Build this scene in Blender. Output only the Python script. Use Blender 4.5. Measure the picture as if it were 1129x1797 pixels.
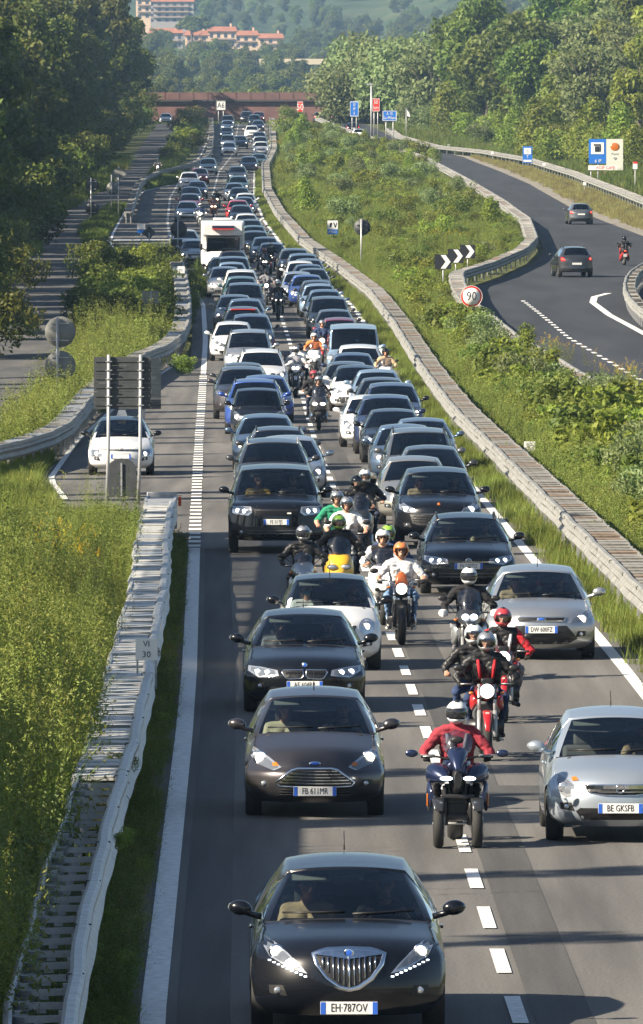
import bpy, bmesh, math, random
import numpy as np
from mathutils import Vector, Matrix, Euler, noise
from mathutils.bvhtree import BVHTree
R=math.radians; PI=math.pi
rnd=random.Random(7); nr=np.random.RandomState(7)
for o in list(bpy.data.objects): bpy.data.objects.remove(o)
SC=bpy.context.scene; C=SC.collection

# ---------------------------------------------------------------- camera, world, sun, exposure
FP=18000.0; CX=564.5; CY=898.5; HC=7.85; Y0=302.0
cam_d=bpy.data.cameras.new('camera'); cam=bpy.data.objects.new('camera',cam_d); C.objects.link(cam)
cam_d.sensor_fit='HORIZONTAL'; cam_d.sensor_width=36; cam_d.lens=36*FP/1129; cam_d.clip_start=1; cam_d.clip_end=12000
cam.location=(0,0,HC); cam.rotation_euler=(R(90)-math.atan((CY-Y0)/FP),0,0); SC.camera=cam
SUN_EL=R(32); SUN_AZ=R(25)          # azimuth: from the left, this much from behind the camera
sdir=Vector((-math.cos(SUN_AZ)*math.cos(SUN_EL),-math.sin(SUN_AZ)*math.cos(SUN_EL),math.sin(SUN_EL)))
W=bpy.data.worlds.new('World'); SC.world=W; W.use_nodes=True
nt=W.node_tree; bg=nt.nodes['Background']; sky=nt.nodes.new('ShaderNodeTexSky'); sky.sky_type='NISHITA'; sky.sun_disc=False
sky.sun_elevation=SUN_EL; sky.sun_rotation=math.atan2(sdir.x,sdir.y); sky.air_density=1.0; sky.dust_density=1.0
nt.links.new(sky.outputs[0],bg.inputs[0]); bg.inputs[1].default_value=0.05
sd=bpy.data.lights.new('sun','SUN'); sd.energy=5.0; sd.angle=R(0.6); sd.color=(1.0,0.88,0.70)
sun=bpy.data.objects.new('sun',sd); C.objects.link(sun); sun.rotation_euler=(-sdir).to_track_quat('-Z','Y').to_euler()
sun.location=(-30,-30,60)
vs=SC.view_settings; vs.view_transform='Standard'; vs.look='None'; vs.gamma=1; vs.use_curve_mapping=False; vs.exposure=1.35
SC.render.engine='CYCLES'
cy=SC.cycles; cy.max_bounces=6; cy.diffuse_bounces=2; cy.glossy_bounces=3; cy.transmission_bounces=2; cy.volume_bounces=0; cy.transparent_max_bounces=10
cy.use_denoising=True; cy.sample_clamp_indirect=4; cy.caustics_reflective=False; cy.caustics_refractive=False

# ---------------------------------------------------------------- ground profile and pixel helpers (survey of the place)
GY=[0,309,360,450,540,726,900,1093,1286,1405,1470,1700,2300,2800,3850,4300,5300]
GZ=[0,0,.35,1.45,2.35,4.35,6.5,9.2,12.5,14.7,11.5,8,11,27,49,60,128]
def _sm(Y):
    return float(np.interp(Y,GY,GZ))
YS=sorted(set([-60,-30]+list(range(0,1700,6))+list(range(1700,5251,50))))
ZS=[(_sm(y-14)+2*_sm(y)+_sm(y+14))/4 for y in YS]
def gz(Y): return float(np.interp(Y,YS,ZS))
_ss=np.linspace(240,12.9,6000); _yy=np.array([Y0+(HC-gz(FP/s))*s for s in _ss])
def s_y(y,h=0.0):
    yy=_yy-h*_ss
    i=int(np.argmax(yy<y)) if (yy<y).any() else len(_ss)-1
    return float(_ss[i])
def at(x,y,h=0.0):            # ground spot seen at pixel (x,y) when the thing there stands h above ground
    s=s_y(y,h); return ((x-CX)/s, FP/s)
def P(x,s,z=0): Y=FP/s; return Vector(((x-CX)/s,Y,gz(Y)+z))

# ---------------------------------------------------------------- object helpers
def tag(o,label=None,cat=None,group=None,kind=None):
    if label: o['label']=label
    if cat: o['category']=cat
    if group: o['group']=group
    if kind: o['kind']=kind
    return o
CH={}
def obj(name,me,mat=None,parent=None,loc=None,rot=None,smooth=None):
    if isinstance(me,bmesh.types.BMesh):
        m=bpy.data.meshes.new(name); me.to_mesh(m); me.free(); me=m
    if mat is not None:
        for mm in (mat if isinstance(mat,(list,tuple)) else [mat]): me.materials.append(mm)
    if smooth is not None:
        me.polygons.foreach_set('use_smooth',[bool(smooth)]*len(me.polygons))
    o=bpy.data.objects.new(name,me); C.objects.link(o)
    if parent: o.parent=parent; CH.setdefault(parent.name,[]).append(o)
    if loc is not None: o.location=loc
    if rot is not None: o.rotation_euler=rot
    return o
def empty(name,loc=(0,0,0),rz=0,**k):
    o=bpy.data.objects.new(name,None); C.objects.link(o); o.location=loc; o.rotation_euler=(0,0,rz); o.empty_display_size=.2
    return tag(o,**k)
def kids(o): return CH.get(o.name,[])
def copy_tree(o,parent=None,keep=None):
    c=o.copy(); C.objects.link(c); c.parent=parent
    if parent: CH.setdefault(parent.name,[]).append(c)
    for ch in kids(o):
        if keep is None or ch.name.split('.')[0] in keep: copy_tree(ch,c,keep)
    return c
def mesh(name,V,F,mat=None,parent=None,smooth=False,**k):
    m=bpy.data.meshes.new(name); m.from_pydata(V,[],F); m.update()
    return obj(name,m,mat,parent,smooth=smooth,**k)
class MB:
    """collects simple solids into one bmesh"""
    def __init__(s): s.b=bmesh.new()
    def box(s,c,d,rot=None,bev=0,mi=0):
        r=bmesh.ops.create_cube(s.b,size=1); vs_=r['verts']
        M=Matrix.Translation(c)@(Euler(rot).to_matrix().to_4x4() if rot else Matrix())@Matrix.Diagonal((d[0],d[1],d[2],1))
        bmesh.ops.transform(s.b,matrix=M,verts=vs_)
        fs={f for v in vs_ for f in v.link_faces}
        for f in fs: f.material_index=mi
        if bev:
            es=list({e for v in vs_ for e in v.link_edges})
            r=bmesh.ops.bevel(s.b,geom=es,offset=bev,segments=2,affect='EDGES',profile=.5)
            for f in r['faces']: f.material_index=mi; f.smooth=True
        return s
    def ell(s,c,d,rot=None,u=14,v=9,mi=0):
        r=bmesh.ops.create_uvsphere(s.b,u_segments=u,v_segments=v,radius=1); vs_=r['verts']
        M=Matrix.Translation(c)@(Euler(rot).to_matrix().to_4x4() if rot else Matrix())@Matrix.Diagonal((d[0],d[1],d[2],1))
        bmesh.ops.transform(s.b,matrix=M,verts=vs_)
        for f in {f for q in vs_ for f in q.link_faces}: f.material_index=mi; f.smooth=True
        return s
    def tube(s,pts,r,n=8,mi=0,cap=True):
        pts=[Vector(p) for p in pts]; rr=r if isinstance(r,(list,tuple)) else [r]*len(pts); rings=[]
        for i,p in enumerate(pts):
            t=(pts[min(i+1,len(pts)-1)]-pts[max(i-1,0)]).normalized()
            a=Vector((0,0,1)) if abs(t.z)<.9 else Vector((1,0,0)); e1=t.cross(a).normalized(); e2=t.cross(e1)
            rings.append([s.b.verts.new(p+rr[i]*(math.cos(2*PI*k/n)*e1+math.sin(2*PI*k/n)*e2)) for k in range(n)])
        for i in range(len(rings)-1):
            for k in range(n):
                f=s.b.faces.new((rings[i][k],rings[i][(k+1)%n],rings[i+1][(k+1)%n],rings[i+1][k])); f.smooth=True; f.material_index=mi
        if cap:
            for rg in (rings[0],rings[-1]):
                f=s.b.faces.new(rg); f.material_index=mi
        return s
    def lathe(s,prof,c=(0,0,0),axis='x',n=24,mi=0):
        """prof: (along axis, radius)"""
        rings=[]
        for a,r in prof:
            ring=[]
            for k in range(n):
                t=2*PI*k/n; u,v=r*math.cos(t),r*math.sin(t)
                p={'x':(a,u,v),'y':(u,a,v),'z':(u,v,a)}[axis]
                ring.append(s.b.verts.new(Vector(c)+Vector(p)))
            rings.append(ring)
        for i in range(len(rings)-1):
            for k in range(n):
                f=s.b.faces.new((rings[i][k],rings[i][(k+1)%n],rings[i+1][(k+1)%n],rings[i+1][k])); f.smooth=True; f.material_index=mi
        return s
    def loft(s,secs,n=14,mi=0,p=2.4,cap=True):
        """secs: (y, x, z, half width, half height) superellipse sections along y"""
        rings=[]
        for (y,x,z,hx,hz) in secs:
            ring=[]
            for k in range(n):
                t=2*PI*k/n; c_,s_=math.cos(t),math.sin(t)
                ring.append(s.b.verts.new((x+hx*math.copysign(abs(c_)**(2/p),c_),y,z+hz*math.copysign(abs(s_)**(2/p),s_))))
            rings.append(ring)
        for i in range(len(rings)-1):
            for k in range(n):
                f=s.b.faces.new((rings[i][k],rings[i][(k+1)%n],rings[i+1][(k+1)%n],rings[i+1][k])); f.smooth=True; f.material_index=mi
        if cap:
            for rg in (rings[0],rings[-1]):
                f=s.b.faces.new(rg); f.material_index=mi
        return s
    def prism(s,poly,y0,y1,mi=0):
        """poly in (x,z), extruded along y"""
        a=[s.b.verts.new((x,y0,z)) for x,z in poly]; b=[s.b.verts.new((x,y1,z)) for x,z in poly]; n=len(poly)
        for f in [s.b.faces.new(a),s.b.faces.new(b[::-1])]+[s.b.faces.new((a[i],b[i],b[(i+1)%n],a[(i+1)%n])) for i in range(n)]: f.material_index=mi
        return s
    def build(s,name,mat,parent=None,**k):
        bmesh.ops.recalc_face_normals(s.b,faces=s.b.faces[:])
        return obj(name,s.b,mat,parent,**k)

# ---------------------------------------------------------------- materials
MATS={}
def mat(name,col,rough=.5,metal=0,spec=.5,coat=0,emit=0,noise_s=0,noise_a=0,bump=0,alpha=1,detail=4):
    if name in MATS: return MATS[name]
    m=bpy.data.materials.new(name); m.use_nodes=True; N=m.node_tree.nodes; L=m.node_tree.links; b=N['Principled BSDF']
    b.inputs['Base Color'].default_value=(*col,1); b.inputs['Roughness'].default_value=rough; b.inputs['Metallic'].default_value=metal
    b.inputs['Specular IOR Level'].default_value=spec; b.inputs['Coat Weight'].default_value=coat; b.inputs['Coat Roughness'].default_value=.04
    if emit: b.inputs['Emission Color'].default_value=(*col,1); b.inputs['Emission Strength'].default_value=emit
    if noise_s:
        tc=N.new('ShaderNodeTexCoord'); nz=N.new('ShaderNodeTexNoise'); nz.inputs['Scale'].default_value=noise_s; nz.inputs['Detail'].default_value=detail
        L.new(tc.outputs['Object'],nz.inputs['Vector'])
        mr=N.new('ShaderNodeMapRange'); mr.inputs[1].default_value=.3; mr.inputs[2].default_value=.7; mr.inputs[3].default_value=1-noise_a; mr.inputs[4].default_value=1+noise_a
        mx=N.new('ShaderNodeVectorMath'); mx.operation='SCALE'; mx.inputs[0].default_value=col
        L.new(nz.outputs[0],mr.inputs[0]); L.new(mr.outputs[0],mx.inputs['Scale']); L.new(mx.outputs[0],b.inputs['Base Color'])
        if bump:
            bp=N.new('ShaderNodeBump'); bp.inputs['Strength'].default_value=bump; bp.inputs['Distance'].default_value=.01
            L.new(nz.outputs[0],bp.inputs['Height']); L.new(bp.outputs[0],b.inputs['Normal'])
    MATS[name]=m; return m
def paint(name,col,metallic=.35,rough=.32):
    """car paint: flake base under a clear coat, with a thin film of road dust"""
    if name in MATS: return MATS[name]
    m=mat(name,col,rough,metallic,.5 if max(col)>.05 else .25,1.0 if max(col)>.05 else .75); N=m.node_tree.nodes; L=m.node_tree.links; b=N['Principled BSDF']
    tc=N.new('ShaderNodeTexCoord'); nz=N.new('ShaderNodeTexNoise'); nz.inputs['Scale'].default_value=3; nz.inputs['Detail'].default_value=6
    L.new(tc.outputs['Object'],nz.inputs['Vector'])
    mr=N.new('ShaderNodeMapRange'); mr.inputs[1].default_value=.35; mr.inputs[2].default_value=.75; mr.inputs[3].default_value=0; mr.inputs[4].default_value=.006 if max(col)<.02 else (.02 if max(col)<.15 else .10)
    mx=N.new('ShaderNodeMix'); mx.data_type='RGBA'; mx.inputs[6].default_value=(*col,1); mx.inputs[7].default_value=(.35,.30,.24,1)
    L.new(nz.outputs[0],mr.inputs[0]); L.new(mr.outputs[0],mx.inputs[0]); L.new(mx.outputs[2],b.inputs['Base Color'])
    mr2=N.new('ShaderNodeMapRange'); mr2.inputs[3].default_value=.03; mr2.inputs[4].default_value=.10
    L.new(nz.outputs[0],mr2.inputs[0]); L.new(mr2.outputs[0],b.inputs['Coat Roughness'])
    return m
def glassmat(name,tint,gl=.09):
    if name in MATS: return MATS[name]
    m=bpy.data.materials.new(name); m.use_nodes=True; N=m.node_tree.nodes; L=m.node_tree.links
    N.remove(N['Principled BSDF']); out=N['Material Output']
    t=N.new('ShaderNodeBsdfTransparent'); t.inputs[0].default_value=(*tint,1)
    g=N.new('ShaderNodeBsdfGlossy'); g.inputs['Roughness'].default_value=.03; g.inputs[0].default_value=(.9,.95,1,1)
    fr=N.new('ShaderNodeFresnel'); fr.inputs[0].default_value=1.5
    ad=N.new('ShaderNodeMath'); ad.operation='ADD'; ad.inputs[1].default_value=gl
    mx=N.new('ShaderNodeMixShader'); L.new(fr.outputs[0],ad.inputs[0]); L.new(ad.outputs[0],mx.inputs[0]); L.new(t.outputs[0],mx.inputs[1]); L.new(g.outputs[0],mx.inputs[2]); L.new(mx.outputs[0],out.inputs[0])
    MATS[name]=m; return m
def leafmat(name,c1,c2,trans=.35,rough=.55,c3=None):
    """foliage: per-leaf tint (stored on each leaf) between two leaf colours, partly translucent"""
    if name in MATS: return MATS[name]
    m=bpy.data.materials.new(name); m.use_nodes=True; N=m.node_tree.nodes; L=m.node_tree.links; b=N['Principled BSDF']; out=N['Material Output']
    at_=N.new('ShaderNodeAttribute'); at_.attribute_name='tint'; oi=N.new('ShaderNodeObjectInfo')
    mx=N.new('ShaderNodeMix'); mx.data_type='RGBA'; mx.inputs[6].default_value=(*c1,1); mx.inputs[7].default_value=(*c2,1)
    L.new(at_.outputs['Fac'],mx.inputs[0])
    hs=N.new('ShaderNodeHueSaturation'); mr=N.new('ShaderNodeMapRange'); mr.inputs[3].default_value=.72; mr.inputs[4].default_value=1.3
    mh=N.new('ShaderNodeMapRange'); mh.inputs[3].default_value=.475; mh.inputs[4].default_value=.52
    L.new(oi.outputs['Random'],mr.inputs[0]); L.new(mr.outputs[0],hs.inputs['Value']); L.new(oi.outputs['Random'],mh.inputs[0]); L.new(mh.outputs[0],hs.inputs['Hue'])
    L.new(mx.outputs[2],hs.inputs['Color']); L.new(hs.outputs[0],b.inputs['Base Color'])
    b.inputs['Roughness'].default_value=rough; b.inputs['Specular IOR Level'].default_value=.25
    tr=N.new('ShaderNodeBsdfTranslucent'); L.new(hs.outputs[0],tr.inputs[0]); ms=N.new('ShaderNodeMixShader'); ms.inputs[0].default_value=trans
    L.new(b.outputs[0],ms.inputs[1]); L.new(tr.outputs[0],ms.inputs[2]); L.new(ms.outputs[0],out.inputs[0])
    MATS[name]=m; return m
def ground_mat(name,cols,scale,rough=.95,bump=.4,stretch=None,spec=.2):
    """three-colour noise mix at two scales"""
    if name in MATS: return MATS[name]
    m=bpy.data.materials.new(name); m.use_nodes=True; N=m.node_tree.nodes; L=m.node_tree.links; b=N['Principled BSDF']
    tc=N.new('ShaderNodeTexCoord'); vec=tc.outputs['Object']
    if stretch:
        mp=N.new('ShaderNodeMapping'); mp.inputs['Scale'].default_value=stretch; L.new(vec,mp.inputs[0]); vec=mp.outputs[0]
    n1=N.new('ShaderNodeTexNoise'); n1.inputs['Scale'].default_value=scale[0]; n1.inputs['Detail'].default_value=6; L.new(vec,n1.inputs['Vector'])
    n2=N.new('ShaderNodeTexNoise'); n2.inputs['Scale'].default_value=scale[1]; n2.inputs['Detail'].default_value=3; L.new(tc.outputs['Object'],n2.inputs['Vector'])
    r1=N.new('ShaderNodeValToRGB'); e=r1.color_ramp.elements; e[0].position=.3; e[1].position=.7; e[0].color=(*cols[0],1); e[1].color=(*cols[2],1); q=e.new(.5); q.color=(*cols[1],1)
    L.new(n1.outputs[0],r1.inputs[0])
    mr=N.new('ShaderNodeMapRange'); mr.inputs[1].default_value=.25; mr.inputs[2].default_value=.75; mr.inputs[3].default_value=.7; mr.inputs[4].default_value=1.3; L.new(n2.outputs[0],mr.inputs[0])
    mx=N.new('ShaderNodeVectorMath'); mx.operation='SCALE'; L.new(r1.outputs[0],mx.inputs[0]); L.new(mr.outputs[0],mx.inputs['Scale']); L.new(mx.outputs[0],b.inputs['Base Color'])
    b.inputs['Roughness'].default_value=rough; b.inputs['Specular IOR Level'].default_value=spec
    bp=N.new('ShaderNodeBump'); bp.inputs['Strength'].default_value=bump; bp.inputs['Distance'].default_value=.02; L.new(n2.outputs[0],bp.inputs['Height']); L.new(bp.outputs[0],b.inputs['Normal'])
    MATS[name]=m; return m
ASPH=ground_mat('asphalt',((.075,.073,.072),(.118,.114,.109),(.165,.158,.15)),(.5,26),.85,.35,(3,.12,1),.25)
ASPH_NEW=ground_mat('asphalt_new',((.030,.032,.038),(.038,.041,.048),(.048,.050,.056)),(.35,45),.8,.3,(2,.15,1),.25)
ASPH_OLD=ground_mat('asphalt_service',((.07,.07,.075),(.09,.09,.09),(.12,.115,.11)),(.5,30),.9,.3,(1.5,.3,1))
SOIL=ground_mat('soil_grass',((.045,.060,.018),(.075,.090,.028),(.13,.125,.05)),(.12,3.0),.97,.8)
FIELD=ground_mat('hill_grass',((.025,.045,.015),(.04,.065,.02),(.075,.085,.035)),(.02,.3),.97,.5)
WHITE=mat('road_paint',(.72,.72,.70),.6,noise_s=9,noise_a=.22)
YELLOWED=mat('worn_paint',(.50,.50,.48),.7,noise_s=14,noise_a=.35)
GALV=mat('galvanised_steel',(.42,.43,.44),.45,.55,noise_s=6,noise_a=.25)
GALV2=mat('weathered_steel',(.25,.25,.235),.6,.25,noise_s=3,noise_a=.3)
RUSTW=mat('rusty_plank',(.20,.15,.11),.85,noise_s=5,noise_a=.45)
GREYW=mat('grey_plank',(.22,.212,.195),.85,noise_s=5,noise_a=.4)
BLACK=mat('black_plastic',(.012,.012,.014),.45)
DARK=mat('dark_trim',(.022,.022,.025),.35)
RUBBER=mat('tyre_rubber',(.018,.018,.018),.8)
RIM=mat('alloy_rim',(.42,.43,.45),.3,.8)
RIMD=mat('dark_rim',(.06,.06,.065),.35,.6)
CHROME=mat('chrome',(.8,.82,.85),.12,1)
LAMPW=mat('lit_lamp',(1,.90,.72),.2,emit=2.2)
LAMPC=mat('cool_lamp',(.75,.87,1),.2,emit=2.2)
REFL=mat('headlamp_reflector',(.55,.58,.62),.15,.7,coat=1)
HOUSE=mat('headlamp_housing',(.20,.22,.25),.15,.5,coat=1)
AMBER=mat('amber_lens',(.55,.15,.01),.2,coat=1)
REDL=mat('red_lens',(.45,.01,.01),.2,coat=1)
REDLIT=mat('lit_tail_lamp',(1,.08,.04),.2,emit=1.2)
PLATEW=mat('plate_white',(.78,.78,.76),.4)
PLATEB=mat('plate_blue',(.03,.12,.55),.4)
INK=mat('ink_black',(.015,.015,.02),.5)
SEATF=mat('seat_fabric',(.035,.036,.042),.9)
SEATL=mat('seat_light',(.17,.16,.15),.9)
VISOR=mat('sun_visor_grey',(.22,.24,.22),.9)
DASH=mat('dashboard_plastic',(.02,.02,.022),.7)
GLASS=glassmat('windscreen_glass',(.50,.56,.56),.02)
GLASSD=glassmat('tinted_glass',(.07,.09,.10),.03)
SKIN=mat('skin',(.50,.27,.18),.5,noise_s=8,noise_a=.06)
CONC=mat('concrete',(.36,.34,.31),.9,noise_s=.8,noise_a=.25)
POSTG=mat('post_grey',(.40,.41,.42),.5,.4)
SIGNB=mat('sign_back_grey',(.055,.06,.065),.6,.2,noise_s=5,noise_a=.2)
SIGNL=mat('sign_back_light',(.21,.215,.20),.6,.1,noise_s=4,noise_a=.12)
SIGNW=mat('sign_white',(.80,.80,.78),.4)
SIGNBL=mat('sign_blue',(.02,.16,.60),.4)
SIGNR=mat('sign_red',(.65,.03,.02),.4)
def text(body,size,m,parent,loc,rot=(R(90),0,0),name='lettering',sx=1,ext=.001,cx='CENTER'):
    cu=bpy.data.curves.new(name,'FONT'); cu.body=body; cu.size=size; cu.align_x=cx; cu.align_y='CENTER'; cu.extrude=ext; cu.resolution_u=2
    t=bpy.data.objects.new(name,cu); C.objects.link(t); dg=bpy.context.evaluated_depsgraph_get(); me=bpy.data.meshes.new_from_object(t.evaluated_get(dg))
    bpy.data.objects.remove(t); me.materials.clear()
    o=obj(name,me,m,parent,loc=loc,rot=rot); o.scale=(sx,1,1); return o

# ---------------------------------------------------------------- terrain and roads
def lane_line(Y):    # dividing line of the near carriageway
    return float(np.interp(Y,[0,95,143,162,252,306,415,473,540,610,726,840,1000,1125,1385,1480],[3.0,1.83,1.48,1.31,.33,-.25,-1.3,-2.05,-3.6,-5.5,-7.5,-9.0,-10.0,-9.8,-11.2,-12]))
LW=3.48
def bank(X,Y):
    z=0
    if X>25: z+=min((X-25)*.30,14)*min(max((Y-380)/300,0),1)
    if X<-24: z+=min((-24-X)*.2,8)
    if Y>2300: z+=(X-40)*.012*min((Y-2300)/1500,1)*2
    return z
XS=[-900,-500,-300,-180,-120,-80,-55,-40,-30,-24,-20,-16,-12,-9,-6,-3,0,3,6,9,12,16,20,25,30,36,44,55,75,110,160,240,400,700,1100]
tv=[];tf=[]
for j,Y in enumerate(YS):
    for i,X in enumerate(XS):
        n=noise.noise(Vector((X*.05,Y*.01,0)))*(.25 if abs(X)>26 else 0)
        tv.append((X,Y,gz(Y)-.05+bank(X,Y)+n*(1+max(0,Y-1700)*.004)))
nx=len(XS)
for j in range(len(YS)-1):
    for i in range(nx-1):
        a=j*nx+i; tf.append((a,a+1,a+nx+1,a+nx))
g=mesh('ground',tv,tf,[SOIL,FIELD],smooth=True); tag(g,kind='structure')
for p in g.data.polygons:
    if tv[p.vertices[0]][1]>2100: p.material_index=1
def strip(name,fl,fr,y0,y1,dz,m,n=5,kind='structure',parent=None,crossmat=None):
    ys=[y0]+[y for y in YS if y0<y<y1]+[y1]; V=[];F_=[]
    for Y in ys:
        a,b=fl(Y),fr(Y)
        for k in range(n+1): V.append((a+(b-a)*k/n,Y,gz(Y)+dz))
    for j in range(len(ys)-1):
        for k in range(n):
            q=j*(n+1)+k; F_.append((q,q+1,q+n+2,q+n+1))
    o=mesh(name,V,F_,m,parent); 
    if kind and not parent: tag(o,kind=kind)
    return o
def pl(pts):
    pts=sorted(pts); a=[p[0] for p in pts]; b=[p[1] for p in pts]
    return lambda Y: float(np.interp(Y,a,b))
def pix(pts):        # polyline given where it is seen in the photograph -> X as function of Y
    q=[]
    for x,y in pts:
        X,Y=at(x,y); q.append((Y,X))
    return pl(q)
LL=lane_line
main_l=lambda Y: LL(Y)-LW-.45; main_r=lambda Y: LL(Y)+LW+.55
strip('carriageway',main_l,main_r,-60,1480,0,ASPH,8)
# entry lane on the left
ent_l=pl([(240,-6.3),(262,-7.4),(300,-7.6),(335,-7.2),(370,-6.4),(395,-5.6)])
strip('entry_lane',ent_l,lambda Y:main_l(Y)+.004,228,395,-.004,ASPH,5)
# exit apron further up
ap_l=pl([(560,-8.0),(600,-12.3),(640,-13.6),(680,-14.2),(735,-14.8),(800,-15.4),(880,-15.6),(930,-13)])
strip('slip_lane',ap_l,lambda Y:main_l(Y)+.004,560,930,-.004,ASPH,5)
# service road far left and its crossing
sv=pl([(330,-10.5),(380,-11.0),(420,-11.8),(480,-12.9),(540,-14.2),(610,-15.3),(680,-17.6),(760,-17.5),(900,-17.2),(1100,-18.5),(1400,-20.5)])
strip('service_road',lambda Y:sv(Y)-1.9,lambda Y:sv(Y)+1.9,300,1400,-.012,ASPH_OLD,3)
strip('crossing_road',lambda Y:-19.5,lambda Y:-9.5,640,662,-.008,ASPH_OLD,3)
# far carriageway on the right
fc_l=pl([(300,11.6),(318,10.7),(327,10.1),(340,9.35),(352,9.05),(365,8.8),(395,7.9),(445,7.1),(480,7.1),(512,7.4),(537,9.4),(577,11.9),(614,13.3),(690,14.4),(770,14.2),(900,13.2),(1060,11.0),(1180,7.6),(1300,3.0),(1405,-.4),(1480,-2)])
fc_r=pl([(300,21),(470,19.5),(560,20.6),(667,20.9),(790,19.2),(920,18.7),(1005,17.4),(1110,15.4),(1200,10.6),(1300,8.2),(1405,5.4),(1480,4)])
strip('far_carriageway',fc_l,fc_r,300,1480,.0,ASPH_NEW,6)
def line(name,f,w,y0,y1,m=WHITE,dash=None,dz=.012):
    if not dash: return strip(name,lambda Y:f(Y)-w/2,lambda Y:f(Y)+w/2,y0,y1,dz,m,1)
    V=[];F_=[];y=y0
    while y<y1:
        a=y;b=min(y+dash[0],y1); q=len(V)
        ws=w*(1+.08*rnd.uniform(-1,1))
        V+=[(f(a)-ws/2,a,gz(a)+dz),(f(a)+ws/2,a,gz(a)+dz),(f(b)+ws/2,b,gz(b)+dz),(f(b)-ws/2,b,gz(b)+dz)]; F_.append((q,q+1,q+2,q+3)); y+=sum(dash)
    return tag(mesh(name,V,F_,m),kind='structure')
TAR=ground_mat('tar_band',((.055,.055,.056),(.075,.074,.073),(.10,.098,.095)),(.8,30),.85,.3,(3,.1,1),.25)
line('resurfaced_seam',lambda Y:LL(Y)+.42,.55,58,520,m=TAR,dz=.004)
line('resurfaced_edge',lambda Y:LL(Y)-LW+.55,.5,58,214,m=TAR,dz=.004)
for a_,b_,o_,w_ in ((78,84,-1.9,1.3),(128,131,1.7,2.2),(176,181,-1.4,1.1),(236,240,1.9,1.5),(300,309,-1.8,1.4)): line('road_patch',lambda Y:LL(Y)+o_,w_,a_,b_,m=TAR,dz=.008)
line('lane_dashes',LL,.15,70.5,1400,dash=(3.1,2.85))
edge_l=lambda Y:LL(Y)-LW+.08
line('left_edge_line',edge_l,.24,60,214)
line('entry_dashes',edge_l,.26,214.6,372,dash=(1.25,1.25))
line('left_far_edge_line',edge_l,.20,372,600)
line('upper_edge_dashes',edge_l,.18,604,900,dash=(1.5,1.5))
line('upper_left_edge_line',edge_l,.16,900,1400,m=YELLOWED)
line('right_edge_line',lambda Y:LL(Y)+LW,.20,60,1400)
line('entry_lane_edge',lambda Y:ent_l(Y)+.45,.15,246,385)
line('slip_lane_edge',lambda Y:ap_l(Y)+.4,.15,575,915)
line('far_carriage_dashes',pl([(330,12.4),(350,11.8),(370,11.3),(395,10.7),(420,10.1),(480,9.55),(482,9.5)]),.20,330,484,dash=(1.7,2.3))
line('far_carriage_edge',pl([(340,16.5),(380,14.9),(420,13.5),(455,12.8),(480,12.7),(492,13.1),(500,14.0)]),.32,340,500)
strip('painted_bar',lambda Y:-13.2,lambda Y:-9.0,648,655,.012,YELLOWED,2)
# gravel verges
GRAV=ground_mat('gravel_verge',((.16,.15,.125),(.22,.20,.17),(.30,.28,.24)),(.8,14),.95,.5)
strip('gravel_verge',lambda Y:fc_r(Y)-.01,lambda Y:fc_r(Y)+min(1.4,max(.3,(Y-560)*.01)),560,1300,-.02,GRAV,2)

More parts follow.
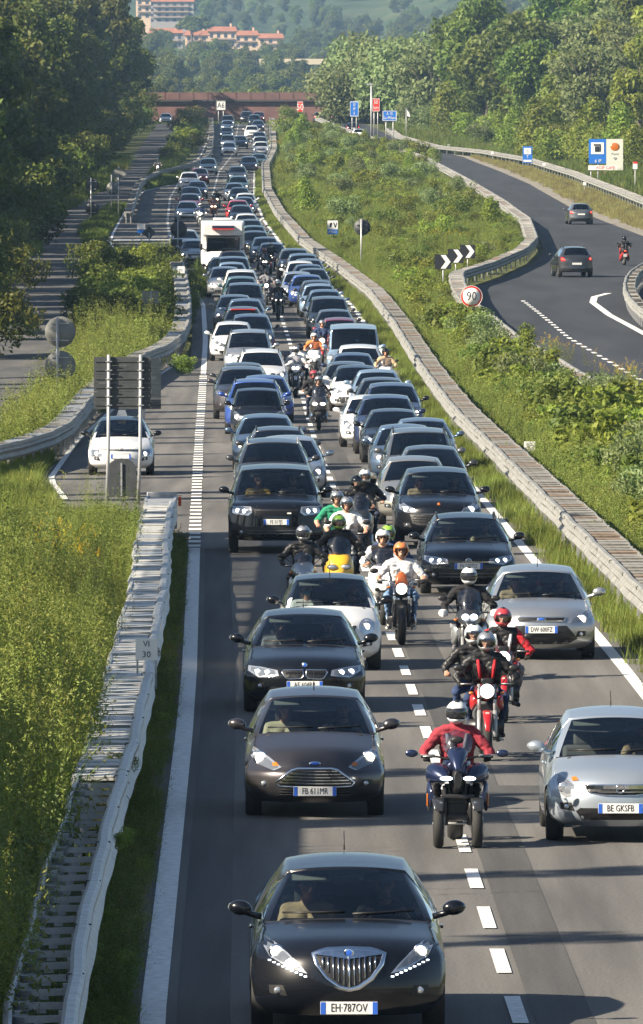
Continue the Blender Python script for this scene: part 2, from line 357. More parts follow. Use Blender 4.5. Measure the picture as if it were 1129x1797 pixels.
# ---------------------------------------------------------------- cars
def resamp(keys,n=3,ten=.42):
    K=[np.array(k,float) for k in keys]; out=[];idx=[]
    for i in range(len(K)-1):
        p0=K[max(i-1,0)];p1=K[i];p2=K[i+1];p3=K[min(i+2,len(K)-1)]
        idx.append(len(out))
        for j in range(n):
            t=j/n; m1=(p2-p0)*ten; m2=(p3-p1)*ten
            out.append((2*t**3-3*t**2+1)*p1+(t**3-2*t**2+t)*m1+(-2*t**3+3*t**2)*p2+(t**3-t**2)*m2)
    idx.append(len(out)); out.append(K[-1]); return out,idx
PINT={}
def car_shape(name,s):
    """returns dict of meshes for one body family. front at y=0 facing -y"""
    w=s['W']/2; L=s['L']; gc=s['gc']; zb=s['zb']; zc=s['zc']; yc=s['yc']; rw=s['rw']; cwf=s.get('cw',.84)
    H=s['H']; zt=s['zt']; sbf=s.get('sb',.46); ns=s.get('nose',.0)
    fas=[(0.16,gc,.78*w,.30,0),(0.05,gc+.09,.92*w,.36,0),(0.0,.40,.965*w,sbf-.04,0),(0.0+ns*.4,.54,.985*w,sbf,0),(0.03+ns,zb-.10,.975*w,sbf+.04,.0),(0.10+ns*1.4,zb,.93*w,sbf+.06,.015)]
    bon=[(0.30+ns,zb+(zc-zb)*.42,.905*w,sbf-.02,.05),(yc*.62+.1,zb+(zc-zb)*.78,.885*w,.30,.065),(yc,zc,cwf*w,.22,.05)]
    ws=[(yc+.07,zc+.035,(cwf-.01)*w,.22,.04),(yc+(s['yr']-yc)*.5,zc+(s['zh']-zc)*.54,(cwf*.52+rw*.48)*w,.19,.045),(s['yr'],s['zh'],rw*w,.13,.045)]
    rf=[(s['yr']+.10,s['zh']+.025,rw*w*.995,.10,.045),((s['yr']+s['yre'])/2,H,rw*w*1.01,.02,.055),(s['yre']-.1,s['zre']+.02,rw*w*.97,-.06,.05),(s['yre'],s['zre'],rw*w*.95,-.08,.045)]
    rg=[((s['yre']+s['yt'])/2,(s['zre']*.45+zt*.55),(rw*.5+.42)*w,-.12,.035),(s['yt'],zt,.86*w,-.16,.03)]
    if s.get('boot'): rg+=[(s['yt']+.1,zt-.02,.87*w,-.16,.03),(L-.12,zt-.03,.84*w,-.2,.03)]
    rear=[(L-.05,zt-.16,.90*w,-.25,0),(L-.02,.62,.95*w,-.30,0),(L,.45,.96*w,-.32,0),(L-.05,.30,.92*w,-.32,0),(L-.15,gc+.05,.80*w,-.32,0)]
    keys=fas+bon+ws+rf+rg+rear
    rows,ix=resamp(keys,3)
    nF=len(fas); iB=ix[nF-1]; iC=ix[nF+2]; iH=ix[nF+5]; iRE=ix[nF+9]; iT=ix[nF+9+len(rg)]; iRG=ix[nF+11]
    us=[math.sin(k*PI/2/9)*.55+.45*k/9 for k in range(-9,10)]
    nC=len(us)
    def pt(r,u): 
        y,z,hw,sb,cr=r; a=abs(u)
        return (hw*u, y+sb*a**2.6, z-cr*a**2.2)
    grid=[[pt(r,u) for u in us] for r in rows]
    body=bmesh.new(); gv=[[body.verts.new(p) for p in row] for row in grid]
    glass=bmesh.new(); rglass=bmesh.new(); sideg=[bmesh.new() for _ in range(4)]
    def addq(b,ps,mi=0,sm=True):
        try:
            f=b.faces.new([b.verts.new(p) for p in ps]); f.material_index=mi; f.smooth=sm
        except ValueError: pass
    rl=s.get('blackroof')
    for i in range(len(rows)-1):
        for j in range(nC-1):
            inner=2<=j<nC-3 or (1<=j<nC-2)
            if iC+1<=i<iH and 1<=j<nC-2: addq(glass,[grid[i][j],grid[i][j+1],grid[i+1][j+1],grid[i+1][j]]); continue
            if iRE<=i<iRG-1 and 2<=j<nC-3: addq(rglass,[grid[i][j],grid[i][j+1],grid[i+1][j+1],grid[i+1][j]]); continue
            f=body.faces.new((gv[i][j],gv[i][j+1],gv[i+1][j+1],gv[i+1][j])); f.smooth=True
            if iC<=i<iC+1 : f.material_index=1
            elif rl and iC+1<=i<=iRG: f.material_index=2
    # sides below the belt
    E0=[grid[i][-1] for i in range(0,iB+1)][::-1]      # top -> bottom at the front corner
    nR=len(E0)
    top=[grid[i][-1] for i in range(iB,iC+1)]
    yC=top[-1][1]; zC=top[-1][2]; yT=grid[iT][-1][1]; 
    beltpts=[(yC,top[-1][0],zC),(yC+.35,.925*w,zC+.0),((yC+yT)/2,.95*w,zC+.02),(yT-.3,.93*w,zt-.02),(yT,grid[iT][-1][0],grid[iT][-1][2])]
    def belt(y): return (float(np.interp(y,[b[0] for b in beltpts],[b[1] for b in beltpts])),float(np.interp(y,[b[0] for b in beltpts],[b[2] for b in beltpts])))
    tops=[(p[1],p[0],p[2]) for p in top]
    yR0=grid[iT][-1][1]; rearcol=[grid[i][-1] for i in range(iT,len(rows))]
    ystat=[]; yw1=s['yw1']; yw2=s['yw2']; ra=s['rw_']+.055
    for y in np.arange(yC+.1,yR0,.11): ystat.append(y)
    def topat(y):
        if y<=yC: return (float(np.interp(y,[t[0] for t in tops],[t[1] for t in tops])),float(np.interp(y,[t[0] for t in tops],[t[2] for t in tops])))
        return belt(y)
    ally=sorted(set([round(float(y),3) for y in ystat]+[round(t[0],3) for t in tops[1:]]+[round(yw1+ra*math.cos(a),3) for a in np.linspace(.02,PI-.02,11)]+[round(yw2+ra*math.cos(a),3) for a in np.linspace(.02,PI-.02,11)]))
    ally=[y for y in ally if E0[0][1]+.03<y<yR0-.03]
    def zbot(y):
        z=gc+.06
        for q in (yw1,yw2):
            if abs(y-q)<ra: z=max(z,s['rw_']+math.sqrt(ra*ra-(y-q)**2)-.02)
        return z
    cols=[E0]
    for y in ally:
        xt,ztp=topat(y); zb_=min(zbot(y),ztp-.12); c=[]
        bl=min(1,(y-E0[0][1])/.35); bl2=min(1,(yR0-y)/.3)
        for k in range(nR):
            q=k/(nR-1); z=ztp+(zb_-ztp)*q
            up=math.sin(min((ztp-z)/.34,1)*PI/2); wm=w*(.965+.035*bl*bl2)
            x=xt+(wm-xt)*up
            low=max(0,(.42-z)/.3); x-=.04*w*low*low
            c.append((x,y,z))
        cols.append(c)
    n2=len(rearcol)
    rc=[rearcol[int(round(k*(n2-1)/(nR-1)))] for k in range(nR)]; cols.append(rc)
    for sg in (1,-1):
        cv=[[body.verts.new((sg*p[0],p[1],p[2])) for p in c] for c in cols]
        for i in range(len(cols)-1):
            for k in range(nR-1):
                q=(cv[i][k],cv[i+1][k],cv[i+1][k+1],cv[i][k+1])
                f=body.faces.new(q if sg>0 else q[::-1]); f.smooth=True
                if s.get('clad') and cols[i][k+1][2]<.42 and i>1: f.material_index=1
    # greenhouse sides
    yB=yC+(yT-yC)*.42
    for sg in (1,-1):
        prev=None
        for i in range(iC,iT+1):
            e=grid[i][-1]; bx,bz=belt(max(yC,min(yT,e[1]))); c=[]
            for k in range(5):
                q=k/4; c.append((sg*(e[0]+(bx-e[0])*q+.02*math.sin(q*PI)),e[1],e[2]+(bz-e[2])*q))
            if prev:
                for k in range(4):
                    ps=[prev[k],c[k],c[k+1],prev[k+1]]
                    isg=(iC+4<=i<=iRE+1 and 1<=k<=3)
                    ym=(prev[0][1]+c[0][1])/2
                    if isg and abs(ym-yB)>.08: addq(sideg[(0 if ym<yB else 1)+(2 if sg>0 else 0)],ps if sg>0 else ps[::-1])
                    else: addq(body,ps if sg>0 else ps[::-1],1 if isg else (2 if rl and k<2 else 0))
            prev=c
    bmesh.ops.remove_doubles(body,verts=body.verts[:],dist=.0012)
    bmesh.ops.recalc_face_normals(body,faces=body.faces[:])
    for b in [glass,rglass]+sideg: bmesh.ops.remove_doubles(b,verts=b.verts[:],dist=.001)
    full=bmesh.new()
    tmp=bpy.data.meshes.new('t')
    for b in (body,glass,rglass): b.to_mesh(tmp); full.from_mesh(tmp)
    bvh=BVHTree.FromBMesh(full); full.free()
    out={'bvh':bvh,'spec':s}
    for nm,b in (('body',body),('windscreen',glass),('rear_window',rglass),('front_side_window',sideg[0]),('rear_side_window',sideg[1]),('front_side_window2',sideg[2]),('rear_side_window2',sideg[3])):
        m=bpy.data.meshes.new(nm); b.to_mesh(m); b.free(); out[nm]=m
    return out
def drape(cs,poly,off=.008,rear=False,mir=False,edge=.05,th=.03):
    """a patch with the outline poly (x,z) laid over the front (or rear) of a body, with its own thickness"""
    b=bmesh.new(); vs_=[b.verts.new((x,0,z)) for x,z in poly]; f=b.faces.new(vs_)
    bmesh.ops.triangulate(b,faces=[f])
    for _ in range(3):
        es=[e for e in b.edges if e.calc_length()>edge*1.6]
        if not es: break
        bmesh.ops.subdivide_edges(b,edges=es,cuts=1); bmesh.ops.triangulate(b,faces=b.faces[:])
    L=cs['spec']['L']; d=1 if not rear else -1
    for v in b.verts:
        h=cs['bvh'].ray_cast(Vector((v.co.x,-1 if not rear else L+1,v.co.z)),Vector((0,d,0)))
        v.co.y=(h[0].y if h[0] else (.3 if not rear else L-.3))-d*off
    fs=b.faces[:]
    r=bmesh.ops.extrude_face_region(b,geom=fs); 
    for v in [g for g in r['geom'] if isinstance(g,bmesh.types.BMVert)]: v.co.y+=0
    new={g for g in r['geom'] if isinstance(g,bmesh.types.BMVert)}
    for v in b.verts:
        if v not in new: v.co.y+=d*th
    if mir:
        g=b.verts[:]+b.edges[:]+b.faces[:]; r=bmesh.ops.duplicate(b,geom=g)
        for v in [q for q in r['geom'] if isinstance(q,bmesh.types.BMVert)]: v.co.x*=-1
    bmesh.ops.recalc_face_normals(b,faces=b.faces[:])
    for f in b.faces: f.smooth=False
    return b
def fy(cs,x,z,rear=False):
    L=cs['spec']['L']; h=cs['bvh'].ray_cast(Vector((x,-1 if not rear else L+1,z)),Vector((0,1 if not rear else -1,0)))
    return h[0].y if h[0] else (.3 if not rear else L-.3)
def ellp(cx,cz,a,b,n=16,p=2,rot=0):
    o=[]
    for k in range(n):
        t=2*PI*k/n; x=a*math.copysign(abs(math.cos(t))**(2/p),math.cos(t)); z=b*math.copysign(abs(math.sin(t))**(2/p),math.sin(t))
        o.append((cx+x*math.cos(rot)-z*math.sin(rot),cz+x*math.sin(rot)+z*math.cos(rot)))
    return o
def ring_drape(cs,poly,wd,off=.014):
    """thin frame following an outline: inner/outer offset polygons draped as one strip"""
    n=len(poly); cx=sum(p[0] for p in poly)/n; cz=sum(p[1] for p in poly)/n
    b=bmesh.new(); A=[];B=[];A2=[];
    def y(x,z): return fy(cs,x,z)
    P_=[]
    for i in range(n):
        a=poly[i]; c=poly[(i+1)%n]; m=max(1,int(math.hypot(c[0]-a[0],c[1]-a[1])/.06))
        for k in range(m): P_.append((a[0]+(c[0]-a[0])*k/m,a[1]+(c[1]-a[1])*k/m))
    n=len(P_)
    for i in range(n):
        a=P_[i-1];c=P_[(i+1)%n]; tx,tz=c[0]-a[0],c[1]-a[1]; l=math.hypot(tx,tz) or 1; nx_,nz_=tz/l,-tx/l
        p=P_[i]
        if (p[0]-cx)*nx_+(p[1]-cz)*nz_<0: nx_,nz_=-nx_,-nz_
        o_=(p[0]+nx_*wd/2,p[1]+nz_*wd/2); i_=(p[0]-nx_*wd/2,p[1]-nz_*wd/2)
        A.append(b.verts.new((o_[0],y(*o_)-off*.4,o_[1]))); A2.append(b.verts.new((p[0],y(*p)-off-.006,p[1]))); B.append(b.verts.new((i_[0],y(*i_)-off*.4,i_[1])))
    for i in range(n):
        j=(i+1)%n
        for q in ((A[i],A[j],A2[j],A2[i]),(A2[i],A2[j],B[j],B[i])):
            f=b.faces.new(q); f.smooth=True
    return b
def wheel_mb(r,wd=.20):
    t=MB(); t.lathe([(-wd/2,r*.62),(-wd/2,r*.93),(-wd*.38,r),(wd*.38,r),(wd/2,r*.93),(wd/2,r*.62)],n=22)
    k=MB(); k.lathe([(-wd*.42,r*.63),(-wd*.2,r*.58),(wd*.2,r*.58),(wd*.42,r*.63)],n=22); 
    for sx in (-1,1):
        for a in range(5): 
            an=a*2*PI/5; k.box((sx*wd*.40,math.cos(an)*r*.32,math.sin(an)*r*.32),(.025,r*.62,r*.17),rot=(an,0,0))
        k.lathe([(sx*wd*.46,.001),(sx*wd*.46,r*.14),(sx*wd*.30,r*.16)],n=12)
    return t,k
PAINTS={'black':paint('paint_black',(.004,.005,.008),.0,.25),'navy':paint('paint_navy',(.012,.022,.07),.4),'blue':paint('paint_blue',(.02,.07,.32),.45),'midblue':paint('paint_slate_blue',(.07,.12,.20),.55),
 'lightblue':paint('paint_light_blue',(.25,.36,.50),.45),'white':paint('paint_white',(.74,.75,.76),.0,.35),'silver':paint('paint_silver',(.46,.48,.50),.75,.34),'grey':paint('paint_grey',(.13,.14,.155),.6),
 'darkgrey':paint('paint_dark_grey',(.045,.048,.055),.5),'brown':paint('paint_brown_grey',(.055,.05,.055),.65),'red':paint('paint_red',(.42,.012,.018),.15),'plum':paint('paint_plum',(.22,.012,.035),.35),
 'beige':paint('paint_beige_grey',(.33,.32,.29),.6),'teal':paint('paint_teal',(.06,.14,.15),.5),'orange':paint('paint_orange',(.65,.14,.02),.1),'yellow':paint('paint_yellow',(.75,.42,.02),.0),'icy':paint('paint_ice_silver',(.42,.48,.55),.6)}
SP={ # body families
 'compact':dict(L=3.97,W=1.72,H=1.49,gc=.20,zb=.76,zc=.99,yc=.98,yr=1.80,zh=1.39,yre=3.35,zre=1.42,yt=3.78,zt=1.0,rw=.63,yw1=.80,yw2=3.28,rw_=.31),
 'fiesta':dict(L=3.97,W=1.72,H=1.49,gc=.19,zb=.70,zc=1.0,yc=1.0,yr=1.82,zh=1.39,yre=3.35,zre=1.42,yt=3.78,zt=1.0,rw=.63,yw1=.80,yw2=3.28,rw_=.31,nose=.02),
 'delta':dict(L=4.5,W=1.80,H=1.50,gc=.19,zb=.80,zc=1.0,yc=1.10,yr=1.92,zh=1.40,yre=3.8,zre=1.41,yt=4.25,zt=1.02,rw=.61,yw1=.90,yw2=3.6,rw_=.32,nose=.03),
 'hatch':dict(L=4.27,W=1.79,H=1.46,gc=.19,zb=.74,zc=.97,yc=1.08,yr=1.90,zh=1.36,yre=3.6,zre=1.39,yt=4.05,zt=.98,rw=.63,yw1=.86,yw2=3.48,rw_=.32),
 'saloon':dict(L=4.4,W=1.79,H=1.43,gc=.17,zb=.70,zc=.95,yc=1.22,yr=2.05,zh=1.34,yre=3.6,zre=1.36,yt=4.15,zt=.97,rw=.62,yw1=.84,yw2=3.55,rw_=.33,boot=1,sb=.5),
 'city':dict(L=3.5,W=1.62,H=1.47,gc=.20,zb=.80,zc=1.0,yc=.80,yr=1.55,zh=1.39,yre=3.0,zre=1.41,yt=3.32,zt=1.02,rw=.66,yw1=.70,yw2=2.95,rw_=.29),
 'micro':dict(L=2.70,W=1.56,H=1.55,gc=.22,zb=.84,zc=1.04,yc=.50,yr=1.10,zh=1.47,yre=2.25,zre=1.48,yt=2.55,zt=1.05,rw=.74,cw=.88,yw1=.50,yw2=2.28,rw_=.30,sb=.36),
 'suv':dict(L=4.45,W=1.84,H=1.63,gc=.24,zb=.88,zc=1.10,yc=1.05,yr=1.85,zh=1.52,yre=3.8,zre=1.55,yt=4.2,zt=1.12,rw=.66,yw1=.88,yw2=3.55,rw_=.35,clad=1),
 'bigsuv':dict(L=4.85,W=1.98,H=1.78,gc=.27,zb=1.0,zc=1.20,yc=1.12,yr=1.95,zh=1.68,yre=4.2,zre=1.70,yt=4.6,zt=1.22,rw=.71,cw=.86,yw1=.90,yw2=3.85,rw_=.38,sb=.36),
 'mpv':dict(L=4.55,W=1.84,H=1.67,gc=.21,zb=.84,zc=1.06,yc=.92,yr=1.85,zh=1.56,yre=4.0,zre=1.58,yt=4.35,zt=1.06,rw=.70,yw1=.90,yw2=3.65,rw_=.33),
 'van':dict(L=5.0,W=1.92,H=2.0,gc=.24,zb=.98,zc=1.20,yc=.70,yr=1.42,zh=1.88,yre=4.75,zre=1.97,yt=4.9,zt=1.2,rw=.84,cw=.90,yw1=.92,yw2=4.0,rw_=.34,sb=.34),
}
SHAPES={k:car_shape(k,v) for k,v in SP.items()}
DRIVER=PASS=None
WHEELS={}
def make_car(kind,col,style,det=2,name='parked_car'):
    cs=SHAPES[kind]; s=cs['spec']; w=s['W']/2; zb=s['zb']; gc=s['gc']
    st=dict(hl='swept',grille='bar',lower=1,rails=0,mir=None,hlz=0,lit='warm',roof=None,fog=1,plate=None,badge='oval'); st.update(style)
    root=empty(name)
    pm=PAINTS[col]
    rfm=PAINTS['black'] if st['roof']=='black' else pm
    bm_=cs['body'].copy()
    b=obj('body',bm_,[pm,DARK,rfm],root)
    if st['roof']=='black':
        zz=s['zc']+.10
        for p in bm_.polygons:
            if p.center.z>zz and p.material_index==0: p.material_index=2
    obj('windscreen',cs['windscreen'].copy(),GLASS if det==2 else GLASSD,root)
    obj('rear_window',cs['rear_window'].copy(),GLASS if st.get('clear') else GLASSD,root)
    for sfx in ('','2'):
        obj('side_window',cs['front_side_window'+sfx].copy(),GLASS if det==2 else GLASSD,root)
        if det>=1: obj('side_window',cs['rear_side_window'+sfx].copy(),GLASSD,root)
    # underside and wheel housings
    u=MB(); u.box((0,s['L']/2,gc+.14),(s['W']*.80,s['L']-.9,.22)); u.box((0,.42,gc+.16),(s['W']*.7,.3,.2)); u.build('underbody',BLACK,root)
    r=s['rw_']
    if kind not in WHEELS:
        t,k=wheel_mb(r); WHEELS[kind]=[t,k,None,None]
    for (x,y) in ((-w+.115,s['yw1']),(w-.115,s['yw1']),(-w+.115,s['yw2']),(w-.115,s['yw2'])):
        WK=WHEELS[kind]
        if WK[2] is None:
            a=WK[0].build('wheel',RUBBER,root); c=WK[1].build('rim',RIM,a); WK[2]=a.data; WK[3]=c.data
        else:
            a=obj('wheel',WK[2],None,root)
            if det>=1: c=obj('rim',WK[3],None,a)
        a.location=(x,y,r-.005)
    # headlights
    z0=zb-.05+st['hlz']; hl=st['hl']; X=w
    if hl=='swept': poly=[(.50*X,z0-.09),(.72*X,z0-.10),(.90*X,z0-.02),(.90*X,z0+.08),(.84*X,z0+.13),(.74*X,z0+.06),(.56*X,z0-.01)]; lamps=[(.74*X,z0-.03,.060)]
    elif hl=='delta': poly=[(.42*X,z0-.17),(.58*X,z0-.135),(.80*X,z0-.03),(.86*X,z0+.05),(.85*X,z0+.12),(.74*X,z0+.085),(.62*X,z0+.01),(.50*X,z0-.09)]; lamps=[(.73*X,z0+.01,.052)]
    elif hl=='fiesta': poly=[(.47*X,z0-.03),(.58*X,z0-.07),(.82*X,z0+.0),(.91*X,z0+.09),(.91*X,z0+.20),(.82*X,z0+.17),(.64*X,z0+.08)]; lamps=[(.77*X,z0+.07,.065)]
    elif hl=='narrow': poly=[(.42*X,z0-.10),(.74*X,z0-.13),(.92*X,z0-.04),(.91*X,z0+.03),(.70*X,z0+.02),(.44*X,z0-.02)]; lamps=[(.60*X,z0-.055,.038),(.76*X,z0-.05,.040)]
    elif hl=='round': poly=ellp(.70*X,z0-.05,.125,.125,18); lamps=[(.70*X,z0-.05,.05)]
    elif hl=='big': poly=[(.58*X,z0-.14),(.74*X,z0-.17),(.86*X,z0-.10),(.89*X,z0+.03),(.85*X,z0+.12),(.72*X,z0+.05),(.60*X,z0-.04)]; lamps=[(.76*X,z0-.06,.065)]
    elif hl=='rect': poly=[(.55*X,z0-.12),(.90*X,z0-.13),(.93*X,z0+.03),(.88*X,z0+.08),(.55*X,z0+.03)]; lamps=[(.72*X,z0-.05,.055)]
    elif hl=='rover': poly=[(.50*X,z0-.10),(.58*X,z0-.16),(.80*X,z0-.14),(.91*X,z0-.11),(.91*X,z0+.02),(.72*X,z0+.03),(.52*X,z0+.02)]; lamps=[(.66*X,z0-.07,.045),(.80*X,z0-.06,.045)]
    else: poly=[(.60*X,z0-.10),(.86*X,z0-.10),(.90*X,z0+.0),(.84*X,z0+.10),(.66*X,z0+.05)]; lamps=[(.75*X,z0-.02,.06)]
    lit=st['lit']; lm=LAMPC if lit=='cool' else LAMPW
    for sg in (-1,1):
        hb=drape(cs,[(sg*x,z) for x,z in poly],.010)
        h=obj('headlight',hb,REFL if det==2 else HOUSE,root)
        if det==2:
            ins=[(sg*(.70*X+(x-.70*X)*.80),z0-.02+(z-z0+.02)*.74) for x,z in poly]
            if hl!='round': obj('reflector_bowl',drape(cs,ins,.014,th=.004),HOUSE,h)
        for (lx,lz,lr) in lamps:
            y=fy(cs,sg*lx,lz)
            if det==2: q=MB(); q.lathe([(y-.008,lr*1.35),(y-.024,lr*1.30),(y-.022,lr*1.0)],(sg*lx,0,lz),'y',16); (q.build('lamp_bezel',CHROME,h) if st['lit'] else q.b.free())
            q=MB(); q.ell((sg*lx,y-.016,lz),(lr,.018,lr),u=12,v=8); q.build('lamp',lm if lit else REFL,h)
        if st.get('amber'):
            ax,az=st['amber']; ab=drape(cs,[(sg*x,z) for x,z in [(ax*X-.05,z0+az-.02),(ax*X+.02,z0+az-.03),(ax*X+.03,z0+az+.01),(ax*X-.02,z0+az+.02)]],.018,th=.01); obj('turn_lamp',ab,AMBER,h)
        if st.get('drl') and det==2:
            n=9
            for k in range(n):
                t=k/(n-1); x=.44*X+(.80-.44)*X*t; zz=z0-.195+.13*t
                q=MB(); q.box((sg*x,fy(cs,sg*x,zz)-.012,zz),(.026,.012,.011)); q.build('daylight_diode',LAMPC,h)
    # grille
    gz_=zb-.13; g=st['grille']
    def gobj(nm,poly_,m=BLACK,par=root,off=.006,th=.02): return obj(nm,drape(cs,poly_,off,th=th),m,par)
    def slats(par,x0,x1,zs,hgt=.012,m=CHROME,nm='slat'):
        for z in zs:
            n=8; V=[];F_=[]
            for k in range(n+1):
                x=x0(z)+(x1(z)-x0(z))*k/n; y=fy(cs,x,z)
                V+=[(x,y-.022,z+hgt),(x,y-.022,z-hgt),(x,y-.004,z-hgt),(x,y-.004,z+hgt)]
            for k in range(n):
                for j in range(4): a=k*4+j; b_=k*4+(j+1)%4; F_.append((a,b_,b_+4,a+4))
            mesh(nm,V,F_,m,par)
    if g=='bar':
        G=gobj('grille',[(-.46*X,gz_-.045),(.46*X,gz_-.045),(.50*X,gz_+.045),(-.50*X,gz_+.045)])
        if det>=1: slats(G,lambda z:-.46*X,lambda z:.46*X,[gz_-.015,gz_+.018],.006,CHROME if det==2 else DARK)
    elif g=='delta':
        zt_=gz_+.105
        o=[(-.36*X,zt_-.015),(-.22*X,zt_+.02),(0,zt_+.028),(.22*X,zt_+.02),(.36*X,zt_-.015),(.33*X,zt_-.11),(.23*X,zt_-.235),(.10*X,zt_-.315),(0,zt_-.335),(-.10*X,zt_-.315),(-.23*X,zt_-.235),(-.33*X,zt_-.11)]
        G=gobj('grille',o); obj('grille_frame',ring_drape(cs,o,.040,.022),CHROME,G)
        hb=drape(cs,[(-.36*X,zt_-.02),(-.2*X,zt_+.018),(0,zt_+.027),(.2*X,zt_+.018),(.36*X,zt_-.02),(.2*X,zt_-.035),(0,zt_-.06),(-.2*X,zt_-.035)],.020,th=.01); obj('grille_header',hb,CHROME,G)
        for k in (-5,-4,-3,-2,-1,0,1,2,3,4,5):
            x=k*.053*X; zlo=zt_-.32+abs(k)*.029*(1 if abs(k)<4 else 1.25)
            q=MB(); y1=fy(cs,x,zt_-.05); y2=fy(cs,x,zlo); q.tube([(x,y1-.016,zt_-.04),(x,(y1+y2)/2-.018,(zt_-.04+zlo)/2),(x,y2-.016,zlo)],.007 if k else .012,6); q.build('slat',CHROME,G)
        q=MB(); y=fy(cs,0,zt_-.005); q.lathe([(y-.018,.046),(y-.034,.046),(y-.038,.036),(y-.036,.001)],(0,0,zt_-.008),'y',20); bd=q.build('badge',CHROME,root)
        q=MB(); q.lathe([(y-.0385,.028),(y-.041,.001)],(0,0,zt_-.008),'y',14); q.build('badge_shield',PLATEB,bd)
    elif g=='fiesta':
        zt_=gz_+.01; o=[(-.33*X,zt_+.01),(-.24*X,zt_+.03),(.24*X,zt_+.03),(.33*X,zt_+.01),(.56*X,zt_-.145),(.52*X,zt_-.19),(0,zt_-.205),(-.52*X,zt_-.19),(-.56*X,zt_-.145)]
        G=gobj('grille',o); obj('grille_frame',ring_drape(cs,o,.022),CHROME,G)
        hw=lambda z: .30*X+(zt_+.01-z)/.155*.22*X
        slats(G,lambda z:-min(hw(z),.51*X),lambda z:min(hw(z),.51*X),[zt_-.005-.037*k for k in range(5)],.0065)
        q=MB(); y=fy(cs,0,zb-.035); q.ell((0,y-.006,zb-.035),(.075,.016,.030)); bd=q.build('badge',CHROME,root); q=MB(); q.ell((0,y-.014,zb-.035),(.06,.012,.021)); q.build('badge_plate',PLATEB,bd)
    elif g=='kidney':
        zk=gz_+.015
        for sg in (-1,1):
            o=[(sg*.03*X,zk+.055),(sg*.34*X,zk+.05),(sg*.37*X,zk+.02),(sg*.31*X,zk-.065),(sg*.26*X,zk-.08),(sg*.06*X,zk-.07),(sg*.02*X,zk-.03)]
            G=gobj('grille',o); obj('grille_frame',ring_drape(cs,o,.016),CHROME,G)
            for k in range(6):
                x=sg*(.07+.045*k)*X; q=MB(); y=fy(cs,x,zk); q.box((x,y-.012,zk-.01),(.008,.012,.10)); q.build('slat',DARK,G)
        q=MB(); y=fy(cs,0,zb+.0); q.lathe([(y-.004,.04),(y-.018,.038),(y-.02,.001)],(0,0,zb+.005),'y',18); bd=q.build('badge',CHROME,root); q=MB(); q.lathe([(y-.021,.026),(y-.0225,.001)],(0,0,zb+.005),'y',14); q.build('badge_disc',PLATEB,bd)
    elif g=='golf':
        o=[(-.52*X,gz_-.0),(.52*X,gz_-.0),(.55*X,gz_+.05),(-.55*X,gz_+.05)]; G=gobj('grille',o); slats(G,lambda z:-.54*X,lambda z:.54*X,[gz_+.005],.007)
        q=MB(); y=fy(cs,0,gz_+.02); q.lathe([(y-.006,.058),(y-.03,.056),(y-.03,.047)],(0,0,gz_+.02),'y',22); bd=q.build('badge',CHROME,root)
        q=MB(); y-=.024; z=gz_+.02
        for a,b_ in (((-.034,.034),(-.012,-.036)),((-.012,-.036),(0,-.006)),((0,-.006),(.012,-.036)),((.012,-.036),(.034,.034)),((-.018,.042),(0,.008)),((0,.008),(.018,.042))): q.tube([(a[0],y,z+a[1]),(b_[0],y,z+b_[1])],.005,5)
        q.build('badge_letters',CHROME,bd)
    elif g=='focus':
        o=[(-.40*X,gz_+.02),(.40*X,gz_+.02),(.45*X,gz_+.085),(-.45*X,gz_+.085)]; G=gobj('grille',o); obj('grille_frame',ring_drape(cs,o,.015),CHROME,G); slats(G,lambda z:-.38*X,lambda z:.38*X,[gz_+.03],.006)
        q=MB(); y=fy(cs,0,gz_+.045); q.ell((0,y-.012,gz_+.055),(.075,.016,.030)); bd=q.build('badge',CHROME,root); q=MB(); q.ell((0,y-.02,gz_+.055),(.06,.012,.021)); q.build('badge_plate',PLATEB,bd)
    elif g=='opel':
        o=[(-.50*X,gz_+.06),(.50*X,gz_+.06),(.42*X,gz_-.03),(.2*X,gz_-.06),(-.2*X,gz_-.06),(-.42*X,gz_-.03)]; G=gobj('grille',o); obj('grille_frame',ring_drape(cs,o,.014),CHROME,G)
        slats(G,lambda z:-.46*X,lambda z:.46*X,[gz_+.035],.022)
        slats(G,lambda z:-.40*X,lambda z:.40*X,[gz_-.02],.005)
        q=MB(); y=fy(cs,0,gz_+.02)-.03; q.lathe([(y,.055),(y-.012,.055),(y-.012,.044),(y,.044)],(0,0,gz_+.02),'y',22); q.box((0,y-.006,gz_+.02),(.11,.012,.014)); q.build('badge',CHROME,root)
    elif g=='rover':
        o=[(-.46*X,gz_+.05),(.46*X,gz_+.05),(.44*X,gz_-.075),(-.44*X,gz_-.075)]; G=gobj('grille',o); slats(G,lambda z:-.43*X,lambda z:.43*X,[gz_-.05,gz_-.02,gz_+.01],.005,DARK)
        text('RANGE ROVER',.062,CHROME,root,(0,fy(cs,0,zb+.02)-.016,zb-.035),sx=2.0)
        q=MB(); y=fy(cs,.25*X,gz_-.03)-.028; q.box((.27*X,y,gz_-.03),(.085,.008,.03)); q.build('badge',PLATEW,root)
    elif g=='macan':
        o=[(-.66*X,gz_-.05),(.66*X,gz_-.05),(.60*X,gz_-.24),(.45*X,gz_-.28),(-.45*X,gz_-.28),(-.60*X,gz_-.24)]; G=gobj('grille',o); slats(G,lambda z:-.60*X,lambda z:.60*X,[gz_-.10,gz_-.15,gz_-.20],.008,DARK); slats(G,lambda z:-.63*X,lambda z:.63*X,[gz_-.045],.008,HOUSE)
        q=MB(); y=fy(cs,0,zb+.02); q.ell((0,y-.004,zb+.02),(.035,.01,.045)); q.build('badge',AMBER,root)
    elif g=='citroen':
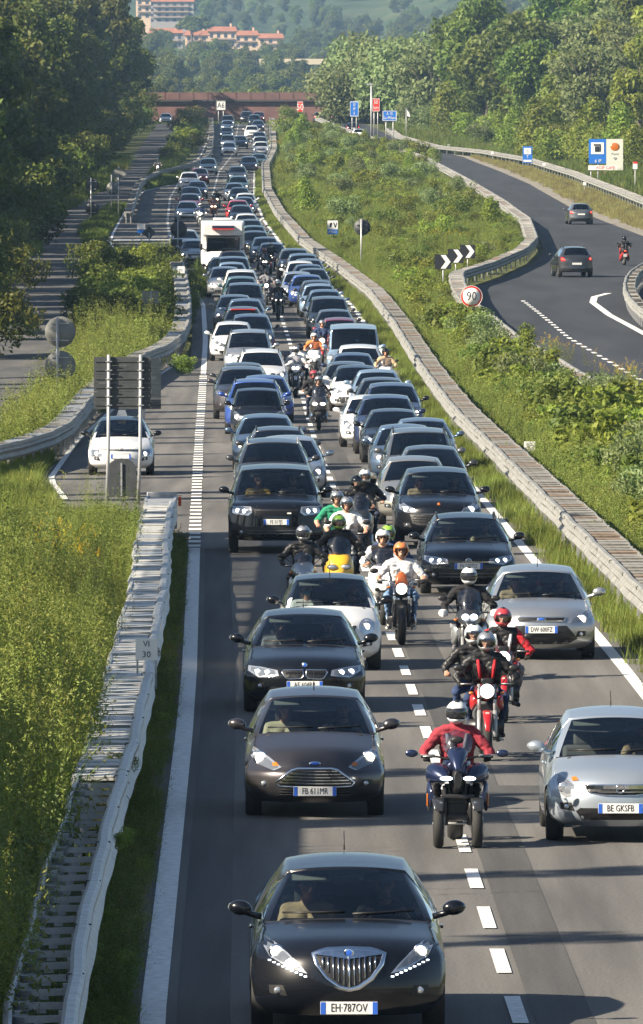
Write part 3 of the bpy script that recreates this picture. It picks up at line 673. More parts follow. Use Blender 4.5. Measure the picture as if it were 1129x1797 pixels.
        o=[(-.28*X,gz_-.06),(.28*X,gz_-.06),(.26*X,gz_-.20),(-.26*X,gz_-.20)]; G=gobj('grille',o)
        slats(G,lambda z:-.70*X,lambda z:.70*X,[gz_+.05],.008); slats(G,lambda z:-.70*X,lambda z:.70*X,[gz_+.02],.006,DARK)
        q=MB(); y=fy(cs,0,gz_+.05)-.02
        for dz in (0,.032): q.tube([(-.08,y,gz_+.02+dz),(0,y,gz_+.07+dz),(.08,y,gz_+.02+dz)],.009,6)
        q.build('badge',CHROME,root)
    elif g=='wide':
        o=[(-.48*X,gz_+.06),(.48*X,gz_+.06),(.44*X,gz_-.06),(.3*X,gz_-.10),(-.3*X,gz_-.10),(-.44*X,gz_-.06)]; G=gobj('grille',o)
        if det>=1: slats(G,lambda z:-.42*X,lambda z:.42*X,[gz_-.04,gz_,gz_+.035],.006,CHROME if det==2 else HOUSE)
    elif g=='star':
        o=[(-.40*X,gz_+.05),(.40*X,gz_+.05),(.34*X,gz_-.09),(-.34*X,gz_-.09)]; G=gobj('grille',o); slats(G,lambda z:-.38*X,lambda z:.38*X,[gz_-.02],.008)
        q=MB(); y=fy(cs,0,gz_-.02); q.lathe([(y-.01,.07),(y-.03,.068),(y-.03,.055)],(0,0,gz_-.02),'y',20); q.build('badge',CHROME,root)
    # lower intake, fog lamps, plate
    lo=gc+.13
    if st['lower']==1: gobj('air_intake',[(-.52*X,lo-.05),(.52*X,lo-.05),(.60*X,lo+.05),(.54*X,lo+.09),(-.54*X,lo+.09),(-.60*X,lo+.05)])
    elif st['lower']==2:
        G=gobj('air_intake',[(-.66*X,lo+.03),(-.48*X,lo-.06),(.48*X,lo-.06),(.66*X,lo+.03),(.46*X,lo+.24),(-.46*X,lo+.24)] if g=='focus' else [(-.6*X,lo-.02),(-.45*X,lo-.08),(.45*X,lo-.08),(.6*X,lo-.02),(.54*X,lo+.05),(-.54*X,lo+.05)],DARK)
        if det==2: slats(G,lambda z:-.5*X,lambda z:.5*X,[lo-.03,lo+.0,lo+.03],.004,BLACK)
    elif st['lower']==3:
        G=gobj('air_intake',[(-.72*X,lo-.05),(.72*X,lo-.05),(.66*X,lo+.16),(-.66*X,lo+.16)]); slats(G,lambda z:-.62*X,lambda z:.62*X,[lo+.02,lo+.08],.006,HOUSE)
    if det>=1 and st['fog']:
        for sg in (-1,1):
            xx=sg*.72*X; zz=lo+.10 if st['lower']!=3 else lo+.05
            F1=gobj('fog_light',[(xx+sg*x,z) for x,z in ((-.09,zz-.05),(.07,zz-.03),(.08,zz+.045),(-.05,zz+.05))])
            q=MB(); q.ell((xx,fy(cs,xx,zz)-.012,zz),(.035,.02,.033),u=12,v=7); q.build('fog_lamp',REFL,F1)
    pz=st.get('pz',lo+.20); 
    if st['plate'] is not None or det>=1:
        y=fy(cs,0,pz)-.035; q=MB(); q.box((0,y,pz),(.52,.012,.115),bev=.004); pt_=q.build('number_plate',PLATEW,root)
        q=MB(); q.box((-.236,y-.007,pz),(.045,.004,.111)); q.box((.236,y-.007,pz),(.045,.004,.111)); q.build('plate_band',PLATEB,pt_)
        q=MB(); q.box((0,y+.02,pz),(.3,.035,.07)); q.build('plate_holder',BLACK,pt_)
        if st['plate'] and det==2: text(st['plate'],.108,INK,pt_,(0,y-.008,pz),sx=.70)
    # mirrors
    mm=PAINTS['black'] if st['mir']=='black' else pm
    yC=s['yc']+.30; zM=s['zc']+.085
    for sg in (-1,1):
        q=MB(); q.ell((sg*(w*.965+.115),yC,zM),(.108,.07,.070),rot=(0,sg*R(-6),sg*R(8)),u=14,v=10); q.tube([(sg*w*.88,yC+.03,zM-.085),(sg*(w+.01),yC+.01,zM-.05),(sg*(w+.06),yC,zM-.03)],[.03,.028,.03],8)
        mo=q.build('wing_mirror',mm,root)
        if det==2: q=MB(); q.ell((sg*(w*.965+.13),yC+.068,zM+.004),(.10,.012,.058),u=12,v=6); q.build('mirror_glass',REFL,mo)
    if st['rails']:
        for sg in (-1,1):
            q=MB(); x=sg*(s['rw']*w*1.0); pts=[]
            for k in range(7):
                y=s['yr']+.15+(s['yre']-s['yr']-.3)*k/6; h=cs['bvh'].ray_cast(Vector((x*.97,y,3)),Vector((0,0,-1))); z=(h[0].z if h[0] else s['H'])+(.045 if 0<k<6 else .0); pts.append((x*.97,y,z))
            q.tube(pts,.018,6); q.build('roof_rail',GALV if st['rails']==2 else BLACK,root)
    # rear
    if det>=1 or st.get('rearview'):
        for sg in (-1,1):
            zt=s['zt']; t=obj('tail_light',drape(cs,[(sg*x,z) for x,z in ((.62*X,zt-.25),(.88*X,zt-.27),(.92*X,zt-.05),(.84*X,zt-.03),(.70*X,zt-.10))],.01,rear=True),REDL,root)
            if st.get('rearview'): q=MB(); q.ell((sg*.80*X,fy(cs,sg*.80*X,zt-.15,True)+.016,zt-.15),(.05,.02,.06)); q.build('lit_lamp',REDLIT,t)
        if st.get('rearview'):
            y=s['L']-.01; q=MB(); q.box((0,fy(cs,0,.70,True)+.02,.72),(.50,.02,.11)); q.build('number_plate',PLATEW,root)
            gobj2=obj('rear_bumper_panel',drape(cs,[(-.8*X,gc+.10),(.8*X,gc+.10),(.8*X,gc+.24),(-.8*X,gc+.24)],.01,rear=True),BLACK,root)
    if det>=1:
        q=MB(); q.box((0,s['yc']+.32,s['zc']-.09),(s['W']*.70,.55,.12),bev=.04); q.build('dashboard',DASH,root)
        for sg in (-1,1):
            q=MB(); yS=s['yc']+1.12; q.box((sg*.36,yS,.62+.12),(.50,.14,.62),rot=(R(-14),0,0),bev=.05); q.box((sg*.36,yS+.10,s['H']-.33-.05),(.24,.10,.17),rot=(R(-10),0,0),bev=.04)
            q.box((sg*.36,yS-.26,.45),(.5,.5,.14),bev=.05); q.build('seat',SEATF if not st.get('seatl') else SEATL,root)
        q=MB(); q.box((0,s['yt']-.75,.80),(1.2,.14,.5),rot=(R(-14),0,0),bev=.05); q.build('rear_seat',SEATF,root)
        q=MB(); q.tube([(.36+.18*math.cos(a),s['yc']+.62+.08*math.sin(a),s['zc']-.02+.165*math.sin(a)) for a in np.linspace(0,2*PI,19)],.014,6,cap=False); q.build('steering_wheel',BLACK,root)
    if det==2:
        for x0,x1 in ((-.60,-.02),(.05,.62)):
            q=MB(); pts=[]
            for k in range(4):
                x=(x0+(x1-x0)*k/3)*w*1.1; zz=s['zc']+.045+.02*(k/3); pts.append((x,fy(cs,x,zz)-.018,zz))
            q.tube(pts,.010,5); q.build('wiper',BLACK,root)
        q=MB(); q.box((0,s['yr']-.02,s['zh']-.09),(.24,.03,.06),bev=.012); q.build('inner_mirror',SEATL,root)
        for sg in (-1,1):
            q=MB(); q.box((sg*.34,s['yr']+.10,s['zh']-.075),(.36,.10,.02),rot=(R(40),0,0),bev=.006); q.build('sun_visor',VISOR,root)
            q=MB(); q.box((sg*(w*.985),s['yc']+1.05,s['zc']-.14),(.03,.20,.028),bev=.01); q.build('door_handle',pm,root)
            q=MB(); q.ell((sg*.28,fy(cs,0,s['zc']-.012)+.12,s['zc']-.03+.012),(.02,.02,.012),u=8,v=5); q.build('washer_jet',BLACK,root)
        if st.get('antenna',1):
            ya=s['yr']+.25 if st.get('frontant') else s['yre']-.15; q=MB(); q.tube([(0,ya,s['H']-.03),(0,ya+.10,s['H']+.20 if st.get('frontant') else s['H']+.14)],[.008,.004],5); q.build('antenna',BLACK,root)
    if det==1 and st.get('visor',1):
        for sg in (-1,1):
            q=MB(); q.box((sg*.34,s['yr']+.10,s['zh']-.075),(.38,.10,.02),rot=(R(40),0,0)); q.build('sun_visor',VISOR,root)
    for k,v in st.items(): pass
    return root

# ---------------------------------------------------------------- people
CLOTH={}
def cloth(name,col,rough=.85):
    return mat('cloth_'+name,col,rough,noise_s=11,noise_a=.22,spec=.3,bump=1.0)
def capsule(b,a,c,ra,rc,n=10):
    a=Vector(a);c=Vector(c);d=c-a;L=d.length
    if L<1e-5: d=Vector((0,0,1));L=1e-4
    q=d.to_track_quat('Z','Y'); rings=[]
    prof=[(-ra*math.cos(t),ra*math.sin(t)) for t in (0.02,.5,1.0)]+[(0,ra),(L,rc)]+[(L+rc*math.cos(t),rc*math.sin(t)) for t in (1.0,.5,.02)]
    for z,r in prof: rings.append([b.verts.new(a+q@Vector((r*math.cos(2*PI*k/n),r*math.sin(2*PI*k/n),z))) for k in range(n)])
    for i in range(len(rings)-1):
        for k in range(n): b.faces.new((rings[i][k],rings[i][(k+1)%n],rings[i+1][(k+1)%n],rings[i+1][k]))
    b.faces.new(rings[0][::-1]); b.faces.new(rings[-1])
def person_mesh(bones,vox=.015,lo=2):
    """one continuous skin grown round tapered bones; bones: (a,b,ra,rb,slot)"""
    b=bmesh.new()
    for (a,c,ra,rc,sl) in bones: capsule(b,a,c,ra,rc)
    me=bpy.data.meshes.new('body'); b.to_mesh(me); b.free()
    o=bpy.data.objects.new('t',me); C.objects.link(o)
    m=o.modifiers.new('r','REMESH'); m.mode='VOXEL'; m.voxel_size=vox; m.use_smooth_shade=True
    sm=o.modifiers.new('s','SMOOTH'); sm.iterations=lo; sm.factor=.5
    dg=bpy.context.evaluated_depsgraph_get(); dg.update(); out=bpy.data.meshes.new_from_object(o.evaluated_get(dg)); bpy.data.objects.remove(o)
    n=len(out.polygons); ce=np.zeros(n*3); out.polygons.foreach_get('center',ce); ce=ce.reshape(-1,3)
    best=np.full(n,1e9); idx=np.zeros(n,int)
    for (a,c,ra,rc,sl) in bones:
        a=np.array(a,float);c=np.array(c,float);d=c-a;l2=max(d@d,1e-9); t=np.clip(((ce-a)@d)/l2,0,1); pr=a+t[:,None]*d; dist=np.linalg.norm(ce-pr,axis=1)-(ra+(rc-ra)*t)
        m_=dist<best; best[m_]=dist[m_]; idx[m_]=sl
    nv=len(out.vertices); co=np.zeros(nv*3); out.vertices.foreach_get('co',co); co=co.reshape(-1,3); no=np.zeros(nv*3); out.vertices.foreach_get('normal',no); no=no.reshape(-1,3)
    cl=np.zeros(nv); lv=np.zeros(len(out.loops),np.int32); out.loops.foreach_get('vertex_index',lv); lt=np.zeros(n,np.int32); out.polygons.foreach_get('loop_total',lt)
    np.maximum.at(cl,lv,np.repeat(np.isin(idx,[0,1,5,6]).astype(float),lt))
    if vox<.016:          # folds in the cloth
        for i in np.nonzero(cl>.5)[0]:
            c=co[i]; w=noise.noise(Vector((c[0]*7,c[1]*7,c[2]*17)))+.6*noise.noise(Vector((c[0]*19,c[1]*15,c[2]*30+9))); co[i]+=no[i]*(.017*w-.004*abs(w))
        out.vertices.foreach_set('co',co.ravel())
    out.polygons.foreach_set('material_index',idx.astype(np.int32)); out.polygons.foreach_set('use_smooth',[True]*n); out.update(); out.name='body'
    return out
def head_bones(h,sc=1,fwd=-1,turn=0):
    h=Vector(h); f=Vector((math.sin(turn),-math.cos(turn),0)); sd_=Vector((f.y,-f.x,0))
    B=[(h+Vector((0,0,.03))-f*.02,h+Vector((0,0,.035))+f*.015,.088,.08,4),(h+Vector((0,0,-.02)),h+Vector((0,0,-.065))+f*.025,.072,.048,4)]
    B.append((h+f*.088+Vector((0,0,.012)),h+f*.106+Vector((0,0,-.022)),.010,.015,4))      # nose
    B.append((h+f*.080+Vector((0,0,-.058))-sd_*.018,h+f*.080+Vector((0,0,-.058))+sd_*.018,.011,.011,4))  # lips
    B.append((h+f*.078+Vector((0,0,.035))-sd_*.03,h+f*.078+Vector((0,0,.035))+sd_*.03,.012,.012,4))    # brow
    for s_ in (-1,1): B.append((h+sd_*s_*.085+Vector((0,0,.01)),h+sd_*s_*.09+Vector((0,0,-.015)),.014,.010,4))
    return [(tuple(a),tuple(b),c,d,e) for a,b,c,d,e in B]
def hand_bones(w,g,out,sl=2):
    """fist round a grip at g lying along x; w wrist"""
    B=[]; w=Vector(w); g=Vector(g); B.append((w,g+Vector((0,.03,.022)),.030,.034,sl))
    for k in range(4):
        x=(k-1.5)*.021; L_=(.055,.062,.058,.046)[k]
        a=g+Vector((x,.005,.034)); b_=a+Vector((0,-.034,-.004)); c=b_+Vector((0,-.004,-L_*.62)); e=c+Vector((0,.03,-.006))
        B+=[(a,b_,.0115,.0105,sl),(b_,c,.0105,.0095,sl),(c,e,.0095,.0085,sl)]
    s_=-out; a=g+Vector((s_*.034,.03,.014)); b_=g+Vector((s_*.045,.0,-.010)); c=g+Vector((s_*.036,-.018,-.026))
    B+=[(a,b_,.014,.012,sl),(b_,c,.012,.010,sl)]
    return [(tuple(a),tuple(b),c,d,e) for a,b,c,d,e in B]
def rider_bones(hip=(1.12,.86),lean=.16,grip=(.36,.74,1.02),knee=(.24,.74,.80),foot=(.20,1.05,.32),head=None,elb=.10,foots=None,sink=0):
    hy,hz=hip; P_=Vector((0,hy,hz+.06)); Cc=Vector((0,hy-lean,hz+.44)); N=Vector((0,hy-lean-.02,hz+.60)); Hd=Vector(head) if head else N+Vector((0,-.06,.085))
    B=[(tuple(P_+Vector((-.06,0,0))),tuple(Cc+Vector((-.085,0,-.08))),  .125,.115,0),(tuple(P_+Vector((.06,0,0))),tuple(Cc+Vector((.085,0,-.08))),.140,.135,0),
       (tuple(Cc+Vector((-.15,0,.02))),tuple(Cc+Vector((.15,0,.02))),.105,.105,0),(tuple(Cc+Vector((0,0,.05))),tuple(N+Vector((0,-.01,.03))),.085,.066,7),
       (tuple(P_+Vector((-.08,0,-.04))),tuple(P_+Vector((.08,0,-.04))),.13,.13,1)]
    B+=head_bones(Hd)
    for sg in (-1,1):
        S=Vector((sg*.19,Cc.y,Cc.z+.03)); G=Vector((sg*grip[0],grip[1],grip[2])); Wr=G+Vector((sg*.01,.085,.03))
        E_=(S+Wr)/2+Vector((sg*elb,.02,-.07))
        B+=[(tuple(S),tuple(E_),.082,.062,5),(tuple(E_),tuple(Wr),.062,.042,6)]+hand_bones(Wr,G,sg)
        Hj=P_+Vector((sg*.10,0,-.03)); K=Vector((sg*knee[0],knee[1],knee[2])); 
        ft=(foots or {}).get(sg,foot); A=Vector((sg*ft[0],ft[1],ft[2])); 
        B+=[(tuple(Hj),tuple(K),.098,.066,1),(tuple(K),tuple(A+Vector((0,0,.03))),.062,.042,1),(tuple(A+Vector((0,0,.05))),tuple(A+Vector((0,.01,-.03))),.048,.045,3),(tuple(A+Vector((0,.03,-.05))),tuple(A+Vector((sg*.03,-.16,-.06))),.042,.034,3)]
    return B,Hd
_b1,_H1=rider_bones()
_b2,_H2=rider_bones(hip=(1.22,.80),lean=.06,grip=(.33,.80,1.0),knee=(.20,.82,.72),foot=(.19,.86,.33),elb=.08)
_b3,_H3=rider_bones(hip=(1.2,.86),lean=.26,grip=(.35,.74,.98),knee=(.25,.82,.82),foot=(.20,1.18,.36),elb=.12)
POSES={'upright':(_b1,_H1),'scooter':(_b2,_H2),'sport':(_b3,_H3)}
def _seated(drive):
    B=[((-.06,0,.55),(-.09,.10,.92),.13,.12,0),((.06,0,.55),(.09,.10,.92),.13,.12,0),((-.16,.10,.98),(.16,.10,.98),.085,.085,0),((0,.10,1.02),(0,.07,1.12),.06,.052,7),((-.09,-.02,.5),(.09,-.02,.5),.12,.12,1)]
    hd=Vector((0,.05,1.22)); B+=head_bones(hd,turn=0 if drive else .35)
    for sg in (-1,1):
        S=(sg*.20,.10,1.0)
        if drive: E_=(sg*.30,-.12,.80); Wr=(sg*.18,-.36,.97); G=(sg*.15,-.45,1.0)
        else: E_=(sg*.27,-.05,.76); Wr=(sg*.12,-.24,.66); G=(sg*.08,-.32,.64)
        B+=[(S,E_,.055,.043,5),(E_,Wr,.040,.03,4)]+hand_bones(Wr,G,sg,4)
        B+=[((sg*.10,-.05,.50),(sg*.14,-.48,.56),.09,.065,1),((sg*.14,-.48,.56),(sg*.14,-.62,.2),.06,.045,1)]
    return B,hd
POSES['driver']=_seated(True); POSES['passenger']=_seated(False)
PM={}
def person(pose,label,group,top,stripe=None,legs=cloth('dark_jeans',(.03,.04,.07)),sleeve=None,fore=None,gloves=None,boots=cloth('boots_black',(.015,.015,.016),.5),helmet=None,hair=None,face='none',loc=(0,0,0),rz=0,shift=(0,0,0)):
    if pose not in PM: PM[pose]=person_mesh(POSES[pose][0],.014 if pose in('upright','scooter','sport') else .017)
    me=PM[pose]; hd=POSES[pose][1]
    if not me.materials:
        for k in range(8): me.materials.append(SKIN)
    root=empty('person',loc,rz,label=label,cat='person',group=group)
    o=obj('body',me,None,root); o.location=shift
    ms=[top,legs,gloves or SKIN,boots,SKIN,sleeve or top,fore or sleeve or top,top if helmet and helmet[0]=='full' else SKIN]
    for k,m in enumerate(ms): o.material_slots[k].link='OBJECT'; o.material_slots[k].material=m
    h=Vector(hd)+Vector(shift)
    if face=='sunglasses':
        q=MB(); q.ell((h.x-.033,h.y-.096,h.z+.012),(.028,.012,.020),u=10,v=6); q.ell((h.x+.033,h.y-.096,h.z+.012),(.028,.012,.020),u=10,v=6); q.box((h.x,h.y-.098,h.z+.016),(.03,.008,.008)); q.build('sunglasses',BLACK,root)
    elif face=='eyes':
        for s_ in (-1,1): q=MB(); q.ell((h.x+s_*.032,h.y-.087,h.z+.012),(.013,.008,.009),u=8,v=5); q.build('eye',INK,root)
    elif face=='mask':
        q=MB(); q.ell((h.x,h.y-.078,h.z-.045),(.062,.036,.042),u=12,v=8); q.build('face_mask',mat('mask_teal',(.15,.55,.50),.8),root)
    if stripe:
        B_=POSES[pose][0]; a=Vector(B_[0][1])+Vector(shift)
        for s_ in (-1,1): q=MB(); q.tube([(s_*.115,a.y-.10,a.z+.10),(s_*.10,a.y-.135,a.z+.0),(s_*.085,a.y-.125,a.z-.14)],[.020,.026,.018],8); q.build('jacket_stripe',stripe,root)
    if hair:
        q=MB(); q.ell((h.x,h.y+.036,h.z+.052),(.098,.100,.088),u=14,v=9)
        if hair[1]: q.ell((h.x,h.y+.055,h.z-.06),(.105,.065,.15),u=12,v=8)
        q.build('hair',hair[0],root)
    if helmet:
        kind,col,vis=helmet; b=bmesh.new(); bmesh.ops.create_uvsphere(b,u_segments=22,v_segments=16,radius=1)
        bmesh.ops.rotate(b,cent=(0,0,0),matrix=Matrix.Rotation(R(90),3,'Z'),verts=b.verts)
        for v in b.verts: v.co=Vector((v.co.x*.130,v.co.y*.150,v.co.z*.142+.022))
        lowcut=-.06 if kind=='full' else -.015
        kill=[]
        for f in b.faces:
            c=f.calc_center_median(); front=c.y<-.055 and abs(c.x)<.115
            if c.z<-.105: kill.append(f)
            elif front and (( -.045<c.z<.062) if kind=='full' else c.z<.062): kill.append(f)
        bmesh.ops.delete(b,geom=kill,context='FACES')
        ext=bmesh.ops.solidify(b,geom=b.faces[:],thickness=.012)
        bmesh.ops.translate(b,verts=b.verts,vec=(h.x,h.y+.005,h.z+.0))
        for f in b.faces: f.smooth=True
        hm=obj('helmet',b,col,root)
        b=bmesh.new(); bmesh.ops.create_uvsphere(b,u_segments=24,v_segments=16,radius=1)
        for v in b.verts: v.co=Vector((v.co.x*.134,v.co.y*.156,v.co.z*.146+.022))
        lo_=-.045 if kind=='full' else -.02
        bmesh.ops.delete(b,geom=[f for f in b.faces if not(f.calc_center_median().y<-.05 and lo_<f.calc_center_median().z<.075)],context='FACES')
        bmesh.ops.translate(b,verts=b.verts,vec=(h.x,h.y+.005,h.z))
        for f in b.faces: f.smooth=True
        if vis!='none': obj('visor',b,vis if vis else GLASSD,hm)
        else: b.free()
        q=MB(); q.ell((h.x,h.y-.02,h.z+.152),(.035,.06,.018),u=10,v=6); q.build('air_vent',BLACK,hm)
    return root
# ---------------------------------------------------------------- motorbikes (front wheel at y=0, facing -y)
def tyre(r,wd,c,parent,rimm=RIMD,nm='wheel'):
    t=MB(); t.lathe([(-wd*.42,r*.72),(-wd/2,r*.88),(-wd*.3,r*.975),(0,r),(wd*.3,r*.975),(wd/2,r*.88),(wd*.42,r*.72)],n=26); o=t.build(nm,RUBBER,parent,loc=c)
    k=MB(); k.lathe([(-wd*.40,r*.73),(-wd*.25,r*.66),(wd*.25,r*.66),(wd*.40,r*.73)],n=26)
    for a in range(5): an=a*2*PI/5; k.box((0,math.cos(an)*r*.38,math.sin(an)*r*.38),(.035,r*.7,.03),rot=(an,0,0))
    k.lathe([(-wd*.5,.001),(-wd*.5,r*.16),(wd*.5,r*.16),(wd*.5,.001)],n=12); k.build('rim',rimm,o)
    d=MB(); d.lathe([(wd*.55,r*.30),(wd*.55,r*.52),(wd*.60,r*.52),(wd*.60,r*.30)],n=20); d.build('brake_disc',GALV,o)
    return o
def screen(parent,y0,z0,z1,hw0,hw1,slope,curv,m=None,name='windshield'):
    V=[];F_=[];n=8;k=5
    for j in range(k+1):
        t=j/k; hw=hw0+(hw1-hw0)*t+.04*math.sin(t*PI)
        for i in range(n+1): u=-1+2*i/n; V.append((u*hw*(1 if t<.8 else 1-.25*(t-.8)/.2*u*u),y0+slope*t*(z1-z0)+curv*u*u,z0+(z1-z0)*t-(.05*u*u if t>.9 else 0)))
    for j in range(k):
        for i in range(n): a=j*(n+1)+i; F_.append((a,a+1,a+n+2,a+n+1))
    return mesh(name,V,F_,m or glassmat('smoked_screen',(.45,.45,.50),.06),parent,smooth=True)
def lamp(parent,c,a,b_,lit=LAMPW,hous=CHROME,nm='headlight'):
    q=MB(); q.ell(c,(a*1.15,.07,b_*1.15),u=16,v=10); h=q.build(nm,hous,parent); q=MB(); q.ell((c[0],c[1]-.035,c[2]),(a,.045,b_),u=14,v=9); q.build('lamp',lit,h); return h
def bars(root,w=.37,z=1.0,y=.74,rise=.05,mz=.20,mx=.34,m=BLACK,mk='oval',mirm=BLACK):
    q=MB(); q.tube([(-w,y,z),(-w*.55,y-.02,z),(-.10,y-.05,z-rise),(.10,y-.05,z-rise),(w*.55,y-.02,z),(w,y,z)],.012,8); hb=q.build('handlebar',CHROME if m==CHROME else BLACK,root)
    for sg in (-1,1):
        q=MB(); q.tube([(sg*(w-.13),y,z),(sg*w,y+.005,z)],.018,8); q.build('grip',BLACK,hb)
        q=MB(); q.tube([(sg*(w-.02),y-.05,z+.005),(sg*(w-.17),y-.045,z+.01)],.007,6); q.build('brake_lever',GALV,hb)
        q=MB(); q.tube([(sg*(w-.16),y-.02,z+.02),(sg*mx,y-.05,z+mz)],.007,6); st_=q.build('mirror_stalk',m,root)
        q=MB(); q.ell((sg*(mx+.03),y-.055,z+mz+.02),(.075,.022,.045),u=12,v=8); q.build('wing_mirror',mirm,st_)
        q=MB(); q.ell((sg*.21,y-.16,z-.11),(.035,.03,.022),u=8,v=6); q.build('turn_lamp',AMBER,root)
    return hb
def forks(root,axle,top,x=.10,m=CHROME,r=.024):
    for sg in (-1,1):
        a=Vector((sg*x,axle[1],axle[2])); b_=Vector((sg*x,top[1],top[2])); md=a+(b_-a)*.5
        q=MB(); q.tube([a,md],r*1.3,10); f=q.build('fork_leg',BLACK if m!=GALV else GALV,root); q=MB(); q.tube([md,b_],r,10); q.build('fork_tube',m,f)
    q=MB(); q.tube([(-x-.03,axle[1],axle[2]),(x+.03,axle[1],axle[2])],.014,8); q.box((0,top[1]-.01,top[2]-.04),(x*2+.06,.06,.03),bev=.01); q.box((0,top[1]-.09,top[2]-.18),(x*2+.06,.06,.03),bev=.01); q.build('triple_clamp',BLACK,root)
def pegs(root,y=1.05,z=.33,w=.24):
    q=MB(); q.tube([(-w,y,z-.09),(w,y,z-.09)],.014,6); q.build('foot_peg',GALV,root)
def make_bike(style,col,lit=LAMPW,name='motorbike'):
    root=empty(name); pm=PAINTS[col]
    if style in('naked','classic','adventure','sport'):
        fr=.31 if style!='adventure' else .335; wd=.12 if style!='classic' else .13
        tyre(fr,wd,(0,.31,fr),root,RIM if style=='classic' else RIMD); tyre(.31,.17,(0,1.74,.31),root)
        forks(root,(0,.31,fr),(0,.64,1.0),.105 if style!='classic' else .12,CHROME if style=='classic' else GALV)
        q=MB(); q.loft([(.02,0,fr*1.35,.03,.015),(.15,0,fr*1.9,.055,.03),(.33,0,fr*2.12,.065,.02),(.52,0,fr*1.95,.055,.02),(.62,0,fr*1.55,.04,.015)],10); q.build('mudguard',pm if style!='classic' else BLACK,root)
        q=MB(); q.loft([(.66,0,.86,.07,.07),(.78,0,.90,.16,.10),(.98,0,.90,.17,.11),(1.14,0,.84,.10,.07)],14); q.build('fuel_tank',pm if style!='classic' else PAINTS['black'],root)
        q=MB(); q.loft([(1.08,0,.80,.10,.05),(1.3,0,.80,.15,.06),(1.6,0,.86,.12,.05),(1.88,0,.92,.06,.03)],12); q.build('saddle',BLACK,root)
        q=MB(); q.box((0,.98,.50),(.30,.46,.34),bev=.06); q.lathe([(-.24,.001),(-.24,.10),(.24,.10),(.24,.001)],(0,1.02,.42),'x',14); q.box((0,.76,.58),(.26,.12,.30),bev=.03)
        q.build('engine',DARK,root)
        q=MB(); q.box((0,.66,.60),(.24,.04,.28),bev=.008); q.build('radiator',BLACK,root)
        for sg in ((1,) if style!='classic' else (-1,1)): q=MB(); q.tube([(sg*.12,.80,.5),(sg*.15,.9,.24),(sg*.18,1.3,.24),(sg*.20,1.8,.40)],[.022,.024,.045,.05],8); q.build('exhaust',CHROME if style=='classic' else DARK,root)
        pegs(root)
        if style=='naked':
            lamp(root,(0,.50,.92),.095,.095,lit); bars(root)
            for sg in (-1,1): q=MB(); q.loft([(.62,sg*.15,.78,.03,.04),(.72,sg*.19,.76,.04,.11),(.95,sg*.19,.78,.03,.09)],10); q.build('side_fairing',pm,root)
            q=MB(); q.box((0,.56,1.05),(.16,.06,.08),bev=.02); q.build('instrument_pod',BLACK,root)
        elif style=='classic':
            lamp(root,(0,.48,.93),.092,.092,lit,CHROME); bars(root,.40,1.06,.78,.08,.14,.42,CHROME)
            q=MB(); q.loft([(.50,0,1.0,.10,.05),(.54,0,1.08,.10,.10),(.60,0,1.12,.07,.10)],12); q.build('flyscreen',PAINTS['orange'],root)
            for sg in (-1,1): q=MB(); q.tube([(sg*.22,.85,.5),(sg*.25,.85,.30),(sg*.22,1.0,.28)],.016,6); q.build('crash_bar',CHROME,root)
        elif style=='adventure':
            q=MB(); q.loft([(.22,0,.84,.03,.02),(.34,0,.88,.08,.05),(.48,0,.95,.17,.12),(.60,0,.98,.20,.14),(.78,0,.92,.22,.13)],16); q.build('front_fairing',pm,root)
            q=MB(); q.loft([(.10,0,.80,.03,.012),(.30,0,.84,.07,.018),(.5,0,.86,.09,.02)],10); q.build('beak',PAINTS['darkgrey'],root)
            for sg in (-1,1): 
                lamp(root,(sg*.065,.42,.98),.06,.048,lit,BLACK)
                q=MB(); q.loft([(.55,sg*.18,.74,.02,.05),(.66,sg*.23,.70,.05,.16),(.86,sg*.22,.72,.04,.14),(1.0,sg*.18,.74,.02,.08)],12); q.build('side_fairing',PAINTS['silver'] if col!='silver' else PAINTS['white'],root)
                q=MB(); q.loft([(.60,sg*.42,1.02,.02,.05),(.66,sg*.40,1.03,.08,.065),(.76,sg*.38,1.02,.05,.05)],10); q.build('hand_guard',PAINTS['white'],root)
            screen(root,.50,1.05,1.42,.16,.13,.45,.12); bars(root,.40,1.04,.74,.05,.20,.38)
        else:
            q=MB(); q.loft([(.20,0,.80,.04,.03),(.32,0,.86,.14,.09),(.50,0,.93,.20,.14),(.72,0,.90,.22,.13),(.9,0,.8,.2,.1)],16); q.build('front_fairing',pm,root)
            for sg in (-1,1): lamp(root,(sg*.09,.34,.87),.055,.038,lit,BLACK); 
            for sg in (-1,1): q=MB(); q.loft([(.42,sg*.17,.66,.02,.06),(.58,sg*.21,.60,.05,.20),(.95,sg*.20,.52,.04,.18),(1.2,sg*.15,.46,.02,.06)],12); q.build('side_fairing',pm,root)
            screen(root,.46,1.02,1.24,.15,.09,.7,.12); bars(root,.34,.98,.74,.02,.16,.34)
    elif style=='scooter':
        tyre(.25,.12,(0,.27,.25),root); tyre(.25,.14,(0,1.52,.25),root); forks(root,(0,.27,.25),(0,.40,.60),.085,BLACK)
        q=MB(); q.loft([(.04,0,.40,.04,.02),(.2,0,.53,.09,.05),(.42,0,.52,.09,.06)],12); q.build('mudguard',BLACK,root)
        q=MB(); q.loft([(.24,0,.66,.05,.05),(.32,0,.72,.16,.16),(.44,0,.74,.24,.26),(.56,0,.74,.27,.32),(.64,0,.72,.26,.32)],18,p=2.8); q.build('front_apron',pm,root)
        for sg in (-1,1):
            lamp(root,(sg*.12,.31,.80),.085,.045,lit,BLACK)
            q=MB(); q.loft([(.6,sg*.20,.34,.04,.10),(.9,sg*.22,.30,.07,.08),(1.2,sg*.20,.42,.10,.16),(1.7,sg*.13,.66,.05,.10)],12); q.build('side_panel',pm,root)
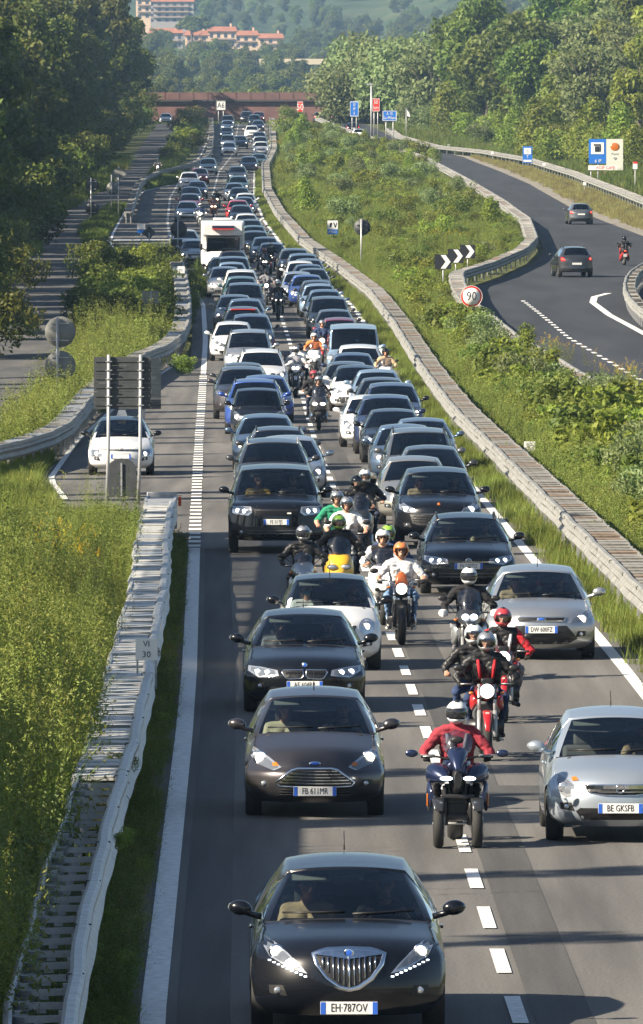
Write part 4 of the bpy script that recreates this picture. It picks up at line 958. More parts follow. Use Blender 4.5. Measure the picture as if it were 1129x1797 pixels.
        q=MB(); q.loft([(1.0,0,.70,.10,.08),(1.15,0,.74,.17,.10),(1.55,0,.80,.17,.09),(1.85,0,.84,.08,.05)],12); q.build('saddle',BLACK,root)
        q=MB(); q.box((0,.95,.34),(.34,.7,.12),bev=.04); q.box((0,1.35,.48),(.30,.5,.3),bev=.06); q.build('engine_cover',DARK,root)
        q=MB(); q.loft([(.56,0,.98,.18,.07),(.66,0,1.0,.20,.06),(.74,0,.98,.14,.04)],12); q.build('dash_cowl',BLACK,root)
        screen(root,.44,.95,1.34,.17,.17,.40,.10); bars(root,.34,1.0,.80,.03,.20,.34,mirm=BLACK)
        q=MB(); q.box((0,.29,.62),(.30,.06,.07),bev=.02); q.build('nose_trim',BLACK,root)
        pegs(root,.86,.36,.25)
    elif style=='trike':
        for sg in (-1,1):
            tyre(.265,.12,(sg*.225,.30,.265),root); 
            q=MB(); q.tube([(sg*.15,.30,.265),(sg*.15,.40,.72)],.028,10); q.tube([(sg*.13,.36,.265),(sg*.13,.46,.70)],.022,10); q.build('fork_leg',DARK,root)
            q=MB(); q.loft([(.06,sg*.225,.46,.05,.015),(.18,sg*.225,.56,.075,.02),(.34,sg*.225,.585,.08,.02),(.5,sg*.225,.53,.075,.02)],10); q.build('mudguard',PAINTS['darkgrey'],root)
            q=MB(); q.loft([(.20,sg*.12,.80,.02,.02),(.30,sg*.19,.84,.10,.08),(.45,sg*.23,.86,.14,.12),(.65,sg*.24,.84,.13,.14),(.95,sg*.2,.8,.06,.1)],14); q.build('front_fairing',pm,root)
            q=MB(); q.loft([(.26,sg*.30,.62,.02,.05),(.40,sg*.33,.60,.035,.18),(.7,sg*.32,.58,.03,.16)],10); q.build('side_fairing',pm,root)
            lamp(root,(sg*.135,.235,.815),.075,.026,LAMPC,BLACK)
            q=MB(); q.box((sg*.352,.36,.56),(.018,.06,.15),bev=.006); q.build('turn_lamp',AMBER,root)
        q=MB(); q.loft([(.12,0,.92,.03,.02),(.22,0,1.0,.07,.06),(.36,0,1.08,.12,.09),(.52,0,1.10,.13,.07)],14); q.build('nose_cowl',pm,root)
        q=MB(); q.loft([(.16,0,.80,.04,.10),(.3,0,.78,.07,.14),(.5,0,.74,.1,.16)],12); q.build('nose_center',BLACK,root)
        q=MB(); q.box((0,.34,.60),(.40,.10,.05),bev=.015); q.box((0,.36,.36),(.34,.08,.05),bev=.015); q.box((0,.75,.50),(.34,.5,.40),bev=.07); q.box((0,.50,.62),(.30,.06,.24),bev=.01); q.build('engine',DARK,root)
        tyre(.31,.18,(0,1.80,.31),root)
        q=MB(); q.loft([(.70,0,.90,.10,.09),(.9,0,.93,.17,.11),(1.12,0,.86,.10,.07)],14); q.build('fuel_tank',pm,root)
        q=MB(); q.loft([(1.08,0,.80,.10,.05),(1.3,0,.80,.15,.06),(1.8,0,.9,.10,.04)],12); q.build('saddle',BLACK,root)
        screen(root,.46,1.10,1.36,.15,.13,.45,.10); bars(root,.42,1.04,.74,.03,.02,.50,GALV,mirm=pm)
        q=MB(); q.ell((0,.42,1.25),(.075,.02,.045)); q.build('device_screen',BLACK,root)
        pegs(root,1.05,.33,.28)
    if style!='trike':
        q=MB(); q.box((0,1.92 if style!='scooter' else 1.78,.55),(.20,.012,.16),rot=(R(-15),0,0)); q.build('number_plate',PLATEW,root)
        q=MB(); q.ell((0,1.90 if style!='scooter' else 1.84,.80),(.07,.03,.03)); q.build('tail_light',REDLIT,root)
    return root

# ---------------------------------------------------------------- barriers
def along(pts,step):
    out=[];acc=0;nxt=0
    for i in range(len(pts)-1):
        a=Vector((pts[i][0],pts[i][1],0));b=Vector((pts[i+1][0],pts[i+1][1],0)); l=(b-a).length; t=(b-a)/l
        while nxt<=acc+l: p=a+t*(nxt-acc); out.append((p,t)); nxt+=step
        acc+=l
    return out
def frompix(pts,h=.8): return [at(x,y,h) for x,y in pts]
def smoothpts(pts,n=6):
    K=[(p[0],p[1]) for p in pts]; r,_=resamp(K,n,.5); return [tuple(p) for p in r]
def barrier(label,pts,width,side,step=1.45,h=.80,rung='plate',post=2.9,wave=.012,double=True,railm=GALV2,group='steel crash barriers along the road',flat=False,rdepth=.10,maxr=290):
    """pts: front rail line near->far. side=+1: back rail lies to +x side of travel"""
    root=empty('crash_barrier',(0,0,0),label=label,cat='crash barrier',group=group)
    A=along(pts,.75)
    def rail(off,z0,z1,nm,m,thick=.05,wv=wave,prof=None):
        V=[];F_=[]; prof=prof or [(0,z1),(-.5,z1-.03),(-1,z1-.08),(0.2,(z0+z1)/2),(-1,z0+.08),(-.5,z0+.03),(0,z0),(.6,z0),(.6,z1)]
        ph=rnd.random()*9
        for i,(p,t) in enumerate(A):
            nrm=Vector((t.y,-t.x,0))*side   # towards the back rail
            w_=wv*math.sin(i*.31+ph)+wv*.7*math.sin(i*.83+ph*2)
            for (q,z) in prof:
                c=p+nrm*(off+w_+q*thick); V.append((c.x,c.y,gz(c.y)+z+wv*.4*math.sin(i*.5+ph)))
        k=len(prof)
        for i in range(len(A)-1):
            for j in range(k): a=i*k+j;b=i*k+(j+1)%k; F_.append((a,b,b+k,a+k))
        F_.append(tuple(range(k))); F_.append(tuple(range(len(V)-k,len(V))))
        return mesh(nm,V,F_,m,root,smooth=False)
    rail(0,.42,h-.04,'front_rail',railm,.06)
    rail(.03,h-.03,h+.05,'top_rail',railm,.07,prof=[(-1,h-.03),(-1,h+.02),(-.5,h+.05),(.5,h+.05),(1,h+.02),(1,h-.03)])
    if double:
        rail(width,.42,h+.0,'back_rail',railm,-.05,wave*1.6)
    meshes=[]
    for v in range(4):
        q=MB()
        if rung=='plate': q.box((0,0,0),(width*.96,rdepth,.012),rot=(R(rnd.uniform(-.9,.9)),R(rnd.uniform(-1.5,1.5)),R(rnd.uniform(-1,1)))); q.box((0,-rdepth/2+.01,-.025),(width*.94,.012,.04))
        elif rung=='ladder':
            q.box((0,0,-.04),(width*.98,.010,.062),rot=(0,R(rnd.uniform(-2,2)),R(rnd.uniform(-5,5)))); q.box((width*.34*side,.10,-.04),(.008,.26,.06),rot=(0,0,R(38*side))); q.box((width*.34*side,-.10,-.04),(.008,.26,.06),rot=(0,0,R(-38*side))); q.box((0,.012,-.06),(.08,.02,.09))
        bmesh.ops.recalc_face_normals(q.b,faces=q.b.faces[:]); m=bpy.data.meshes.new('rung'); q.b.to_mesh(m); q.b.free(); m.materials.append(GREYW); meshes.append(m)
    S=along(pts,step); extra=[]
    for i,(p,t) in enumerate(S):
        nrm=Vector((t.y,-t.x,0))*side; c=p+nrm*(width/2+.02)
        if not double: break
        if i>=maxr: extra.append((c,t)); continue
        o=obj('plank' if not rung=='ladder' else 'bracket',meshes[i%4],None,root); o.location=(c.x,c.y,gz(c.y)+h-.01+rnd.uniform(-.012,.012)); o.rotation_euler=(math.atan2(gz(c.y+1)-gz(c.y-1),2),0,math.atan2(t.y,t.x)-PI/2+R(rnd.uniform(-1.5,1.5)))
        o.material_slots[0].link='OBJECT'; o.material_slots[0].material=rnd.choice(flat) if flat else GALV
    if extra:
        q=MB()
        for c,t in extra: q.box((c.x,c.y,gz(c.y)+h-.01),(width*.96,rdepth,.014),rot=(0,0,math.atan2(t.y,t.x)-PI/2))
        e_=q.build('far_planks',GREYW,root); tag(e_,kind='stuff')
    q=MB(); q.box((0,0,0),(.07,.06,h-.02)); pm_=None
    for i,(p,t) in enumerate(along(pts,post)):
        if i>280: break
        nrm=Vector((t.y,-t.x,0))*side
        for off in ((.10,width-.08) if double and post<8 else (.10,)):
            c=p+nrm*off
            if pm_ is None: o=q.build('post',GALV,root); pm_=o.data
            else: o=obj('post',pm_,None,root)
            o.location=(c.x,c.y,gz(c.y)+(h-.02)/2)
    q=MB(); q.box((0,0,.0),(.15,.035,.014)); q.box((-.078,0,-.03),(.012,.035,.05)); jm=None
    for i,(p,t) in enumerate(along(pts,5.9)):
        if i>120: break
        nrm=Vector((t.y,-t.x,0))*side; c=p+nrm*.03
        if jm is None: o=q.build('joint_plate',DARK,root); jm=o.data
        else: o=obj('joint_plate',jm,None,root)
        o.location=(c.x,c.y,gz(c.y)+h+.035); o.rotation_euler=(0,0,math.atan2(t.y,t.x)-PI/2)
    return root
yr_=lambda a,b,st:[y for y in np.arange(a,b,st)]
nearX=lambda y:LL(y)-3.86-.16*float(np.interp(y,[100,150],[1,0]))
nearL=[(nearX(y),y) for y in yr_(66,121,6)]
barrier('near barrier on the left with open brackets like a ladder, beside the white edge line',nearL,.55,-1,step=1.42,rung='ladder',railm=GALV,wave=.010)
nearL2=[(nearX(y)+.03*math.sin((y-117)*.13),y) for y in yr_(120,219,6)]+[(LL(219)-3.86,219)]
PLW=mat('bleached_plate',(.46,.46,.44),.6,.1,noise_s=4,noise_a=.25)
b2=barrier('near left barrier covered with pale plates, from the ladder part to the gore nose',nearL2,.60,-1,step=.98,rung='plate',rdepth=.72,railm=GALV,wave=.013,flat=[PLW,PLW,PLW,GALV])
med=[(LL(y)+LW+.72,y) for y in yr_(150,462,8)]
barrier('long double barrier topped with brown and grey planks beside the fast lane',med,.70,1,step=1.4,rung='plate',rdepth=.62,post=2.9,wave=.012,flat=[RUSTW,GREYW,GREYW,GREYW])
medb=[(LL(y)+LW+.72,y) for y in yr_(454,712,8)]
barrier('middle stretch of the planked median barrier beside the arrow sign',medb,.70,1,step=2.1,rung='plate',rdepth=1.75,post=2.9,wave=.014,flat=[RUSTW,GREYW,GREYW,GREYW])
med2=[(LL(y)+LW+.72,y) for y in yr_(700,1395,10)]
barrier('thin far stretch of the median barrier rising toward the rusty bridge',med2,.70,1,step=3.0,rung='plate',rdepth=2.8,post=12,flat=[GREYW,GREYW,CONC])
lb=smoothpts(frompix([(-60,800),(0,785),(60,770),(120,745),(160,700),(200,660),(250,625),(300,603),(328,575),(334,530),(327,480),(318,452)]))
barrier('curved barrier between the left weeds and the entry lane, bending behind the big sign',lb,.6,-1,step=1.6,rung='plate',rdepth=1.2,railm=GALV2,flat=[GALV,GREYW],wave=.013)
lb3=smoothpts(frompix([(232,372),(240,345),(252,318),(285,300),(330,289),(362,276),(372,262),(375,235),(374,205)]))
barrier('curved dark barrier round the bushy traffic island far up on the left',lb3,.5,-1,step=3,rung='plate',rdepth=2.6,post=6,flat=[GREYW])
fl=[(fc_l(y)-.35,y) for y in yr_(304,900,6)]
barrier('winding double barrier with weathered planks along the dark far carriageway',fl,.66,-1,step=2.25,rung='plate',rdepth=1.9,post=5.8,flat=[GREYW,GREYW,CONC,RUSTW],wave=.012)
fl2=[(fc_l(y)-.35,y) for y in yr_(900,1395,10)]
barrier('far end of the barrier left of the dark carriageway, below the bridge',fl2,.6,-1,step=3,rung='plate',rdepth=2.8,post=12,flat=[GREYW,CONC])
rp=pl([(520,28.5),(600,25.8),(770,24.3),(830,23.9),(940,22.9),(1045,20.6),(1105,17.3),(1140,12.6),(1225,8.9),(1290,8.2),(1400,6.0)])
barrier('pale double barrier beneath the grassy bank on the right',[(rp(y),y) for y in yr_(520,1300,8)],.75,1,step=2.6,rung='plate',rdepth=2.4,post=6,flat=[CONC,GREYW,CONC])
isl=smoothpts(frompix([(1160,446),(1129,462),(1105,478),(1096,500),(1104,522),(1129,545),(1170,565)]))
barrier('short curved barrier round the grass island at the right edge',isl,.5,-1,step=2,rung='plate',rdepth=1.8,flat=[CONC,GREYW])
# ---------------------------------------------------------------- signs
def pole(root,x,y,h,r=.03,m=POSTG,z0=-.1):
    q=MB(); q.tube([(x,y,z0),(x,y,h)],r,10); return q.build('post',m,root)
def sign_root(name,x,s,label,cat='road sign',group=None,rz=0): 
    p=P(x,s); return empty(name,p,rz,label=label,cat=cat,group=group)
r_=sign_root('speed_limit_sign',828,42.6,'round white 90 speed limit sign with red rim behind the curving barrier')
pole(r_,0,.05,1.55,.035)
q=MB(); q.lathe([(0,.001),(0,.45),(.03,.45),(.03,.001)],(0,0,1.62),'y',40); dsk=q.build('disc',SIGNR,r_)
q=MB(); q.lathe([(-.006,.001),(-.006,.355),(.0,.355)],(0,0,1.62),'y',40); q.build('white_face',SIGNW,dsk); q=MB(); q.lathe([(-.002,.45),(-.007,.45),(-.007,.435),(-.002,.435)],(0,0,1.62),'y',40); q.build('rim',SIGNW,dsk)
text('90',.52,INK,dsk,(0,-.012,1.62),sx=.85)
q=MB(); q.box((0,0,.88),(.22,.02,.48)); pp=q.build('supplementary_plate',SIGNW,r_); q=MB(); q.box((0,-.012,.98),(.05,.004,.12)); q.box((0,-.012,.76),(.08,.004,.08)); q.build('symbol',INK,pp)
for i,(x,y) in enumerate([(778,459),(800,449),(821,441)]):
    sc_=(36.0,34.5,33.3)[i]
    r_=sign_root('chevron_sign',x,sc_,['nearest and lowest of the three white chevron boards','middle one of the three white chevron boards','farthest and highest of the three white chevron boards'][i],group='chevron boards on the bend')
    s=sc_; p=P(x,s); zc=HC+(Y0-y)/s-p.z
    pole(r_,0,.04,zc,.03)
    q=MB(); q.box((0,0,zc),(.80,.025,.72)); b_=q.build('board',INK,r_)
    q=MB(); q.prism([(-.12,.33+zc),(.12,.33+zc),(.36,zc),(.12,-.33+zc),(-.12,-.33+zc),(.12,zc)],-.022,-.014); q.build('chevron',SIGNW,b_)
r_=sign_root('motorway_exit_sign',584,29.3,'small white and blue arrow sign on a grey post in the median grass')
pole(r_,0,.05,1.7)
q=MB(); q.box((0,0,1.55),(.62,.03,.52)); f_=q.build('upper_panel',SIGNW,r_); q=MB(); q.box((0,0,1.14),(.62,.03,.30)); g_=q.build('lower_panel',SIGNBL,r_)
q=MB(); q.prism([(-.20,1.42),(-.10,1.42),(-.02,1.62),(-.05,1.70),(-.16,1.66)],-.024,-.016); q.prism([(.03,1.70),(.09,1.70),(.17,1.48),(.22,1.70),(.26,1.66),(.20,1.40),(.13,1.40)],-.024,-.016); q.build('arrow',INK,f_)
text('APELLO',.18,SIGNW,g_,(0,-.02,1.14),sx=.8)
r_=sign_root('round_sign',636,32.2,'back of a round grey sign on a tall post right of the white-blue sign')
pole(r_,-.05,-.03,2.75,.05); q=MB(); q.lathe([(0,.001),(0,.45),(.03,.45),(.03,.001)],(0,.06,2.3),'y',32); q.box((0,.035,2.42),(.6,.03,.04)); q.box((0,.035,2.15),(.6,.03,.04)); q.build('disc_back',SIGNB,r_)
r_=sign_root('distance_marker',930,66,'little white marker plate on the median slope')
pole(r_,0,.03,.5,.02); q=MB(); q.box((0,0,.55),(.30,.02,.28)); f_=q.build('plate',SIGNW,r_); text('30',.12,POSTG,f_,(0,-.012,.60)); 
# service billboard on the right
p=P(1064,19.6); r_=sign_root('service_area_board',1064,19.6,'large blue and white service area board on the right grass bank')
zc=HC+(Y0-272)/19.6-p.z
r_.location.z+=0
pole(r_,-.7,.12,zc,.10); pole(r_,-1.35,.12,zc-1,.05); 
q=MB(); q.box((-.78,0,zc+.35),(1.55,.08,2.2)); A_=q.build('blue_panel',SIGNBL,r_); q=MB(); q.box((-.78,-.05,zc+.62),(1.15,.02,1.05)); B_=q.build('white_square',SIGNW,A_)
q=MB(); q.box((-.80,-.07,zc+.55),(.42,.02,.5)); q.box((-.80,-.07,zc+.92),(.62,.02,.14)); q.box((-.52,-.07,zc+.6),(.07,.02,.55)); q.build('pump_symbol',INK,B_); text('6 IP',.40,SIGNW,A_,(-.72,-.06,zc-.52))
q=MB(); q.box((.76,0,zc+.05),(1.50,.08,2.8)); A_=q.build('light_panel',mat('sign_cream',(.62,.64,.58),.5),r_); q=MB(); q.ell((.78,-.05,zc+.75),(.42,.03,.36)); q.build('shell_symbol',AMBER,A_); text('Panini',.28,POSTG,A_,(.78,-.06,zc+.12)); q=MB(); q.prism([(.60,zc-.25),(.78,zc-.42),(.96,zc-.25),(.78,zc-.16)],-.07,-.05); q.build('cup_symbol',POSTG,A_)
q=MB(); q.box((-.30,-.012,zc-1.12),(2.6,.06,.42)); A_=q.build('lower_band',SIGNW,r_); text('AGIP CAFE',.36,SIGNR,A_,(-.05,-.05,zc-1.12))
r_=sign_root('information_sign',926,17.6,'small blue sign with white square at the foot of the wooded bank'); p=P(926,17.6); zc=HC+(Y0-271)/17.6-p.z
pole(r_,0,.05,zc); q=MB(); q.box((0,0,zc),(.95,.04,1.65)); A_=q.build('board',SIGNBL,r_); q=MB(); q.box((0,-.03,zc+.35),(.70,.02,.62)); q.box((0,-.03,zc-.62),(.8,.02,.2)); B_=q.build('white_square',SIGNW,A_); text('6',.5,POSTG,B_,(0,-.045,zc+.35)); text('T',.4,SIGNW,A_,(0,-.03,zc-.22))
r_=sign_root('red_white_marker',1115,21.2,'thin white sign with a red top right of the big service board'); p=P(1115,21.2); zc=HC+(Y0-290)/21.2-p.z
pole(r_,0,.04,zc,.04); q=MB(); q.box((0,0,zc),(.38,.04,.62),bev=.01); A_=q.build('board',SIGNW,r_); q=MB(); q.box((0,-.025,zc+.23),(.36,.015,.16)); q.build('red_band',SIGNR,A_)
for i,(x,y,s,lab) in enumerate([(788,255,15.6,'tiny white marker on the barrier near the far cars'),(864,268,16.6,'tiny white marker on the barrier left of the blue information sign'),(955,288,18.2,'tiny white reflector just right of the blue information sign'),(1026,322,20.4,'tiny white reflector on the barrier below the service board')]):
    p=P(x,s); r_=sign_root('delineator',x,s,lab,'marker',group='white markers on the right barrier'); zc=HC+(Y0-y)/s-p.z
    q=MB(); q.box((0,0,zc/2),(.06,.04,zc)); q.build('stem',POSTG,r_); q=MB(); q.box((0,-.03,zc),(.28,.03,.26)); q.build('plate',SIGNW,r_)
# far signs by the bridge
def board(x,y,w,h,s,name,label,m,band=None,word=None,wm=SIGNW,rz=0):
    p=P(x,s); zc=HC+(Y0-y)/s-p.z; r_=sign_root(name,x,s,label); pole(r_,-w/s*.25,.08,zc,.06); pole(r_,w/s*.25,.08,zc,.06)
    q=MB(); q.box((0,0,zc),(w/s,.08,h/s)); A_=q.build('board',m,r_)
    q=MB(); W_,H_=w/s,h/s; q.box((0,-.05,zc+H_*.46),(W_*.96,.02,H_*.04)); q.box((0,-.05,zc-H_*.46),(W_*.96,.02,H_*.04)); q.box((-W_*.47,-.05,zc),(W_*.04,.02,H_*.9)); q.box((W_*.47,-.05,zc),(W_*.04,.02,H_*.9)); q.build('border',wm,A_)
    if word: 
        n=len(word)
        for k,wd in enumerate(word): text(wd,H_*.8/n,wm,A_,(0,-.055,zc+H_*(.5-(k+.5)/n)*.8),sx=.8)
    return r_
board(684,203,25,18,15,'direction_sign','blue direction sign with white words on the right bank near the bridge',SIGNBL,word=['A 15','Ge-Milano'])
board(622,191,15,27,14.2,'service_sign','tall blue and white sign by the far cars under the bridge',SIGNBL,word=['SI','IP','6'])
board(660,184,13,23,14.4,'works_sign','tilted red and white roadworks sign beside the lamp post',SIGNR,word=['50','km'])
board(527,188,10,20,13.6,'works_sign','small red and white roadworks sign left of the far carriageway',SIGNR,word=['50'])
board(388,185,17,17,13.1,'square_sign','bright white square sign above the farthest cars of the queue',SIGNW,word=['A6'],wm=INK)
r_=sign_root('flag',713,15,'white and blue flag on a thin mast beside the blue direction sign','flag'); p=P(713,15); zc=HC+(Y0-190)/15-p.z
pole(r_,0,0,zc,.04); q=MB(); q.prism([(0,zc),(.35,zc-.5),(.5,zc-1.0),(.1,zc-.9)],.0,.04); q.build('flag_cloth',SIGNW,r_)
r_=sign_root('lamp_post',652,14.6,'tall grey lamp post standing at the right end of the bridge','lamp post'); p=P(652,14.6); zc=HC+(Y0-148)/14.6-p.z
pole(r_,0,0,zc,.12); q=MB(); q.box((-.15,0,zc),(.8,.3,.18),bev=.03); q.build('lamp_head',POSTG,r_)
# left sign group
r_=sign_root('direction_board',0,74,'back of a large dark direction board on two posts before the white car')
s=74; p=P(218,s); r_.location=p; wx=lambda x:(x-218)/s; hz=lambda y:HC+(Y0-y)/s-p.z
for xx in (191,247): 
    q=MB(); q.tube([(wx(xx-4 if xx<200 else xx-5),0,-.1),(wx(xx-1),0,1.2),(wx(xx),0,hz(622))],.042,10); q.build('post',POSTG,r_)
zs=np.linspace(hz(718),hz(626),7)
for k in range(6): q=MB(); q.box((wx(215),.08,(zs[k]+zs[k+1])/2),(1.36,.03,(zs[1]-zs[0])*.97)); q.box((wx(215),.06,(zs[k]+zs[k+1])/2),(1.30,.03,.035)); q.build('board_panel',SIGNB,r_)
q=MB(); q.prism([(wx(163),hz(655)),(wx(186),hz(645)),(wx(186),hz(672)),(wx(170),hz(668))],.09,.12); q.prism([(wx(160),hz(668)),(wx(186),hz(676)),(wx(186),hz(690))],.09,.12); q.build('arrow_tip',SIGNL,r_)
for xx in (191,247):
    for z in zs[:-1]: q=MB(); q.box((wx(xx),-.05,z+.1),(.16,.02,.018)); q.build('clamp',GALV,r_)
r_=sign_root('direction_board',262,66,'lighter ribbed board back just right of the dark direction board'); p=P(262,66); 
zs=np.linspace(HC+(Y0-718)/66-p.z,HC+(Y0-628)/66-p.z,6)
for k in range(5): q=MB(); q.box((0,.08,(zs[k]+zs[k+1])/2),(.62,.03,(zs[1]-zs[0])*.96)); q.box((0,.055,(zs[k]+zs[k+1])/2),(.58,.03,.04)); q.build('board_panel',SIGNB if k<1 else SIGNL,r_)
pole(r_,-.15,.13,zs[-1],.04)
def roundback(x,ys,rad,s,label,yp,m=SIGNL):
    p=P(x,s); r_=sign_root('round_sign',x,s,label)
    pole(r_,-.04,-.05,HC+(Y0-yp)/s-p.z,.045)
    for k,y in enumerate(ys):
        z=HC+(Y0-y)/s-p.z; q=MB(); q.lathe([(0,.001),(0,rad/s),(.03,rad/s),(.03,.001)],(.05,.03,z),'y',36); d_=q.build('disc_back',m,r_)
        q=MB(); q.box((.05,.02,z+rad/s*.55),(rad/s*1.1,.03,.035)); q.box((.05,.02,z-rad/s*.55),(rad/s*1.1,.03,.035)); q.build('bracket',GALV,d_)
roundback(103,[582,642],27,56,'two pale round sign backs on one steel post left of the direction board',556)
roundback(161,[325,366],12,25.0,'two small round sign backs on a post by the crossing road',312,SIGNB)
roundback(197,[330],11,24,'pale round sign back beside the diamond sign at the crossing',306)
def diaback(x,y,r,s,label,yb,m=SIGNB):
    p=P(x,s); r_=sign_root('diamond_sign',x,s,label); z=HC+(Y0-y)/s-p.z; pole(r_,0,-.03,z,.035); q=MB(); k=r/s; q.prism([(0,z-k),(k,z),(0,z+k),(-k,z)],0,.03); q.build('diamond_back',m,r_)
diaback(208,305,14,24.4,'grey diamond shaped sign back right of the round ones by the crossing',340,SIGNL)
diaback(262,408,12,29.5,'dark diamond sign back in the bushes below the slip road',430)
r_=sign_root('sign_cluster',314,31.5,'dark round and square sign backs in front of the white car by the camper'); p=P(314,31.5); z=HC+(Y0-402)/31.5-p.z
pole(r_,-.05,-.04,z+.6,.04); q=MB(); q.lathe([(0,.001),(0,.46),(.03,.46),(.03,.001)],(0,0,z),'y',28); q.build('disc_back',SIGNB,r_); q=MB(); q.box((-.12,0,z-1.15),(.62,.03,1.2)); q.build('plate_back',SIGNB,r_)
r_=sign_root('blue_place_sign',248,28,'small white and blue place sign at the crossing edge'); p=P(248,28); z=HC+(Y0-400)/28-p.z
pole(r_,0,.03,z); q=MB(); q.box((0,0,z+.1),(.5,.03,.35)); q.build('board',SIGNW,r_); q=MB(); q.box((0,0,z-.2),(.5,.03,.2)); q.build('lower_board',SIGNBL,r_)
r_=sign_root('slatted_board',265,42,'light ribbed sign back half hidden in the left bushes'); p=P(265,42); z=HC+(Y0-531)/42-p.z
pole(r_,0,-.04,z+.5,.035)
for k in range(7): q=MB(); q.box((-.02,.03,z+(k-3)*.145),(.72,.03,.13)); q.build('slat',SIGNL,r_)
r_=sign_root('distance_marker',318,36,'tiny white marker on the curved left barrier'); pole(r_,0,.02,1.0,.02); q=MB(); q.box((0,0,1.15),(.34,.02,.34)); f_=q.build('plate',SIGNW,r_); q=MB(); q.box((0,-.012,1.17),(.2,.004,.03)); q.box((0,-.012,1.10),(.2,.004,.03)); q.build('print',POSTG,f_)
# kilometre plate on the near barrier
r_=sign_root('kilometre_plate',257,125,'white plate reading VI 30 above the pale plates of the near barrier'); p=P(257,125,0); zc=HC+(Y0-1140)/125-p.z
r_.rotation_euler=(0,0,R(-4))
for dx in (-.13,.13): q=MB(); q.box((dx,.02,zc-.28),(.028,.015,.56)); q.build('leg',GALV,r_)
q=MB(); q.box((0,0,zc),(.31,.02,.31),bev=.004); f_=q.build('plate',SIGNW,r_); text('VI',.115,INK,f_,(0,-.013,zc+.075)); text('30',.125,INK,f_,(0,-.013,zc-.075))
# crash nose at the gore
p=Vector((LL(219)-4.16,220.5,0)); r_=empty('crash_cushion',p,0,label='louvred metal end piece closing the near barrier at the gore',cat='crash cushion')
for k in range(11): q=MB(); q.box((0,-1.0+k*.32,.80-.004*k),(.58,.16,.03),rot=(R(12),0,0)); q.build('slat',GALV,r_)
for sg in (-1,1): q=MB(); q.box((sg*.31,.6,.55),(.05,3.6,.55)); q.build('side_plate',GALV,r_)
q=MB(); q.box((0,2.35,.5),(.66,.06,.8),bev=.02); q.build('end_plate',GALV,r_); q=MB(); q.box((.40,1.6,.72),(.07,.06,.2),bev=.01); q.build('reflector',mat('orange_reflector',(.8,.10,.02),.3),r_)
# gore hood and small white barrier
x0,y0=at(213,872); r_=empty('sign_hood',(x0,y0,gz(y0)),0,label='dark rounded hood-shaped gore marker between the two big sign posts',cat='gore marker')
q=MB(); q.prism([(-.36,0)]+[(.36*math.cos(a),.62+.30*math.sin(a)) for a in np.linspace(PI,0,13)]+[(.36,0)],.0,.5); q.build('hood',SIGNB,r_); q=MB(); q.box((0,-.02,.42),(.04,.04,.8)); q.build('stiffener',GALV,r_)

# ---------------------------------------------------------------- vegetation
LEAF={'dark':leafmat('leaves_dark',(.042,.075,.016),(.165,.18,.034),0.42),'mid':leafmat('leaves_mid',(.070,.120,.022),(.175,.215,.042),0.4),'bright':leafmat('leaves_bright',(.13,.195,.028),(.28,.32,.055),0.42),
 'pale':leafmat('leaves_willow',(.12,.17,.06),(.24,.29,.12),0.38),'olive':leafmat('leaves_olive',(.13,.175,.032),(.26,.29,.065),0.4),'dry':leafmat('leaves_dry',(.17,.155,.05),(.33,.30,.12),0.35),
 'yellow':leafmat('flower_yellow',(.45,.28,.01),(.70,.48,.02),.3),'grass':leafmat('grass_green',(.12,.175,.028),(.27,.31,.07),0.4)}
BARK=mat('bark',(.09,.07,.055),.95,noise_s=6,noise_a=.35,bump=.6)
def quads(name,c,nrm,size,tint,m,asp=.55):
    """leaf faces: centre, direction, size, tint per leaf"""
    n=len(c); r=nr.normal(size=(n,3)); u=np.cross(nrm,r); u/=np.linalg.norm(u,axis=1)[:,None]+1e-9; v=np.cross(nrm,u); size=np.asarray(size)[:,None]
    V=np.empty((n,4,3)); V[:,0]=c-u*size; V[:,1]=c-v*size*asp; V[:,2]=c+u*size; V[:,3]=c+v*size*asp
    me=bpy.data.meshes.new(name); me.vertices.add(n*4); me.vertices.foreach_set('co',V.ravel()); me.loops.add(n*4); me.loops.foreach_set('vertex_index',np.arange(n*4,dtype=np.int32))
    me.polygons.add(n); me.polygons.foreach_set('loop_start',np.arange(0,n*4,4,dtype=np.int32)); me.polygons.foreach_set('loop_total',np.full(n,4,np.int32)); me.update(calc_edges=True)
    a=me.attributes.new('tint','FLOAT','FACE'); a.data.foreach_set('value',np.clip(tint,0,1).astype(np.float32)); me.materials.append(m); return me
